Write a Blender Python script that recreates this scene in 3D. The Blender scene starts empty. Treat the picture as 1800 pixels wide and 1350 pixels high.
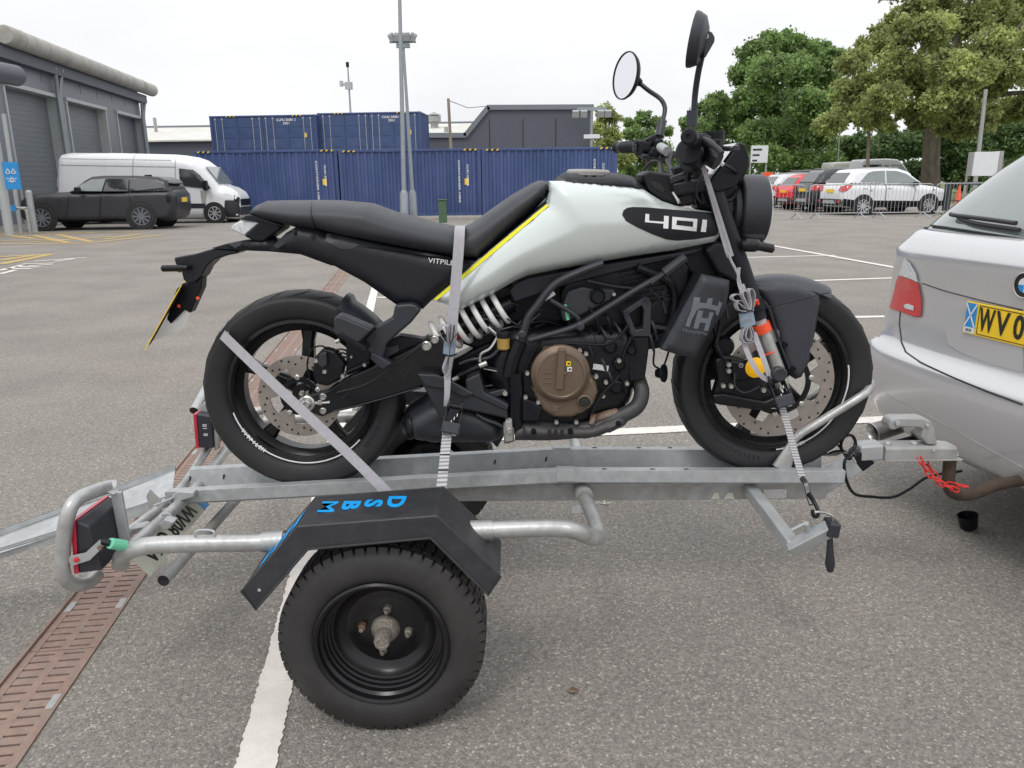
import bpy, bmesh, math, random
import numpy as np
from mathutils import Vector, Matrix
from mathutils.geometry import delaunay_2d_cdt
rad = math.radians
random.seed(7)
rng = np.random.default_rng(7)
scene = bpy.context.scene
# ---------------------------------------------------------------- camera
CAM_H, FPX = 1.32, 1355.0
PITCH, ROLL = math.atan(356/1355), 0.011
cp, sp = math.cos(PITCH), math.sin(PITCH)
cr, sr = math.cos(ROLL), math.sin(ROLL)
V = Vector
FWD = V((0, cp, -sp)); DN0 = V((0, -sp, -cp)); RT0 = V((1, 0, 0))
RT = RT0*cr + DN0*sr
DN = RT0*(-sr) + DN0*cr
CAM = V((0, 0, CAM_H))
cd = bpy.data.cameras.new('camera'); cam = bpy.data.objects.new('camera', cd)
scene.collection.objects.link(cam); scene.camera = cam
cd.sensor_width = 36; cd.lens = 36*FPX/1800; cd.clip_start = 0.05; cd.clip_end = 1500
rot = Matrix((RT, -DN, -FWD)).transposed()
cam.matrix_world = Matrix.Translation(CAM) @ rot.to_4x4()
# ---------------------------------------------------------------- sky and sun
world = bpy.data.worlds.new('World'); scene.world = world; world.use_nodes = True
nt = world.node_tree; nt.nodes.clear()
def wn(t, **k):
    n = nt.nodes.new(t)
    for a, b in k.items(): setattr(n, a, b)
    return n
SUN_EL, SUN_ROT = rad(55), rad(200)
sky = wn('ShaderNodeTexSky', sky_type='NISHITA', sun_disc=False, sun_elevation=SUN_EL, sun_rotation=SUN_ROT)
tc = wn('ShaderNodeTexCoord'); sx = wn('ShaderNodeSeparateXYZ')
nt.links.new(tc.outputs['Generated'], sx.inputs[0])
ramp = wn('ShaderNodeMapRange'); ramp.inputs['From Min'].default_value = 0.0; ramp.inputs['From Max'].default_value = 1.0
ramp.inputs['To Min'].default_value = 0.90; ramp.inputs['To Max'].default_value = 1.55
nt.links.new(sx.outputs['Z'], ramp.inputs['Value'])
nz = wn('ShaderNodeTexNoise'); nz.inputs['Scale'].default_value = 2.6; nz.inputs['Detail'].default_value = 5
mp = wn('ShaderNodeMapping'); mp.inputs['Scale'].default_value = (1, 1, 3.2)
nt.links.new(tc.outputs['Generated'], mp.inputs[0]); nt.links.new(mp.outputs[0], nz.inputs['Vector'])
cl = wn('ShaderNodeMapRange'); cl.inputs['From Min'].default_value = 0.3; cl.inputs['From Max'].default_value = 0.7
cl.inputs['To Min'].default_value = 0.93; cl.inputs['To Max'].default_value = 1.08
nt.links.new(nz.outputs[0], cl.inputs['Value'])
mul = wn('ShaderNodeMath', operation='MULTIPLY'); nt.links.new(ramp.outputs[0], mul.inputs[0]); nt.links.new(cl.outputs[0], mul.inputs[1])
cloudc = wn('ShaderNodeVectorMath', operation='SCALE'); cloudc.inputs[0].default_value = (0.965, 0.975, 1.0)
nt.links.new(mul.outputs[0], cloudc.inputs['Scale'])
bg1 = wn('ShaderNodeBackground'); bg1.inputs[1].default_value = 0.07; nt.links.new(sky.outputs[0], bg1.inputs[0])
bg2 = wn('ShaderNodeBackground'); bg2.inputs[1].default_value = 1.0; nt.links.new(cloudc.outputs[0], bg2.inputs[0])
mx = wn('ShaderNodeMixShader'); mx.inputs[0].default_value = 0.94
nt.links.new(bg1.outputs[0], mx.inputs[1]); nt.links.new(bg2.outputs[0], mx.inputs[2])
wo = wn('ShaderNodeOutputWorld'); nt.links.new(mx.outputs[0], wo.inputs[0])
sd = bpy.data.lights.new('sun', 'SUN'); sd.energy = 0.9; sd.angle = rad(14); sd.color = (1, 0.96, 0.9)
so = bpy.data.objects.new('sun', sd); scene.collection.objects.link(so)
sdir = V((math.sin(SUN_ROT)*math.cos(SUN_EL), math.cos(SUN_ROT)*math.cos(SUN_EL), math.sin(SUN_EL)))
so.location = (0, 0, 30); so.rotation_euler = sdir.to_track_quat('Z', 'Y').to_euler()
vs = scene.view_settings; vs.view_transform = 'Standard'; vs.look = 'None'; vs.exposure = 0.10; vs.gamma = 1; vs.use_curve_mapping = False
scene.cycles.max_bounces = 6; scene.cycles.transparent_max_bounces = 12
# ---------------------------------------------------------------- helpers
def ray(px, py):
    return FWD + RT*((px-900)/FPX) + DN*((py-675)/FPX)
def P(px, py, Y=None, Z=None, X=None):
    d = ray(px, py)
    if Y is not None: t = Y/d.y
    elif Z is not None: t = (Z-CAM_H)/d.z
    else: t = X/d.x
    return CAM + d*t
def catmull(pts, n=6, closed=False):
    pts = [V(p) for p in pts]; out = []; m = len(pts)
    rngk = range(m if closed else m-1)
    for i in rngk:
        if closed: a, b, c, d = pts[(i-1) % m], pts[i], pts[(i+1) % m], pts[(i+2) % m]
        else:
            b, c = pts[i], pts[i+1]
            a = pts[i-1] if i > 0 else b*2-c
            d = pts[i+2] if i+2 < m else c*2-b
        for k in range(n):
            t = k/n
            out.append(0.5*((2*b)+(-a+c)*t+(2*a-5*b+4*c-d)*t*t+(-a+3*b-3*c+d)*t*t*t))
    if not closed: out.append(pts[-1])
    return out
class MB:
    def __init__(s): s.v = []; s.f = []; s.m = []; s.cur = 0
    def add(s, vs_, fs):
        o = len(s.v); s.v += [tuple(x) for x in vs_]
        for f in fs: s.f.append(tuple(i+o for i in f)); s.m.append(s.cur)
        return s
    def mat(s, i): s.cur = i; return s
    def box(s, c, size, R=None):
        c = V(c); h = [q/2 for q in size]; vv = []
        for x in (-1, 1):
            for y in (-1, 1):
                for z in (-1, 1):
                    p = V((x*h[0], y*h[1], z*h[2]))
                    if R is not None: p = R @ p
                    vv.append(c+p)
        return s.add(vv, [(0,1,3,2),(4,6,7,5),(0,4,5,1),(2,3,7,6),(0,2,6,4),(1,5,7,3)])
    def bb(s, x0, x1, y0, y1, z0, z1):
        return s.box(((x0+x1)/2, (y0+y1)/2, (z0+z1)/2), (abs(x1-x0), abs(y1-y0), abs(z1-z0)))
    def bar(s, a, b, w, h, up=(0, 0, 1), ext=0):
        a, b = V(a), V(b); d = (b-a).normalized(); L = (b-a).length+2*ext
        side = d.cross(V(up)); side = side.normalized() if side.length > 1e-6 else V((1, 0, 0))
        u = side.cross(d).normalized()
        R = Matrix((d, side, u)).transposed()
        return s.box((a+b)/2, (L, w, h), R)
    def tube(s, pts, r, n=10, closed=False, caps=True, flat=None):
        pts = [V(p) for p in pts]; m = len(pts)
        rs = r if isinstance(r, (list, tuple)) else [r]*m
        T = []
        for i in range(m):
            if closed: t = pts[(i+1) % m]-pts[i-1]
            else: t = pts[min(i+1, m-1)]-pts[max(i-1, 0)]
            T.append(t.normalized() if t.length > 1e-9 else V((0, 0, 1)))
        ref = V((0, 0, 1)) if abs(T[0].z) < .9 else V((1, 0, 0))
        N = (ref-T[0]*ref.dot(T[0])).normalized(); vv = []
        for i in range(m):
            N = (N-T[i]*N.dot(T[i])).normalized(); B = T[i].cross(N)
            for k in range(n):
                a = 2*math.pi*k/n
                ca, sa = math.cos(a), math.sin(a)
                if flat: sa *= flat
                vv.append(pts[i]+(N*ca+B*sa)*rs[i])
        ff = []
        for i in range(m if closed else m-1):
            j = (i+1) % m
            for k in range(n):
                l = (k+1) % n
                ff.append((i*n+k, i*n+l, j*n+l, j*n+k))
        if caps and not closed:
            ff.append(tuple(range(n))[::-1]); ff.append(tuple((m-1)*n+k for k in range(n)))
        return s.add(vv, ff)
    def cyl(s, a, b, r, r2=None, n=20): return s.tube([a, b], [r, r if r2 is None else r2], n)
    def lathe(s, o, axis, prof, n=32, a0=0, a1=2*math.pi, close=False, ref=None):
        o = V(o); ax = V(axis).normalized()
        rf = V(ref) if ref else (V((0, 0, 1)) if abs(ax.z) < .9 else V((1, 0, 0)))
        u = (rf-ax*rf.dot(ax)).normalized(); w = ax.cross(u)
        full = abs(a1-a0-2*math.pi) < 1e-6; cnt = n if full else n+1
        vv = []
        for k in range(cnt):
            a = a0+(a1-a0)*k/n
            d = u*math.cos(a)+w*math.sin(a)
            for (r, h) in prof: vv.append(o+ax*h+d*r)
        q = len(prof); ff = []
        for k in range(n):
            l = (k+1) % cnt
            for i in range(q if close else q-1):
                j = (i+1) % q
                ff.append((k*q+i, k*q+j, l*q+j, l*q+i))
        return s.add(vv, ff)
    def prism(s, poly, y0, y1):
        n = len(poly); vv = [(x, y0, z) for x, z in poly]+[(x, y1, z) for x, z in poly]
        ff = [tuple(range(n)), tuple(range(2*n-1, n-1, -1))]+[(i, n+i, n+(i+1) % n, (i+1) % n) for i in range(n)]
        return s.add(vv, ff)
    def loft(s, rings, closed=True, cap=True):
        q = len(rings[0]); vv = [p for r in rings for p in r]; ff = []
        for i in range(len(rings)-1):
            for k in range(q if closed else q-1):
                l = (k+1) % q
                ff.append((i*q+k, i*q+l, (i+1)*q+l, (i+1)*q+k))
        if cap and closed:
            ff.append(tuple(range(q))[::-1]); ff.append(tuple((len(rings)-1)*q+k for k in range(q)))
        return s.add(vv, ff)
    def ribbon(s, pts, side, w, t=0.002):
        """flat webbing along pts; side = direction of its width (one vector or one per point)"""
        pts = [V(p) for p in pts]; rings = []
        for i, p in enumerate(pts):
            T = (pts[min(i+1, len(pts)-1)]-pts[max(i-1, 0)]).normalized()
            sd_ = V(side[i]) if isinstance(side, list) else V(side)
            sd_ = (sd_-T*sd_.dot(T)).normalized(); nn = T.cross(sd_)
            ww = w[i] if isinstance(w, list) else w
            rings.append([p+sd_*ww/2+nn*t/2, p-sd_*ww/2+nn*t/2, p-sd_*ww/2-nn*t/2, p+sd_*ww/2-nn*t/2])
        return s.loft(rings)
    def xform(s, M, start=0):
        for i in range(start, len(s.v)): s.v[i] = tuple(M @ V(s.v[i]))
        return s
    def build(s, name, mats, parent=None, bevel=0, seg=2, ang=35, kind=None, smooth=True, label=None, local=False):
        me = bpy.data.meshes.new(name)
        v = np.array(s.v, dtype=np.float64)
        c = (v.min(0)+v.max(0))/2 if not local else np.zeros(3)
        me.from_pydata((v-c).tolist(), [], s.f)
        ms = mats if isinstance(mats, (list, tuple)) else [mats]
        for m in ms: me.materials.append(m)
        if len(ms) > 1: me.polygons.foreach_set('material_index', s.m)
        bm = bmesh.new(); bm.from_mesh(me); bmesh.ops.recalc_face_normals(bm, faces=bm.faces); bm.to_mesh(me); bm.free()
        if smooth:
            me.shade_smooth(); me.set_sharp_from_angle(angle=rad(ang))
        o = bpy.data.objects.new(name, me); scene.collection.objects.link(o)
        wl = V(c)
        if parent is not None:
            o.parent = parent; o.location = wl-WL[parent.name]
        else: o.location = wl
        WL[o.name] = wl
        if bevel:
            b = o.modifiers.new('bevel', 'BEVEL'); b.width = bevel; b.segments = seg; b.limit_method = 'ANGLE'; b.angle_limit = rad(ang); b.harden_normals = True
        if kind: o['kind'] = kind
        if label: o['label'] = label
        return o
WL = {}
def tag(o, label=None, cat=None, group=None, kind=None):
    if label: o['label'] = label
    if cat: o['category'] = cat
    if group: o['group'] = group
    if kind: o['kind'] = kind
    return o
def thing(name, loc, label, cat, group=None):
    o = bpy.data.objects.new(name, None); scene.collection.objects.link(o)
    o.location = loc; o.empty_display_size = .2; WL[o.name] = V(loc)
    return tag(o, label, cat, group)
KIDS = {}
def kids_of(o):
    return [c for c in scene.collection.objects if c.parent == o]
def copy_tree(o, loc=None, rz=None, label=None, group=None):
    def rec(a, par):
        c = a.copy(); scene.collection.objects.link(c)
        if par is not None: c.parent = par
        for ch in kids_of(a): rec(ch, c)
        return c
    c = rec(o, None)
    if loc is not None: c.location = loc
    if rz is not None: c.rotation_euler.z = rz
    if label: c['label'] = label
    if group: c['group'] = group
    return c
# ---------------------------------------------------------------- materials
def newmat(name):
    m = bpy.data.materials.new(name); m.use_nodes = True
    n = m.node_tree; b = n.nodes['Principled BSDF']
    return m, n, b
def pbr(name, col, rough=.5, metal=0, var=.12, vscale=12, bump=0, bscale=60, coat=0, trans=0, rvar=.08, dirt=None, dscale=3, damt=.5, emit=None, spec=None, alpha=None, stretch=None, ior=None):
    m, n, b = newmat(name); N = n.nodes.new; L = n.links.new
    b.inputs['Roughness'].default_value = rough; b.inputs['Metallic'].default_value = metal
    b.inputs['Coat Weight'].default_value = coat; b.inputs['Coat Roughness'].default_value = .08
    b.inputs['Transmission Weight'].default_value = trans
    if ior: b.inputs['IOR'].default_value = ior
    if spec is not None: b.inputs['Specular IOR Level'].default_value = spec
    if alpha is not None: b.inputs['Alpha'].default_value = alpha
    tcn = N('ShaderNodeTexCoord'); vec = tcn.outputs['Object']
    if stretch:
        mpp = N('ShaderNodeMapping'); mpp.inputs['Scale'].default_value = stretch; L(vec, mpp.inputs[0]); vec = mpp.outputs[0]
    t = N('ShaderNodeTexNoise'); t.inputs['Scale'].default_value = vscale; t.inputs['Detail'].default_value = 6; L(vec, t.inputs['Vector'])
    mr = N('ShaderNodeMapRange'); mr.inputs['From Min'].default_value = .25; mr.inputs['From Max'].default_value = .75
    mr.inputs['To Min'].default_value = 1-var; mr.inputs['To Max'].default_value = 1+var; L(t.outputs[0], mr.inputs['Value'])
    hs = N('ShaderNodeVectorMath'); hs.operation = 'SCALE'; hs.inputs[0].default_value = col[:3]; L(mr.outputs[0], hs.inputs['Scale'])
    out = hs.outputs[0]
    if dirt:
        t2 = N('ShaderNodeTexNoise'); t2.inputs['Scale'].default_value = dscale; t2.inputs['Detail'].default_value = 8; t2.inputs['Roughness'].default_value = .65; L(vec, t2.inputs['Vector'])
        r2 = N('ShaderNodeMapRange'); r2.inputs['From Min'].default_value = .48; r2.inputs['From Max'].default_value = .72; r2.inputs['To Max'].default_value = damt; L(t2.outputs[0], r2.inputs['Value'])
        mi = N('ShaderNodeMix'); mi.data_type = 'RGBA'; mi.inputs[7].default_value = (*dirt, 1); L(r2.outputs[0], mi.inputs[0]); L(out, mi.inputs[6]); out = mi.outputs[2]
    L(out, b.inputs['Base Color'])
    rr = N('ShaderNodeMapRange'); rr.inputs['To Min'].default_value = max(.02, rough-rvar); rr.inputs['To Max'].default_value = min(1, rough+rvar); L(t.outputs[0], rr.inputs['Value']); L(rr.outputs[0], b.inputs['Roughness'])
    if bump:
        t3 = N('ShaderNodeTexNoise'); t3.inputs['Scale'].default_value = bscale; t3.inputs['Detail'].default_value = 4; L(vec, t3.inputs['Vector'])
        bp = N('ShaderNodeBump'); bp.inputs['Strength'].default_value = bump; bp.inputs['Distance'].default_value = .01; L(t3.outputs[0], bp.inputs['Height']); L(bp.outputs[0], b.inputs['Normal'])
    if emit:
        b.inputs['Emission Color'].default_value = (*emit[0], 1); b.inputs['Emission Strength'].default_value = emit[1]
    return m
M = {}
M['galv'] = pbr('galvanised_steel', (.43, .45, .46), .5, .35, .16, 35, .08, 90, dirt=(.30, .29, .26), dscale=9, damt=.55)
M['galv2'] = pbr('dull_galvanised_steel', (.36, .365, .36), .6, .25, .18, 25, .1, 70, dirt=(.24, .2, .16), dscale=7, damt=.6)
M['tube'] = pbr('galvanised_tube', (.46, .465, .46), .38, .5, .14, 30, .08, 90, dirt=(.22, .21, .19), dscale=12, damt=.6)
M['black'] = pbr('black_plastic', (.006, .007, .010), .42, 0, .15, 30, .06, 250, spec=.28)
M['blackm'] = pbr('black_matt_paint', (.011, .012, .017), .46, 0, .12, 20, .03, 200, spec=.35)
M['blackg'] = pbr('black_gloss_metal', (.012, .012, .014), .25, .2, .15, 20)
M['dark'] = pbr('dark_engine_metal', (.006, .0065, .009), .36, .35, .3, 40, .1, 120)
M['grey'] = pbr('grey_plastic', (.024, .026, .034), .44, 0, .1, 20, .04, 220)
M['fend'] = pbr('satin_fender_plastic', (.036, .038, .049), .42, 0, .08, 12, .03, 200)
M['seat'] = pbr('seat_vinyl', (.034, .036, .045), .5, 0, .1, 20, .12, 500)
M['tyre'] = pbr('tyre_rubber', (.014, .0142, .016), .58, 0, .2, 14, .08, 180, dirt=(.035, .033, .03), dscale=6, damt=.3)
M['rim'] = pbr('rim_black', (.012, .012, .013), .28, .3, .2, 20)
M['disc'] = pbr('brake_disc_steel', (.36, .32, .29), .42, .7, .1, 40, stretch=(1, 1, 1))
M['steel'] = pbr('bare_steel', (.55, .54, .52), .32, .9, .1, 40)
M['bronze'] = pbr('bronze_cover', (.165, .118, .084), .40, .45, .08, 30, .03, 300)
M['tank'] = pbr('pale_tank_paint', (.62, .67, .65), .24, .35, .02, 5, coat=.5)
M['lime'] = pbr('yellow_stripe', (.85, .80, .03), .4, 0, .04)
M['white'] = pbr('white_print', (.8, .8, .8), .5, 0, .05)
M['spring'] = pbr('white_spring', (.72, .72, .70), .35, 0, .05)
M['red'] = pbr('red_plastic', (.62, .03, .025), .35, 0, .1)
M['orange'] = pbr('orange_red_clamp', (.85, .09, .03), .35, .1, .1)
M['amber'] = pbr('amber_reflector', (1.0, .52, .0), .25, 0, .3, 420)
M['lens'] = pbr('clear_lens', (.60, .62, .63), .12, 0, .28, 90, coat=.5)
M['web'] = pbr('grey_webbing', (.44, .43, .46), .85, 0, .08, 60, .5, 900)
def ribweb():
    m = pbr('ribbed_webbing', (.44, .43, .46), .85, 0, .08, 60); n = m.node_tree; b = n.nodes['Principled BSDF']
    w = n.nodes.new('ShaderNodeTexWave'); w.bands_direction = 'Z'; w.inputs['Scale'].default_value = 46; w.inputs['Distortion'].default_value = .6
    t = n.nodes.new('ShaderNodeTexCoord'); n.links.new(t.outputs['Object'], w.inputs['Vector'])
    mi = n.nodes.new('ShaderNodeMix'); mi.data_type = 'RGBA'; mi.inputs[6].default_value = (.20, .20, .21, 1); mi.inputs[7].default_value = (.52, .51, .53, 1); n.links.new(w.outputs[1], mi.inputs[0]); n.links.new(mi.outputs[2], b.inputs['Base Color']); return m
M['webrib'] = ribweb()
M['webtag'] = pbr('blue_grey_sleeve', (.22, .28, .34), .6, 0, .08)
M['mirror'] = pbr('mirror_glass', (.78, .8, .82), .03, 1, 0, rvar=.0)
M['mudpl'] = pbr('mudguard_plastic', (.028, .029, .033), .42, 0, .2, 16, .1, 140, dirt=(.07, .07, .075), dscale=22, damt=.3)
M['blue'] = pbr('bright_blue_lettering', (.0, .30, .72), .5, 0, .06)
M['rust'] = pbr('rusty_steel', (.17, .1, .065), .75, .2, .35, 40, .3, 160, dirt=(.35, .33, .29), dscale=30, damt=.8)
M['hub'] = pbr('weathered_hub', (.27, .245, .21), .6, .3, .3, 60, .4, 160, dirt=(.07, .05, .04), dscale=35, damt=.9)
M['label'] = pbr('paper_label', (.55, .55, .55), .6, 0, .5, 260)
M['fluid'] = pbr('brake_fluid_pot', (.35, .22, .05), .2, 0, .1, coat=.4)
M['green'] = pbr('pale_green_plug', (.16, .55, .35), .5, 0, .1)
M['silver'] = pbr('silver_car_paint', (.58, .585, .60), .24, .50, .02, 3, coat=.7, rvar=.03)
M['glass'] = pbr('dark_car_glass', (.03, .035, .035), .06, 0, .05, coat=.5, spec=.9)
M['glassl'] = pbr('pale_car_glass', (.17, .20, .20), .05, .0, .15, 3, coat=.6, spec=1.0)
M['plate'] = pbr('yellow_plate', (.88, .58, .02), .4, 0, .03)
M['platew'] = pbr('old_white_plate', (.62, .62, .52), .5, 0, .15, 20)
M['ink'] = pbr('black_ink', (.015, .015, .015), .5, 0, .0)
M['redlens'] = pbr('red_lens', (.55, .02, .025), .15, 0, .15, 60, coat=.8)
M['darkred'] = pbr('dark_red_lens', (.5, .02, .05), .3, 0, .1, coat=.5)
M['vanw'] = pbr('white_vehicle_paint', (.72, .73, .75), .3, 0, .03, 4, coat=.5)
M['exh'] = pbr('dull_exhaust_shield', (.050, .048, .050), .5, .2, .15, 20, .05, 200)
M['suv'] = pbr('charcoal_vehicle_paint', (.030, .030, .036), .38, .2, .04, 4, coat=.15)
M['carblk'] = pbr('black_vehicle_paint', (.03, .032, .036), .3, .2, .05, 4, coat=.5)
M['carred'] = pbr('red_vehicle_paint', (.75, .02, .025), .3, .0, .05, 4, coat=.5)
M['carslv'] = pbr('pale_silver_vehicle_paint', (.62, .63, .65), .3, .2, .05, 4, coat=.5)
M['alloy'] = pbr('alloy_wheel', (.55, .56, .58), .35, .6, .1, 20)
M['cont'] = pbr('blue_container_paint', (.044, .074, .188), .48, 0, .14, 1.6, .1, 8, dirt=(.10, .13, .30), dscale=1.3, damt=.5, stretch=(1, 1, .35))
M['contd'] = pbr('blue_container_door_paint', (.045, .078, .185), .5, 0, .12, 2, dirt=(.09, .12, .24), dscale=1.5, damt=.5)
M['clad'] = pbr('slate_cladding', (.088, .097, .122), .55, .05, .05, 1.2, .05, 30)
M['clad2'] = pbr('grey_wall_panel', (.185, .20, .225), .5, .1, .06, .8, .04, 20)
M['shut'] = pbr('grey_shutter', (.165, .185, .20), .5, .1, .08, 1.5, stretch=(1, 1, 6))
M['trim'] = pbr('pale_door_trim', (.42, .45, .45), .5, .1, .08, 2)
M['gut'] = pbr('weathered_round_gutter', (.42, .41, .37), .6, 0, .12, 1.2, .1, 30, dirt=(.22, .21, .16), dscale=1.1, damt=.8)
M['roofp'] = pbr('pale_sheet_roof', (.60, .60, .56), .6, 0, .1, 1, dirt=(.48, .42, .30), dscale=.35, damt=.6)
M['polegrey'] = pbr('grey_pole_paint', (.30, .33, .355), .5, .3, .08, 3)
M['wood'] = pbr('weathered_timber', (.27, .23, .19), .85, 0, .3, 6, .3, 40, stretch=(1, 1, .1))
M['bark'] = pbr('bark', (.15, .125, .10), .95, 0, .35, 4, .9, 14, stretch=(1, 1, .35), dirt=(.22, .20, .17), dscale=2)
M['pillar'] = pbr('green_post_paint', (.06, .12, .06), .6, 0, .2, 8)
M['signblue'] = pbr('sign_blue', (.02, .26, .62), .5, 0, .08, 6)
M['signw'] = pbr('sign_white', (.68, .70, .72), .5, 0, .05, 4)
M['grass'] = pbr('verge_grass', (.13, .16, .055), .9, 0, .35, 1.3, .8, 20)
M['cone'] = pbr('cone_orange', (.85, .10, .03), .5, 0, .1)
M['clear'] = pbr('clear_acrylic', (.9, .92, .92), .15, 0, .02, trans=.0, alpha=.35)
def leafmat(name, a, b_):
    m, n, b = newmat(name); N = n.nodes.new; L = n.links.new
    g = N('ShaderNodeNewGeometry'); cr_ = N('ShaderNodeValToRGB'); L(g.outputs['Random Per Island'], cr_.inputs[0])
    cr_.color_ramp.elements[0].color = (*a, 1); cr_.color_ramp.elements[1].color = (*b_, 1)
    t = N('ShaderNodeTexNoise'); t.inputs['Scale'].default_value = .7; tcn = N('ShaderNodeTexCoord'); L(tcn.outputs['Object'], t.inputs['Vector'])
    mr = N('ShaderNodeMapRange'); mr.inputs['From Min'].default_value = .3; mr.inputs['From Max'].default_value = .7; mr.inputs['To Min'].default_value = .6; mr.inputs['To Max'].default_value = 1.4; L(t.outputs[0], mr.inputs['Value'])
    hs = N('ShaderNodeVectorMath'); hs.operation = 'SCALE'; L(cr_.outputs[0], hs.inputs[0]); L(mr.outputs[0], hs.inputs['Scale'])
    L(hs.outputs[0], b.inputs['Base Color']); b.inputs['Roughness'].default_value = .55
    tr = N('ShaderNodeBsdfTranslucent'); L(hs.outputs[0], tr.inputs[0]); ms = N('ShaderNodeMixShader'); ms.inputs[0].default_value = .45
    L(b.outputs[0], ms.inputs[1]); L(tr.outputs[0], ms.inputs[2]); L(ms.outputs[0], n.nodes['Material Output'].inputs[0])
    return m
M['leafy'] = leafmat('leaves_yellow_green', (.23, .28, .10), (.52, .57, .22))
M['leafg'] = leafmat('leaves_mid_green', (.115, .20, .065), (.33, .46, .16))
M['leafd'] = leafmat('leaves_dark_green', (.075, .14, .055), (.22, .32, .12))
def asphalt():
    m, n, b = newmat('asphalt'); N = n.nodes.new; L = n.links.new
    tcn = N('ShaderNodeTexCoord'); v = tcn.outputs['Object']
    vo = N('ShaderNodeTexVoronoi'); vo.inputs['Scale'].default_value = 185; vo.inputs['Randomness'].default_value = 1; L(v, vo.inputs['Vector'])
    vo2 = N('ShaderNodeTexVoronoi'); vo2.inputs['Scale'].default_value = 330; L(v, vo2.inputs['Vector'])
    sep = N('ShaderNodeSeparateColor'); L(vo.outputs['Color'], sep.inputs[0])
    cr_ = N('ShaderNodeValToRGB'); L(sep.outputs[0], cr_.inputs[0]); e = cr_.color_ramp.elements
    e[0].color = (.190, .174, .154, 1); e[1].color = (.325, .298, .266, 1); e[1].position = .93
    q = e.new(.97); q.color = (.50, .46, .41, 1)
    nz_ = N('ShaderNodeTexNoise'); nz_.inputs['Scale'].default_value = 1.1; nz_.inputs['Detail'].default_value = 6; L(v, nz_.inputs['Vector'])
    mr = N('ShaderNodeMapRange'); mr.inputs['From Min'].default_value = .3; mr.inputs['From Max'].default_value = .7; mr.inputs['To Min'].default_value = .86; mr.inputs['To Max'].default_value = 1.12; L(nz_.outputs[0], mr.inputs['Value'])
    fine = N('ShaderNodeTexNoise'); fine.inputs['Scale'].default_value = 60; fine.inputs['Detail'].default_value = 5; L(v, fine.inputs['Vector'])
    mf = N('ShaderNodeMapRange'); mf.inputs['From Min'].default_value = .3; mf.inputs['From Max'].default_value = .7; mf.inputs['To Min'].default_value = .80; mf.inputs['To Max'].default_value = 1.17; L(fine.outputs[0], mf.inputs['Value'])
    mm = N('ShaderNodeMath'); mm.operation = 'MULTIPLY'; L(mr.outputs[0], mm.inputs[0]); L(mf.outputs[0], mm.inputs[1])
    hs = N('ShaderNodeVectorMath'); hs.operation = 'SCALE'; L(cr_.outputs[0], hs.inputs[0]); L(mm.outputs[0], hs.inputs['Scale'])
    gr = N('ShaderNodeTexNoise'); gr.inputs['Scale'].default_value = .45; gr.inputs['Detail'].default_value = 4; L(v, gr.inputs['Vector'])
    g2 = N('ShaderNodeMapRange'); g2.inputs['From Min'].default_value = .55; g2.inputs['From Max'].default_value = .75; g2.inputs['To Max'].default_value = .35; L(gr.outputs[0], g2.inputs['Value'])
    mi = N('ShaderNodeMix'); mi.data_type = 'RGBA'; mi.blend_type = 'MULTIPLY'; mi.inputs[7].default_value = (1.0, .88, .80, 1); L(g2.outputs[0], mi.inputs[0]); L(hs.outputs[0], mi.inputs[6])
    st = N('ShaderNodeTexNoise'); st.inputs['Scale'].default_value = 2.3; st.inputs['Detail'].default_value = 9; st.inputs['Roughness'].default_value = .72; L(v, st.inputs['Vector'])
    s2 = N('ShaderNodeMapRange'); s2.inputs['From Min'].default_value = .60; s2.inputs['From Max'].default_value = .72; s2.inputs['To Max'].default_value = .45; L(st.outputs[0], s2.inputs['Value'])
    m3 = N('ShaderNodeMix'); m3.data_type = 'RGBA'; m3.blend_type = 'MULTIPLY'; m3.inputs[7].default_value = (.62, .62, .60, 1); L(s2.outputs[0], m3.inputs[0]); L(mi.outputs[2], m3.inputs[6])
    L(m3.outputs[2], b.inputs['Base Color']); b.inputs['Roughness'].default_value = .85
    ad = N('ShaderNodeMath'); ad.operation = 'ADD'; L(vo.outputs['Distance'], ad.inputs[0]); L(vo2.outputs['Distance'], ad.inputs[1])
    bp = N('ShaderNodeBump'); bp.invert = True; bp.inputs['Strength'].default_value = .62; bp.inputs['Distance'].default_value = .006; L(ad.outputs[0], bp.inputs['Height']); L(bp.outputs[0], b.inputs['Normal'])
    return m
M['asph'] = asphalt()
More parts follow.
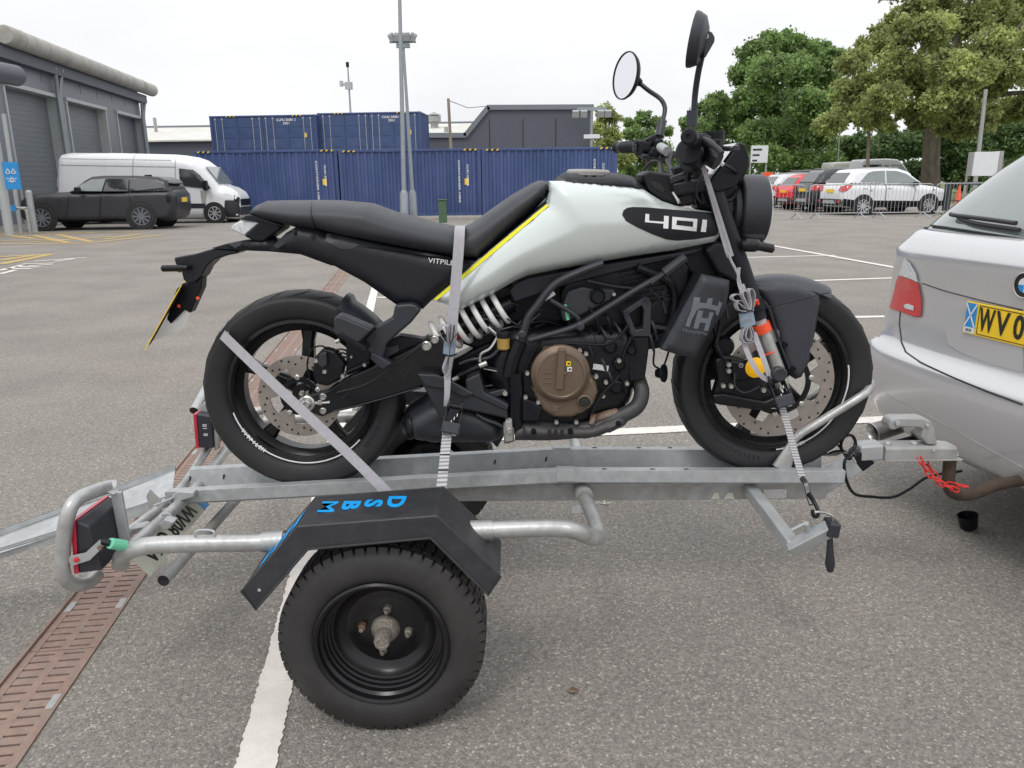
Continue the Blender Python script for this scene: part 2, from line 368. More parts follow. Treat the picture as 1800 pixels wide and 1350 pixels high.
def roadpaint(name, col):
    m, n, b = newmat(name); N = n.nodes.new; L = n.links.new
    tcn = N('ShaderNodeTexCoord'); v = tcn.outputs['Object']
    a = N('ShaderNodeTexNoise'); a.inputs['Scale'].default_value = 9; a.inputs['Detail'].default_value = 8; a.inputs['Roughness'].default_value = .7; L(v, a.inputs['Vector'])
    r = N('ShaderNodeMapRange'); r.inputs['From Min'].default_value = .42; r.inputs['From Max'].default_value = .8; r.inputs['To Max'].default_value = .6; L(a.outputs[0], r.inputs['Value'])
    mi = N('ShaderNodeMix'); mi.data_type = 'RGBA'; mi.inputs[6].default_value = (*col, 1); mi.inputs[7].default_value = (col[0]*.62, col[1]*.6, col[2]*.58, 1); L(r.outputs[0], mi.inputs[0])
    cr2 = N('ShaderNodeTexVoronoi'); cr2.feature = 'DISTANCE_TO_EDGE'; cr2.inputs['Scale'].default_value = 1.6; L(v, cr2.inputs['Vector'])
    r2 = N('ShaderNodeMath'); r2.operation = 'LESS_THAN'; r2.inputs[1].default_value = .0003; L(cr2.outputs['Distance'], r2.inputs[0])
    mi2 = N('ShaderNodeMix'); mi2.data_type = 'RGBA'; mi2.inputs[7].default_value = (.30, .27, .24, 1); L(r2.outputs[0], mi2.inputs[0]); L(mi.outputs[2], mi2.inputs[6])
    L(mi2.outputs[2], b.inputs['Base Color']); b.inputs['Roughness'].default_value = .7
    f = N('ShaderNodeTexNoise'); f.inputs['Scale'].default_value = 150; L(v, f.inputs['Vector'])
    bp = N('ShaderNodeBump'); bp.inputs['Strength'].default_value = .3; bp.inputs['Distance'].default_value = .004; L(f.outputs[0], bp.inputs['Height']); L(bp.outputs[0], b.inputs['Normal'])
    return m
M['line'] = roadpaint('white_road_paint', (.74, .70, .65)); M['yline'] = roadpaint('worn_yellow_road_paint', (.50, .36, .14))
M['tyre2'] = pbr('worn_trailer_tyre', (.026, .025, .025), .62, 0, .25, 10, .12, 160, dirt=(.055, .05, .046), dscale=5, damt=.5)
M['rust2'] = pbr('dark_rusty_bar', (.07, .05, .035), .8, .2, .3, 30, .3, 120)
M['grate'] = pbr('pinkish_cast_grate', (.27, .185, .15), .8, 0, .2, 25, .3, 120, dirt=(.22, .19, .17), dscale=14, damt=.7)
M['pit'] = pbr('dark_channel', (.03, .022, .02), .95)
M['conc'] = pbr('concrete', (.34, .32, .29), .9, 0, .15, 6, .2, 60)
# ================================================================ GROUND
def sheet(name, pts, z, mat, kind='structure', th=None):
    mb = MB(); mb.add([(x, y, z) for x, y in pts], [tuple(range(len(pts)))])
    return mb.build(name, mat, kind=kind, smooth=False)
# drain strip geometry: right edge line on the ground
def g(px, py): q = P(px, py, Z=0); return V((q.x, q.y))
dr0, dr1 = g(30, 1350), g(255, 1000); dl0 = g(0, 1203)
dd = (g(612, 484)-dr0).normalized(); dn = V((-dd.y, dd.x))     # dn points left
DW = (abs((dl0-dr0).dot(dn))+abs((g(128, 1040)-dr0).dot(dn)))/2
def dpt(s, t): p = dr0+dd*s+dn*t; return (p.x, p.y)
S0, S1 = -1.5, 20.0
# asphalt, left of the drain, right of the drain, and beyond its ends (one sheet, the channel left open)
A, B_, C_, D_ = dpt(S0, 0), dpt(S1, 0), dpt(S1, DW), dpt(S0, DW)
R_ = 700
mb = MB()
vv = [(-R_, -30, 0), (R_, -30, 0), (R_, R_, 0), (-R_, R_, 0)]+[(p[0], p[1], 0) for p in (A, B_, C_, D_)]
mb.add(vv, [(0, 1, 4, 7), (1, 2, 5, 4), (2, 3, 6, 5), (3, 0, 7, 6)])
mb.build('car_park_asphalt', M['asph'], kind='structure', smooth=False, local=True)
# drain channel
ch = MB()
for (t0, t1, z0, z1) in ((0, DW, -.16, -.16), ):
    q = [dpt(S0, 0), dpt(S1, 0), dpt(S1, DW), dpt(S0, DW)]
    ch.add([(a, b, -.16) for a, b in q], [(0, 1, 2, 3)])
    ch.add([(a, b, z) for z in (-.16, .0) for a, b in q], [(0, 1, 5, 4), (1, 2, 6, 5), (2, 3, 7, 6), (3, 0, 4, 7)])
ch.build('drain_channel', M['pit'], kind='structure', smooth=False)
ed = MB()
for t in (.005, DW-.005):
    a, b = dpt(S0, t), dpt(S1, t)
    ed.bar((a[0], a[1], -.020), (b[0], b[1], -.020), .007, .05)
ed.build('drain_edge_rail', M['grate'], kind='structure')
GL = .50
def grate_mesh():
    m = MB(); w = DW-.022; hw = w/2
    m.bb(-.003+.004, GL-.004, -hw, -hw+.022, -.03, 0); m.bb(.001, GL-.004, hw-.022, hw, -.03, 0)
    m.bb(.001, GL-.004, -.012, .012, -.03, -.001)
    n = 14; p = (GL-.005)/n
    for i in range(n+1):
        x = .001+i*p; w_ = p*.385
        x0, x1 = max(.001, x-w_), min(GL-.004, x+w_)
        m.bb(x0, x1, -hw+.022, -.012, -.03, -.0015); m.bb(x0, x1, .012, hw-.022, -.03, -.0015)
    m.cur = 1
    m.bb(GL*.5-.03, GL*.5+.03, -hw+.004, -hw+.024, -.012, .001); m.bb(GL*.5-.03, GL*.5+.03, hw-.024, hw-.004, -.012, .001)
    return m
gm = grate_mesh().build('grate_body', [M['grate'], M['galv2']], bevel=.002, seg=1, local=True)
gmesh = gm.data; bpy.data.objects.remove(gm)
ang = math.atan2(dd.y, dd.x); n_gr = int((S1-S0)/GL)
ORD = ['first', 'second', 'third', 'fourth', 'fifth', 'sixth', 'seventh', 'eighth', 'ninth', 'tenth', 'eleventh', 'twelfth']
def gr_label(i):
    k = i-2
    return 'pinkish slotted grate, %s along the drain from the bottom left corner of the picture' % ORD[k] if 0 <= k < 12 else 'pinkish slotted cast grate farther along the drain channel crossing the car park'
for i in range(n_gr):
    s = S0+i*GL; p = dpt(s, DW/2)
    o = bpy.data.objects.new('drain_grate', gmesh); scene.collection.objects.link(o)
    o.location = (p[0], p[1], -.003-random.random()*.002); o.rotation_euler.z = ang
    tag(o, gr_label(i), 'drain grate', 'slotted grates of the drain channel')
# painted lines
def line(a, b, w, name='white_line', mat='line', z=.004, n=60, jag=.0035):
    a, b = V(a), V(b); d = (b-a).normalized(); nn = V((-d.y, d.x)); m = MB(); L = (b-a).length
    n = max(8, min(1200, int(L/.010))); vv = []
    for i in range(n+1):
        p = a+d*L*i/n
        j1, j2 = random.uniform(-jag, jag), random.uniform(-jag, jag)
        q1 = p+nn*(w/2+j1); q2 = p-nn*(w/2+j2)
        vv += [(q1.x, q1.y, z), (q2.x, q2.y, z)]
    m.add(vv, [(2*i, 2*i+1, 2*i+3, 2*i+2) for i in range(n)])
    return m.build(name, M[mat], kind='structure', smooth=False)
la, lb = g(449, 1350), g(657, 515)
ld = (lb-la).normalized(); lb2 = g(672, 488)
line(la-ld*1.2, la+ld*((lb-la).length+1.2), .094)
line(g(662, 523), g(1530, 556.5) if False else g(740, 524), .08)
line(g(700, 778), g(1620, 734.5), .105)
line(g(1330, 561), g(1620, 555.5), .10, z=.004)
line(g(1240, 500), g(1700, 484.5), .10, z=.004)
line(g(1240, 454.5), g(1470, 449), .10, z=.004)
line(g(1300, 422), g(1640, 483), .12, z=.008)
line(g(1390, 383.5), g(1530, 382), .10, z=.004, jag=.02); line(g(1550, 383), g(1700, 381), .10, z=.004, jag=.03)
# yellow worn hatching left
for (a, b, c, d_) in ((0, 417, 170, 409), (0, 429, 150, 428), (150, 428, 290, 413), (60, 414, 120, 427), (180, 421, 250, 411), (0, 410, 250, 408), (0, 452, 90, 447), (0, 465, 90, 447), (0, 458, 60, 449), (0, 424, 130, 421), (60, 426, 200, 416), (0, 412, 60, 420), (100, 412, 160, 425)):
    line(g(a, b), g(c, d_), .20, 'yellow_line', 'yline', z=.004+.004*random.random(), jag=.03)
line(g(0, 401), g(300, 402), .10, 'white_line', 'line', z=.013, jag=.03)
lt = MB()
for (a, b, c, d_) in ((0, 482, 28, 475), (10, 472, 55, 473), (28, 469, 70, 470), (40, 464, 96, 463), (50, 468, 92, 465), (60, 460, 120, 455), (96, 460, 130, 455), (120, 455, 152, 453), (0, 476, 40, 466)):
    pa, pb = g(a, b), g(c, d_); dv = (pb-pa).normalized(); nn = V((-dv.y, dv.x))*.05
    lt.add([(pa.x+nn.x, pa.y+nn.y, .006), (pa.x-nn.x, pa.y-nn.y, .006), (pb.x-nn.x, pb.y-nn.y, .006), (pb.x+nn.x, pb.y+nn.y, .006)], [(0, 1, 2, 3)])
lt.build('worn_ground_lettering', M['line'], kind='structure', smooth=False)
# twigs and scraps on the ground
tw = MB(); c = g(1062, 888)
for a_, L_ in ((.3, .035), (2.6, .03), (1.4, .03)):
    tw.bar((c.x, c.y, .006), (c.x+math.cos(a_)*L_, c.y+math.sin(a_)*L_, .008), .004, .004)
tag(tw.build('twig', M['platew']), 'small pale forked twig lying on the asphalt behind the trailer beam', 'twig')
lf = MB(); c = g(1007, 1218); lf.add([(c.x-.02, c.y, .006), (c.x, c.y-.012, .010), (c.x+.02, c.y+.004, .006), (c.x, c.y+.012, .012)], [(0, 1, 2, 3)])
tag(lf.build('dead_leaf', M['rust']), 'small brown dead leaf lying on the asphalt right of the trailer wheel', 'leaf')
# grass verge far right and pale strip by containers
v0 = MB(); v0.add([(14, 40, .02), (90, 40, .02), (90, 200, .02), (-6, 200, .02), (-6, 60, .02)], [(0, 1, 2, 3, 4)]); v0.build('grass_verge', M['grass'], kind='structure', smooth=False)

# ================================================================ TEXT
_fonts = {}
def text_obj(body, size, M4, mat, name, parent=None, ext=.0006, bold=0, label=None, sx_=1.0, kind=None):
    cu = bpy.data.curves.new('t', 'FONT'); cu.body = body; cu.size = size; cu.extrude = ext; cu.offset = bold
    cu.align_x = 'CENTER'; cu.align_y = 'CENTER'; cu.resolution_u = 3
    to = bpy.data.objects.new('t', cu); scene.collection.objects.link(to)
    dg = bpy.context.evaluated_depsgraph_get(); me = bpy.data.meshes.new_from_object(to.evaluated_get(dg))
    bpy.data.objects.remove(to); bpy.data.curves.remove(cu)
    me.transform(Matrix.Diagonal((sx_, 1, 1, 1))); me.materials.clear(); me.materials.append(mat)
    me.transform(M4)
    c = V((0, 0, 0))
    for v in me.vertices: c += v.co
    if len(me.vertices): c /= len(me.vertices)
    me.transform(Matrix.Translation(-c)); me.name = name
    o = bpy.data.objects.new(name, me); scene.collection.objects.link(o); WL[o.name] = c.copy()
    if parent is not None: o.parent = parent; o.location = c-WL[parent.name]
    else: o.location = c
    if label: o['label'] = label
    if kind: o['kind'] = kind
    return o
def frame(o, x, y):
    """matrix with text x axis and y axis in world"""
    x = V(x).normalized(); y = (V(y)-x*V(y).dot(x)).normalized(); z = x.cross(y)
    m = Matrix((x, y, z)).transposed().to_4x4(); m.translation = V(o); return m
FRONT = ((1, 0, 0), (0, 0, 1))   # facing -Y

# ================================================================ CONTAINERS
def container(xl, xr, yl, yr, z0, z1, depth, label, doors=False, group='blue steel shipping containers', hazard=True):
    """front lower-left corner (xl,yl), lower-right (xr,yr)"""
    a = V((xl, yl, 0)); b = V((xr, yr, 0)); u = (b-a).normalized(); L = (b-a).length; n = V((-u.y, u.x, 0))
    R = Matrix((u, n, V((0, 0, 1)))).transposed(); h = z1-z0
    t = thing('shipping_container', (a.x+u.x*L/2+n.x*depth/2, a.y+u.y*L/2+n.y*depth/2, z0), label, 'container', group)
    def W(p): return R @ V(p)+V((a.x, a.y, z0))
    def put(m, name, mats, **k):
        m.v = [tuple(W(p)) for p in m.v]; return m.build(name, mats, t, **k)
    fr = MB()
    for x in (0, L-.14):
        for y in (0, depth-.14): fr.bb(x, x+.14, y, y+.14, 0, h)
    for y in (0.004, depth-.104):
        fr.bb(.14, L-.14, y, y+.10, 0, .15); fr.bb(.14, L-.14, y, y+.10, h-.09, h)
    for x in (.004, L-.104): fr.bb(x, x+.1, .14, depth-.14, .0, .15); fr.bb(x, x+.1, .14, depth-.14, h-.09, h)
    put(fr, 'corner_frame', M['cont'], bevel=.012, seg=1)
    cc = MB()
    for x in (-.004, L-.166):
        for y in (-.004, depth-.166):
            for z in (-.002, h-.112): cc.bb(x, x+.17, y, y+.17, z, z+.114)
    put(cc, 'corner_casting', M['contd'], bevel=.01, seg=1)
    rf = MB(); rf.bb(.1, L-.1, .1, depth-.1, h-.06, h-.02); put(rf, 'roof', M['cont'])
    def corr(x0, x1, y, z0_, z1_, dep, pitch=.28, flip=1):
        m = MB(); xs = []; x = x0; k = 0
        prof = [(0, 0), (.36, 0), (.5, 1), (.86, 1)]
        while x < x1:
            for (q, d) in prof:
                if x+q*pitch < x1: xs.append((x+q*pitch, d*dep))
            x += pitch
        xs.append((x1, 0))
        vv = []
        for (q, d) in xs: vv += [(q, y+flip*d, z0_), (q, y+flip*d, z1_)]
        m.add(vv, [(2*i, 2*i+2, 2*i+3, 2*i+1) for i in range(len(xs)-1)]); return m
    if not doors:
        put(corr(.14, L-.14, .03, .15, h-.09, .045), 'side_panel', M['cont'], smooth=False)
    else:
        dk = MB(); dk.bb(.14, L-.14, .06, .10, .15, h-.09); put(dk, 'door_backing', M['contd'])
        n_d = 4; dw = (L-.28)/n_d
        for i in range(n_d):
            x0 = .14+i*dw+.012; x1 = x0+dw-.024
            dm = MB(); dm.bb(x0, x1, .030, .058, .17, h-.11)
            for (q0, q1) in ((.12, .45), (.55, 1.0), (1.1, 1.55), (1.65, 2.1)):
                if q1 < h-.25: dm.bb(x0+.1, x1-.1, .018, .031, .17+q0, .17+q1)
            d = put(dm, 'door', M['contd'], bevel=.006, seg=1)
            for xx in ((x0+.16, x0+dw*.32+.1) if i % 2 == 0 else (x1-.16, x1-dw*.32-.1)):
                rm = MB(); rm.tube([(xx, .0, .14), (xx, .0, h-.1)], .02, 8); rm.bb(xx-.05, xx+.05, -.01, .03, .18, .24); rm.bb(xx-.05, xx+.05, -.01, .03, h-.2, h-.14)
                rm.bb(xx-.02, xx+.22, -.03, -.012, .52, .555)
                rm.v = [tuple(W(p)) for p in rm.v]; rm.build('lock_rod', M['galv'], d)
    # far sides and ends, plain corrugated
    put(corr(.14, L-.14, depth-.03, .15, h-.09, .04, flip=-1), 'rear_panel', M['cont'], smooth=False)
    for x, s_ in ((.03, 1), (L-.03, -1)):
        m = corr(.14, depth-.14, 0, .15, h-.09, .04); m.v = [(x+s_*p[1], p[0], p[2]) for p in m.v]; put(m, 'end_panel', M['cont'], smooth=False)
    if hazard:
        hz = MB()
        for x0 in ([.16, L-.66] if not doors else [.9, L-1.3]):
            for k in range(5):
                hz.cur = k % 2
                hz.add([(x0+k*.1, -.006, h-.075), (x0+k*.1+.07, -.006, h-.075), (x0+k*.1+.11, -.006, h-.015), (x0+k*.1+.04, -.006, h-.015)], [(0, 1, 2, 3)])
        put(hz, 'hazard_stripe', [M['plate'], M['ink']], smooth=False)
    if not doors:
        # number stencil reads downwards on the right end
        cx = L-.62
        for dx, s_, tall in ((0, 'CLHU 202618', 1.25), (-.33, 'CONTAINER HIRE', 1.8)):
            o = W((cx+dx+.1, -.008, h-.45-tall*.42)); text_obj(s_, .10, frame(o, (0, 0, -1), u), M['white'], 'stencil_text', t, bold=.002, sx_=tall/.92)
        lm = MB(); lm.bb(cx-.02, cx+.14, -.006, -.002, h-1.33, h-1.1); put(lm, 'warning_label', M['plate'], smooth=False)
    else:
        o = W((L*.72, .006, h-.34)); text_obj('CLHU 20081 2\n22G1', .17, frame(o, u, (0, 0, 1)), M['white'], 'stencil_text', t, bold=.003)
        lm = MB(); lm.bb(L*.88, L*.88+.13, .012, .016, h-1.15, h-.92); put(lm, 'warning_label', M['plate'], smooth=False)
    return t
def cont_px(x0, x1, ytop0, ytop1, Y0, Y1, depth, label, **k):
    a = P(x0, ytop0, Y=Y0); b = P(x1, ytop1, Y=Y1)
    return container(a.x, b.x, a.y, b.y, 0.02, (a.z+b.z)/2, depth, label, **k)
cont_px(339, 592, 265, 263, 31.5, 31.0, 2.44, 'blue shipping container, leftmost of the ground row, behind the white van')
cont_px(594, 845, 263.5, 261, 30.9, 30.4, 2.44, 'blue shipping container in the middle of the ground row, behind the lamp posts')
cont_px(846, 1086, 261.5, 257.5, 30.35, 29.9, 2.44, 'blue shipping container, rightmost of the ground row, above the motorcycle tank')
for (x0, x1, y0, y1, lab, lab2) in ((367, 555, 204, 201, 'blue container with barred double doors stacked on the second tier, left of the two', 'blue container hidden on the ground under the left upper container'),
                             (557, 739, 199.5, 195, 'blue container with barred double doors stacked on the second tier, behind the lamp posts', 'blue container hidden on the ground under the right upper container')):
    a = P(x0, y0, Y=43.4); b = P(x1, y1, Y=43.0); zt = (a.z+b.z)/2; zm = zt/2
    container(a.x, b.x, a.y, b.y, zm+.01, zt, 2.44, lab, doors=True, group='blue steel shipping containers')
    container(a.x, b.x, a.y, b.y, 0, zm, 2.44, lab2, doors=True, group='blue steel shipping containers')
# pale timber bearers in front of the containers
for k, yy in enumerate((29.0, 28.2)):
    a = P(700, 390, Y=yy); m = MB(); m.bb(a.x, a.x+6, yy, yy+.25, 0, .12)
    tag(m.build('timber_bearer', M['conc'], bevel=.01), ['pale concrete kerb beam lying against the middle container', 'pale concrete kerb beam lying in front, nearer the seat'][k], 'kerb beam')
m = MB(); a = P(777, 352, Y=26.5); m.bb(a.x-.13, a.x+.13, 26.5, 26.75, 0, a.z); m.bb(a.x-.15, a.x+.15, 26.47, 26.78, a.z, a.z+.03)
tag(m.build('green_post', M['pillar'], bevel=.015), 'squat dark green utility pillar standing before the middle container', 'utility pillar')

# ================================================================ BACKGROUND BUILDINGS
def hexa(m, pts8): m.add(pts8, [(0, 1, 2, 3), (7, 6, 5, 4), (0, 4, 5, 1), (1, 5, 6, 2), (2, 6, 7, 3), (3, 7, 4, 0)])
YW = 52
t = thing('dark_warehouse', (P(950, 250, Y=YW).x, YW, 0), 'dark slate clad warehouse with sloping shoulder behind the right containers', 'warehouse')
pts = [(740, 322), (740, 238), (818, 238), (858, 189), (1042, 188), (1046, 322)]
poly = [(P(x, y, Y=YW).x, max(0, P(x, y, Y=YW).z)) for x, y in pts]; poly[0] = (poly[0][0], 0); poly[-1] = (poly[-2][0], 0)
m = MB(); m.prism(poly, YW, YW+14); m.build('wall', M['clad'], t, smooth=False)
m = MB()
for i in range(1, 4):
    (xa, za), (xb, zb) = poly[i], poly[i+1]; m.bar((xa, YW-.1, za), (xb, YW-.1, zb), .3, .14, up=(0, -1, 0), ext=.05)
m.build('roof_flashing', M['clad2'], t)
for xx in (860, 919, 977):
    a = P(xx, 200, Y=YW); m = MB(); m.bb(a.x-.02, a.x+.02, YW-.03, YW+.01, 0, a.z-.3); m.build('cladding_seam', M['ink'], t, smooth=False)
a0, a1 = P(262, 250, Y=56), P(740, 238.5, Y=54)
t = thing('low_depot_building', (0, 56, 0), 'long low dark building with pale stained sheet roof behind the stacked containers', 'building')
m = MB(); m.prism([(a0.x-6, 0), (a0.x-6, a0.z), (P(850, 238, Y=54).x, a1.z), (P(850, 238, Y=54).x, 0)], 55.5, 75); m.build('wall', M['clad'], t, smooth=False)
m = MB(); b0, b1 = P(262, 225, Y=66), P(850, 216, Y=66)
hexa(m, [(a0.x-6, 55.2, a0.z+.05), (P(852, 238, Y=54).x, 55.2, a1.z+.05), (b1.x, 66, b1.z), (b0.x-7, 66, b0.z), (a0.x-6, 55.2, a0.z-.05), (P(852, 238, Y=54).x, 55.2, a1.z-.05), (b1.x, 66, b1.z-.2), (b0.x-7, 66, b0.z-.2)])
m.build('roof', M['roofp'], t, smooth=False)
m = MB(); m.bar((b0.x-7, 66, b0.z+.05), (b1.x, 66, b1.z+.05), .3, .15); m.build('ridge_cap', M['clad2'], t)
def flue(px, y0, y1, Y, w, label, cap):
    a, b = P(px, y1, Y=Y), P(px, y0, Y=Y); m = MB(); m.tube([(b.x, Y, a.z-.6), (b.x, Y, b.z)], w, 12)
    if cap: m.tube([(b.x, Y, b.z-.5), (b.x, Y, b.z-.1)], w*1.7, 12); m.tube([(b.x, Y, b.z-.02), (b.x, Y, b.z+.2)], [w*1.9, w*.2], 12)
    tag(m.build('flue_pipe', M['galv2']), label, 'flue')
flue(271.5, 207, 229, 62, .12, 'thin steel flue on the pale roof right beside the grey workshop', False)
flue(763, 202, 219, 62, .3, 'steel flue with round cowl on the pale roof left of the telegraph pole', True)
flue(784, 223, 236, 58, .14, 'short dark vent pipe at the foot of the telegraph pole', False)
# ---- masts and poles
def mastP(px0, py0, px1, py1, Y, r0, r1, name, mat, n=12):
    a, b = P(px0, py0, Y=Y), P(px1, py1, Y=Y); d = (b-a)/(b.z-a.z); base = a-d*a.z
    return base, a, b
def pole(name, px0, py0, px1, py1, Y, r0, r1, mat, label, cat, extra=0, group=None, sleeve=None):
    base, a, b = mastP(px0, py0, px1, py1, Y, r0, r1, name, mat)
    top = b+(b-base).normalized()*extra
    t = thing(name, tuple(base), label, cat, group)
    m = MB(); m.tube([base, top], [r0, r1], 14); m.build('shaft', M[mat], t)
    if sleeve:
        c = base+(top-base)*(sleeve/top.z); m = MB(); m.tube([base, c, c+(top-base).normalized()*.12], [r0*1.75, r0*1.7, r0*1.05], 14); m.build('base_section', M[mat], t)
    return t, base, top
t, base, top = pole('lamp_post', 711, 378, 702.5, 0, 27.5, .085, .05, 'polegrey', 'taller grey steel lamp post running out of the top of the picture', 'lamp post', extra=3.2, sleeve=.95)
m = MB(); m.bb(top.x-.3, top.x+.3, top.y-.12, top.y+.12, top.z, top.z+.1); m.build('lamp_head', M['polegrey'], t, bevel=.02)
t, base, top = pole('floodlight_mast', 727.5, 377, 707.5, 60, 28.2, .075, .045, 'polegrey', 'grey mast carrying a ring of floodlights just behind the taller lamp post', 'floodlight mast', sleeve=.95)
for (dx, dy, ry, w) in ((-.36, -.05, -.5, .2), (.36, -.05, .5, .2), (-.14, -.12, 0, .24), (.14, -.12, 0, .24), (0, .2, 0, .4)):
    m = MB(); R = Matrix.Rotation(ry, 3, 'Y') @ Matrix.Rotation(.35, 3, 'X'); c = V((top.x+dx, top.y+dy, top.z-.1))
    m.box(c, (w, .14, .26), R); m.box(c+V((0, -.09, -.05)), (w*.9, .03, .22), R); m.build('floodlight', M['galv'], t, bevel=.02)
m = MB(); m.bb(top.x-.45, top.x+.45, top.y-.05, top.y+.02, top.z-.28, top.z-.22); m.bb(top.x-.22, top.x+.24, top.y-.1, top.y+.02, top.z-.44, top.z-.30); m.build('cross_arm', M['polegrey'], t, bevel=.01)
t, base, top = pole('camera_mast', 616, 195, 611, 112, 62, .14, .05, 'polegrey', 'slim mast with security camera and aerial behind the upper containers', 'camera mast')
m = MB(); c = P(613.5, 157, Y=62); m.tube([c, c+V((0, 0, .5))], .3, 12); m.tube([c+V((-.2, 0, .3)), c+V((-.55, 0, .45))], .09, 8); m.tube([c+V((-.55, 0, .6)), c+V((-.55, 0, .2))], .14, 8); m.build('camera_housing', M['galv'], t)
m = MB(); c = P(611, 118, Y=62); m.tube([c, c+V((0, 0, .35))], .12, 8); m.build('aerial_dome', M['black'], t)
t, base, top = pole('telegraph_pole', 792.5, 260, 788, 173, 49, .11, .085, 'wood', 'brown timber telegraph pole left of the dark warehouse', 'telegraph pole')
t, base, top = pole('yard_light_pole', 1039.5, 258, 1040, 190, 50.5, .11, .09, 'polegrey', 'grey light pole with floodlights at the right corner of the dark warehouse', 'light pole')
m = MB(); m.bb(top.x-.9, top.x+.9, top.y-.1, top.y+.1, top.z-.15, top.z+.05); m.build('cross_arm', M['polegrey'], t)
for dx in (-1.0, -.5, .55, 1.0):
    m = MB(); m.box((top.x+dx, top.y-.2, top.z-.35), (.42, .25, .42), Matrix.Rotation(.4, 3, 'X')); m.build('floodlight', M['galv'], t, bevel=.03)
m = MB(); c = P(1040, 241, Y=50.5); m.bb(c.x-.5, c.x+.5, c.y-.15, c.y, c.z-.1, c.z+.15); m.build('camera_bracket', M['signw'], t, bevel=.03)
wr = MB(); wa, wb = P(790, 177, Y=49), P(853, 187, Y=52)
wr.tube([wa, (wa+wb)/2+V((0, 0, -.25)), wb], .02, 5); tag(wr.build('overhead_wire', M['ink']), 'thin overhead wire from the telegraph pole to the warehouse roof', 'wire')

# ================================================================ WORKSHOP (left)
# facade runs away from the camera: from near-left to far-right
def zat(px, py, base): # point above ground point
    pass
# ground line of facade: far end under (268,~372), near end beyond left edge
F1 = P(268, 368, Z=0)           # far corner on the ground
F0 = P(8, 396.5, Z=0)
fu = (F0-F1).normalized(); fn = V((-fu.y, fu.x, 0))
if fn.dot(V((1, 0, 0))) < 0: fn = -fn   # outward normal towards the yard
def on_wall(px, py, off=0):
    d = ray(px, py); o = F1+fn*off; t_ = (o-CAM).dot(fn)/d.dot(fn); p = CAM+d*t_
    return (p-F1).dot(fu), p.z
def WP(s, z, off=0): return F1+fu*s+fn*off+V((0, 0, z))
wk = thing('workshop_building', tuple(F1+fu*6), 'tall grey workshop with roller shutter doors and round pale gutter at the left', 'building')
def wslab(mb, s0, s1, z0, z1, o0, o1):
    hexa(mb, [WP(s0, z0, o0), WP(s1, z0, o0), WP(s1, z1, o0), WP(s0, z1, o0), WP(s0, z0, o1), WP(s1, z0, o1), WP(s1, z1, o1), WP(s0, z1, o1)])
s_g, z_g = on_wall(270, 165); ztop = z_g+.1; SL = 26
doors = []
for (xl, xr, yt) in ((0, 104, None), (119, 196, None), (205, 262, None)): pass
# door openings measured on the wall: (px far edge, px near edge, px top)
dz = on_wall(150, 186)[1]
dspec = [(on_wall(255, 262)[0], on_wall(212, 262)[0]), (on_wall(194, 262)[0], on_wall(127, 262)[0]), (on_wall(112, 262)[0], on_wall(22, 262)[0])]
dH = on_wall(150, 183)[1]
prev = 0; mb = MB(); segs = []
for (a, b) in dspec:
    wslab(mb, prev, a, 0, dH, -.3, 0); prev = b
wslab(mb, prev, SL, 0, dH, -.3, 0); wslab(mb, 0, SL, dH, ztop, -.3, 0)
wslab(mb, 0, SL, 0, ztop, -14, -13.7); wslab(mb, 0, .3, 0, ztop, -13.7, -.3)
mb.build('wall', M['clad2'], wk, smooth=False)
mb = MB(); wslab(mb, -.3, SL, ztop-.02, ztop+.2, -14.5, .1); mb.build('roof', M['clad'], wk, smooth=False)
for i in range(0, 14):
    if i*2 < SL: mb = MB(); wslab(mb, i*2-.008+.4, i*2+.008+.4, dH+.4, ztop, 0, .012); mb.build('panel_joint', M['clad'], wk, smooth=False)
for (a, b) in dspec:
    mb = MB(); n = 26
    for k in range(n):
        z0 = k*dH/n; wslab(mb, a, b, z0+.01, z0+dH/n-.012, -.45+.004*(k % 2), -.36)
    wslab(mb, a, b, 0, dH, -.5, -.368)
    d = mb.build('roller_shutter', M['shut'], wk, smooth=False)
    for (q0, q1) in ((a-.02, a+.10), (b-.10, b+.02)):
        mb = MB(); wslab(mb, q0, q1, 0, dH, -.44, .05); mb.build('door_jamb', M['trim'], wk, smooth=False)
    mb = MB(); wslab(mb, a-.04, b+.04, dH-.06, dH+.08, -.44, .09); mb.build('door_head', M['trim'], wk, smooth=False)
# round gutter: axis parallel to the wall
gr0 = on_wall(275, 160, .55); gr_z = z_g+.35
ga = P(272, 157, Y=(F1+fn*.5).y-.5)
GR = .33
gz = on_wall(262, 157, .5)[1]
mb = MB(); sN = on_wall(8, 60, .5)[0]
c0, c1 = WP(-.9, gz, .5), WP(sN, gz, .5)
pts = []; rs = []
for k in range(13):
    pts.append(c0+(c1-c0)*k/12); rs.append(GR)
pts = [c0-fu*.25, c0-fu*.18]+pts+[c1+fu*.05]; rs = [GR*.55, GR*.85]+rs+[GR*.9]
mb.tube(pts, rs, 28); mb.build('round_gutter', M['gut'], wk)
for k in range(1, 9):
    c = c0+(c1-c0)*(k/8.5); mb = MB(); mb.tube([c, c+fu*.06], GR*1.025, 28); mb.build('gutter_band', M['galv2'], wk)
mb = MB(); wslab(mb, -.3, SL, gz-.75, gz-.35, 0, .35); mb.build('eaves_soffit', M['clad'], wk, smooth=False)
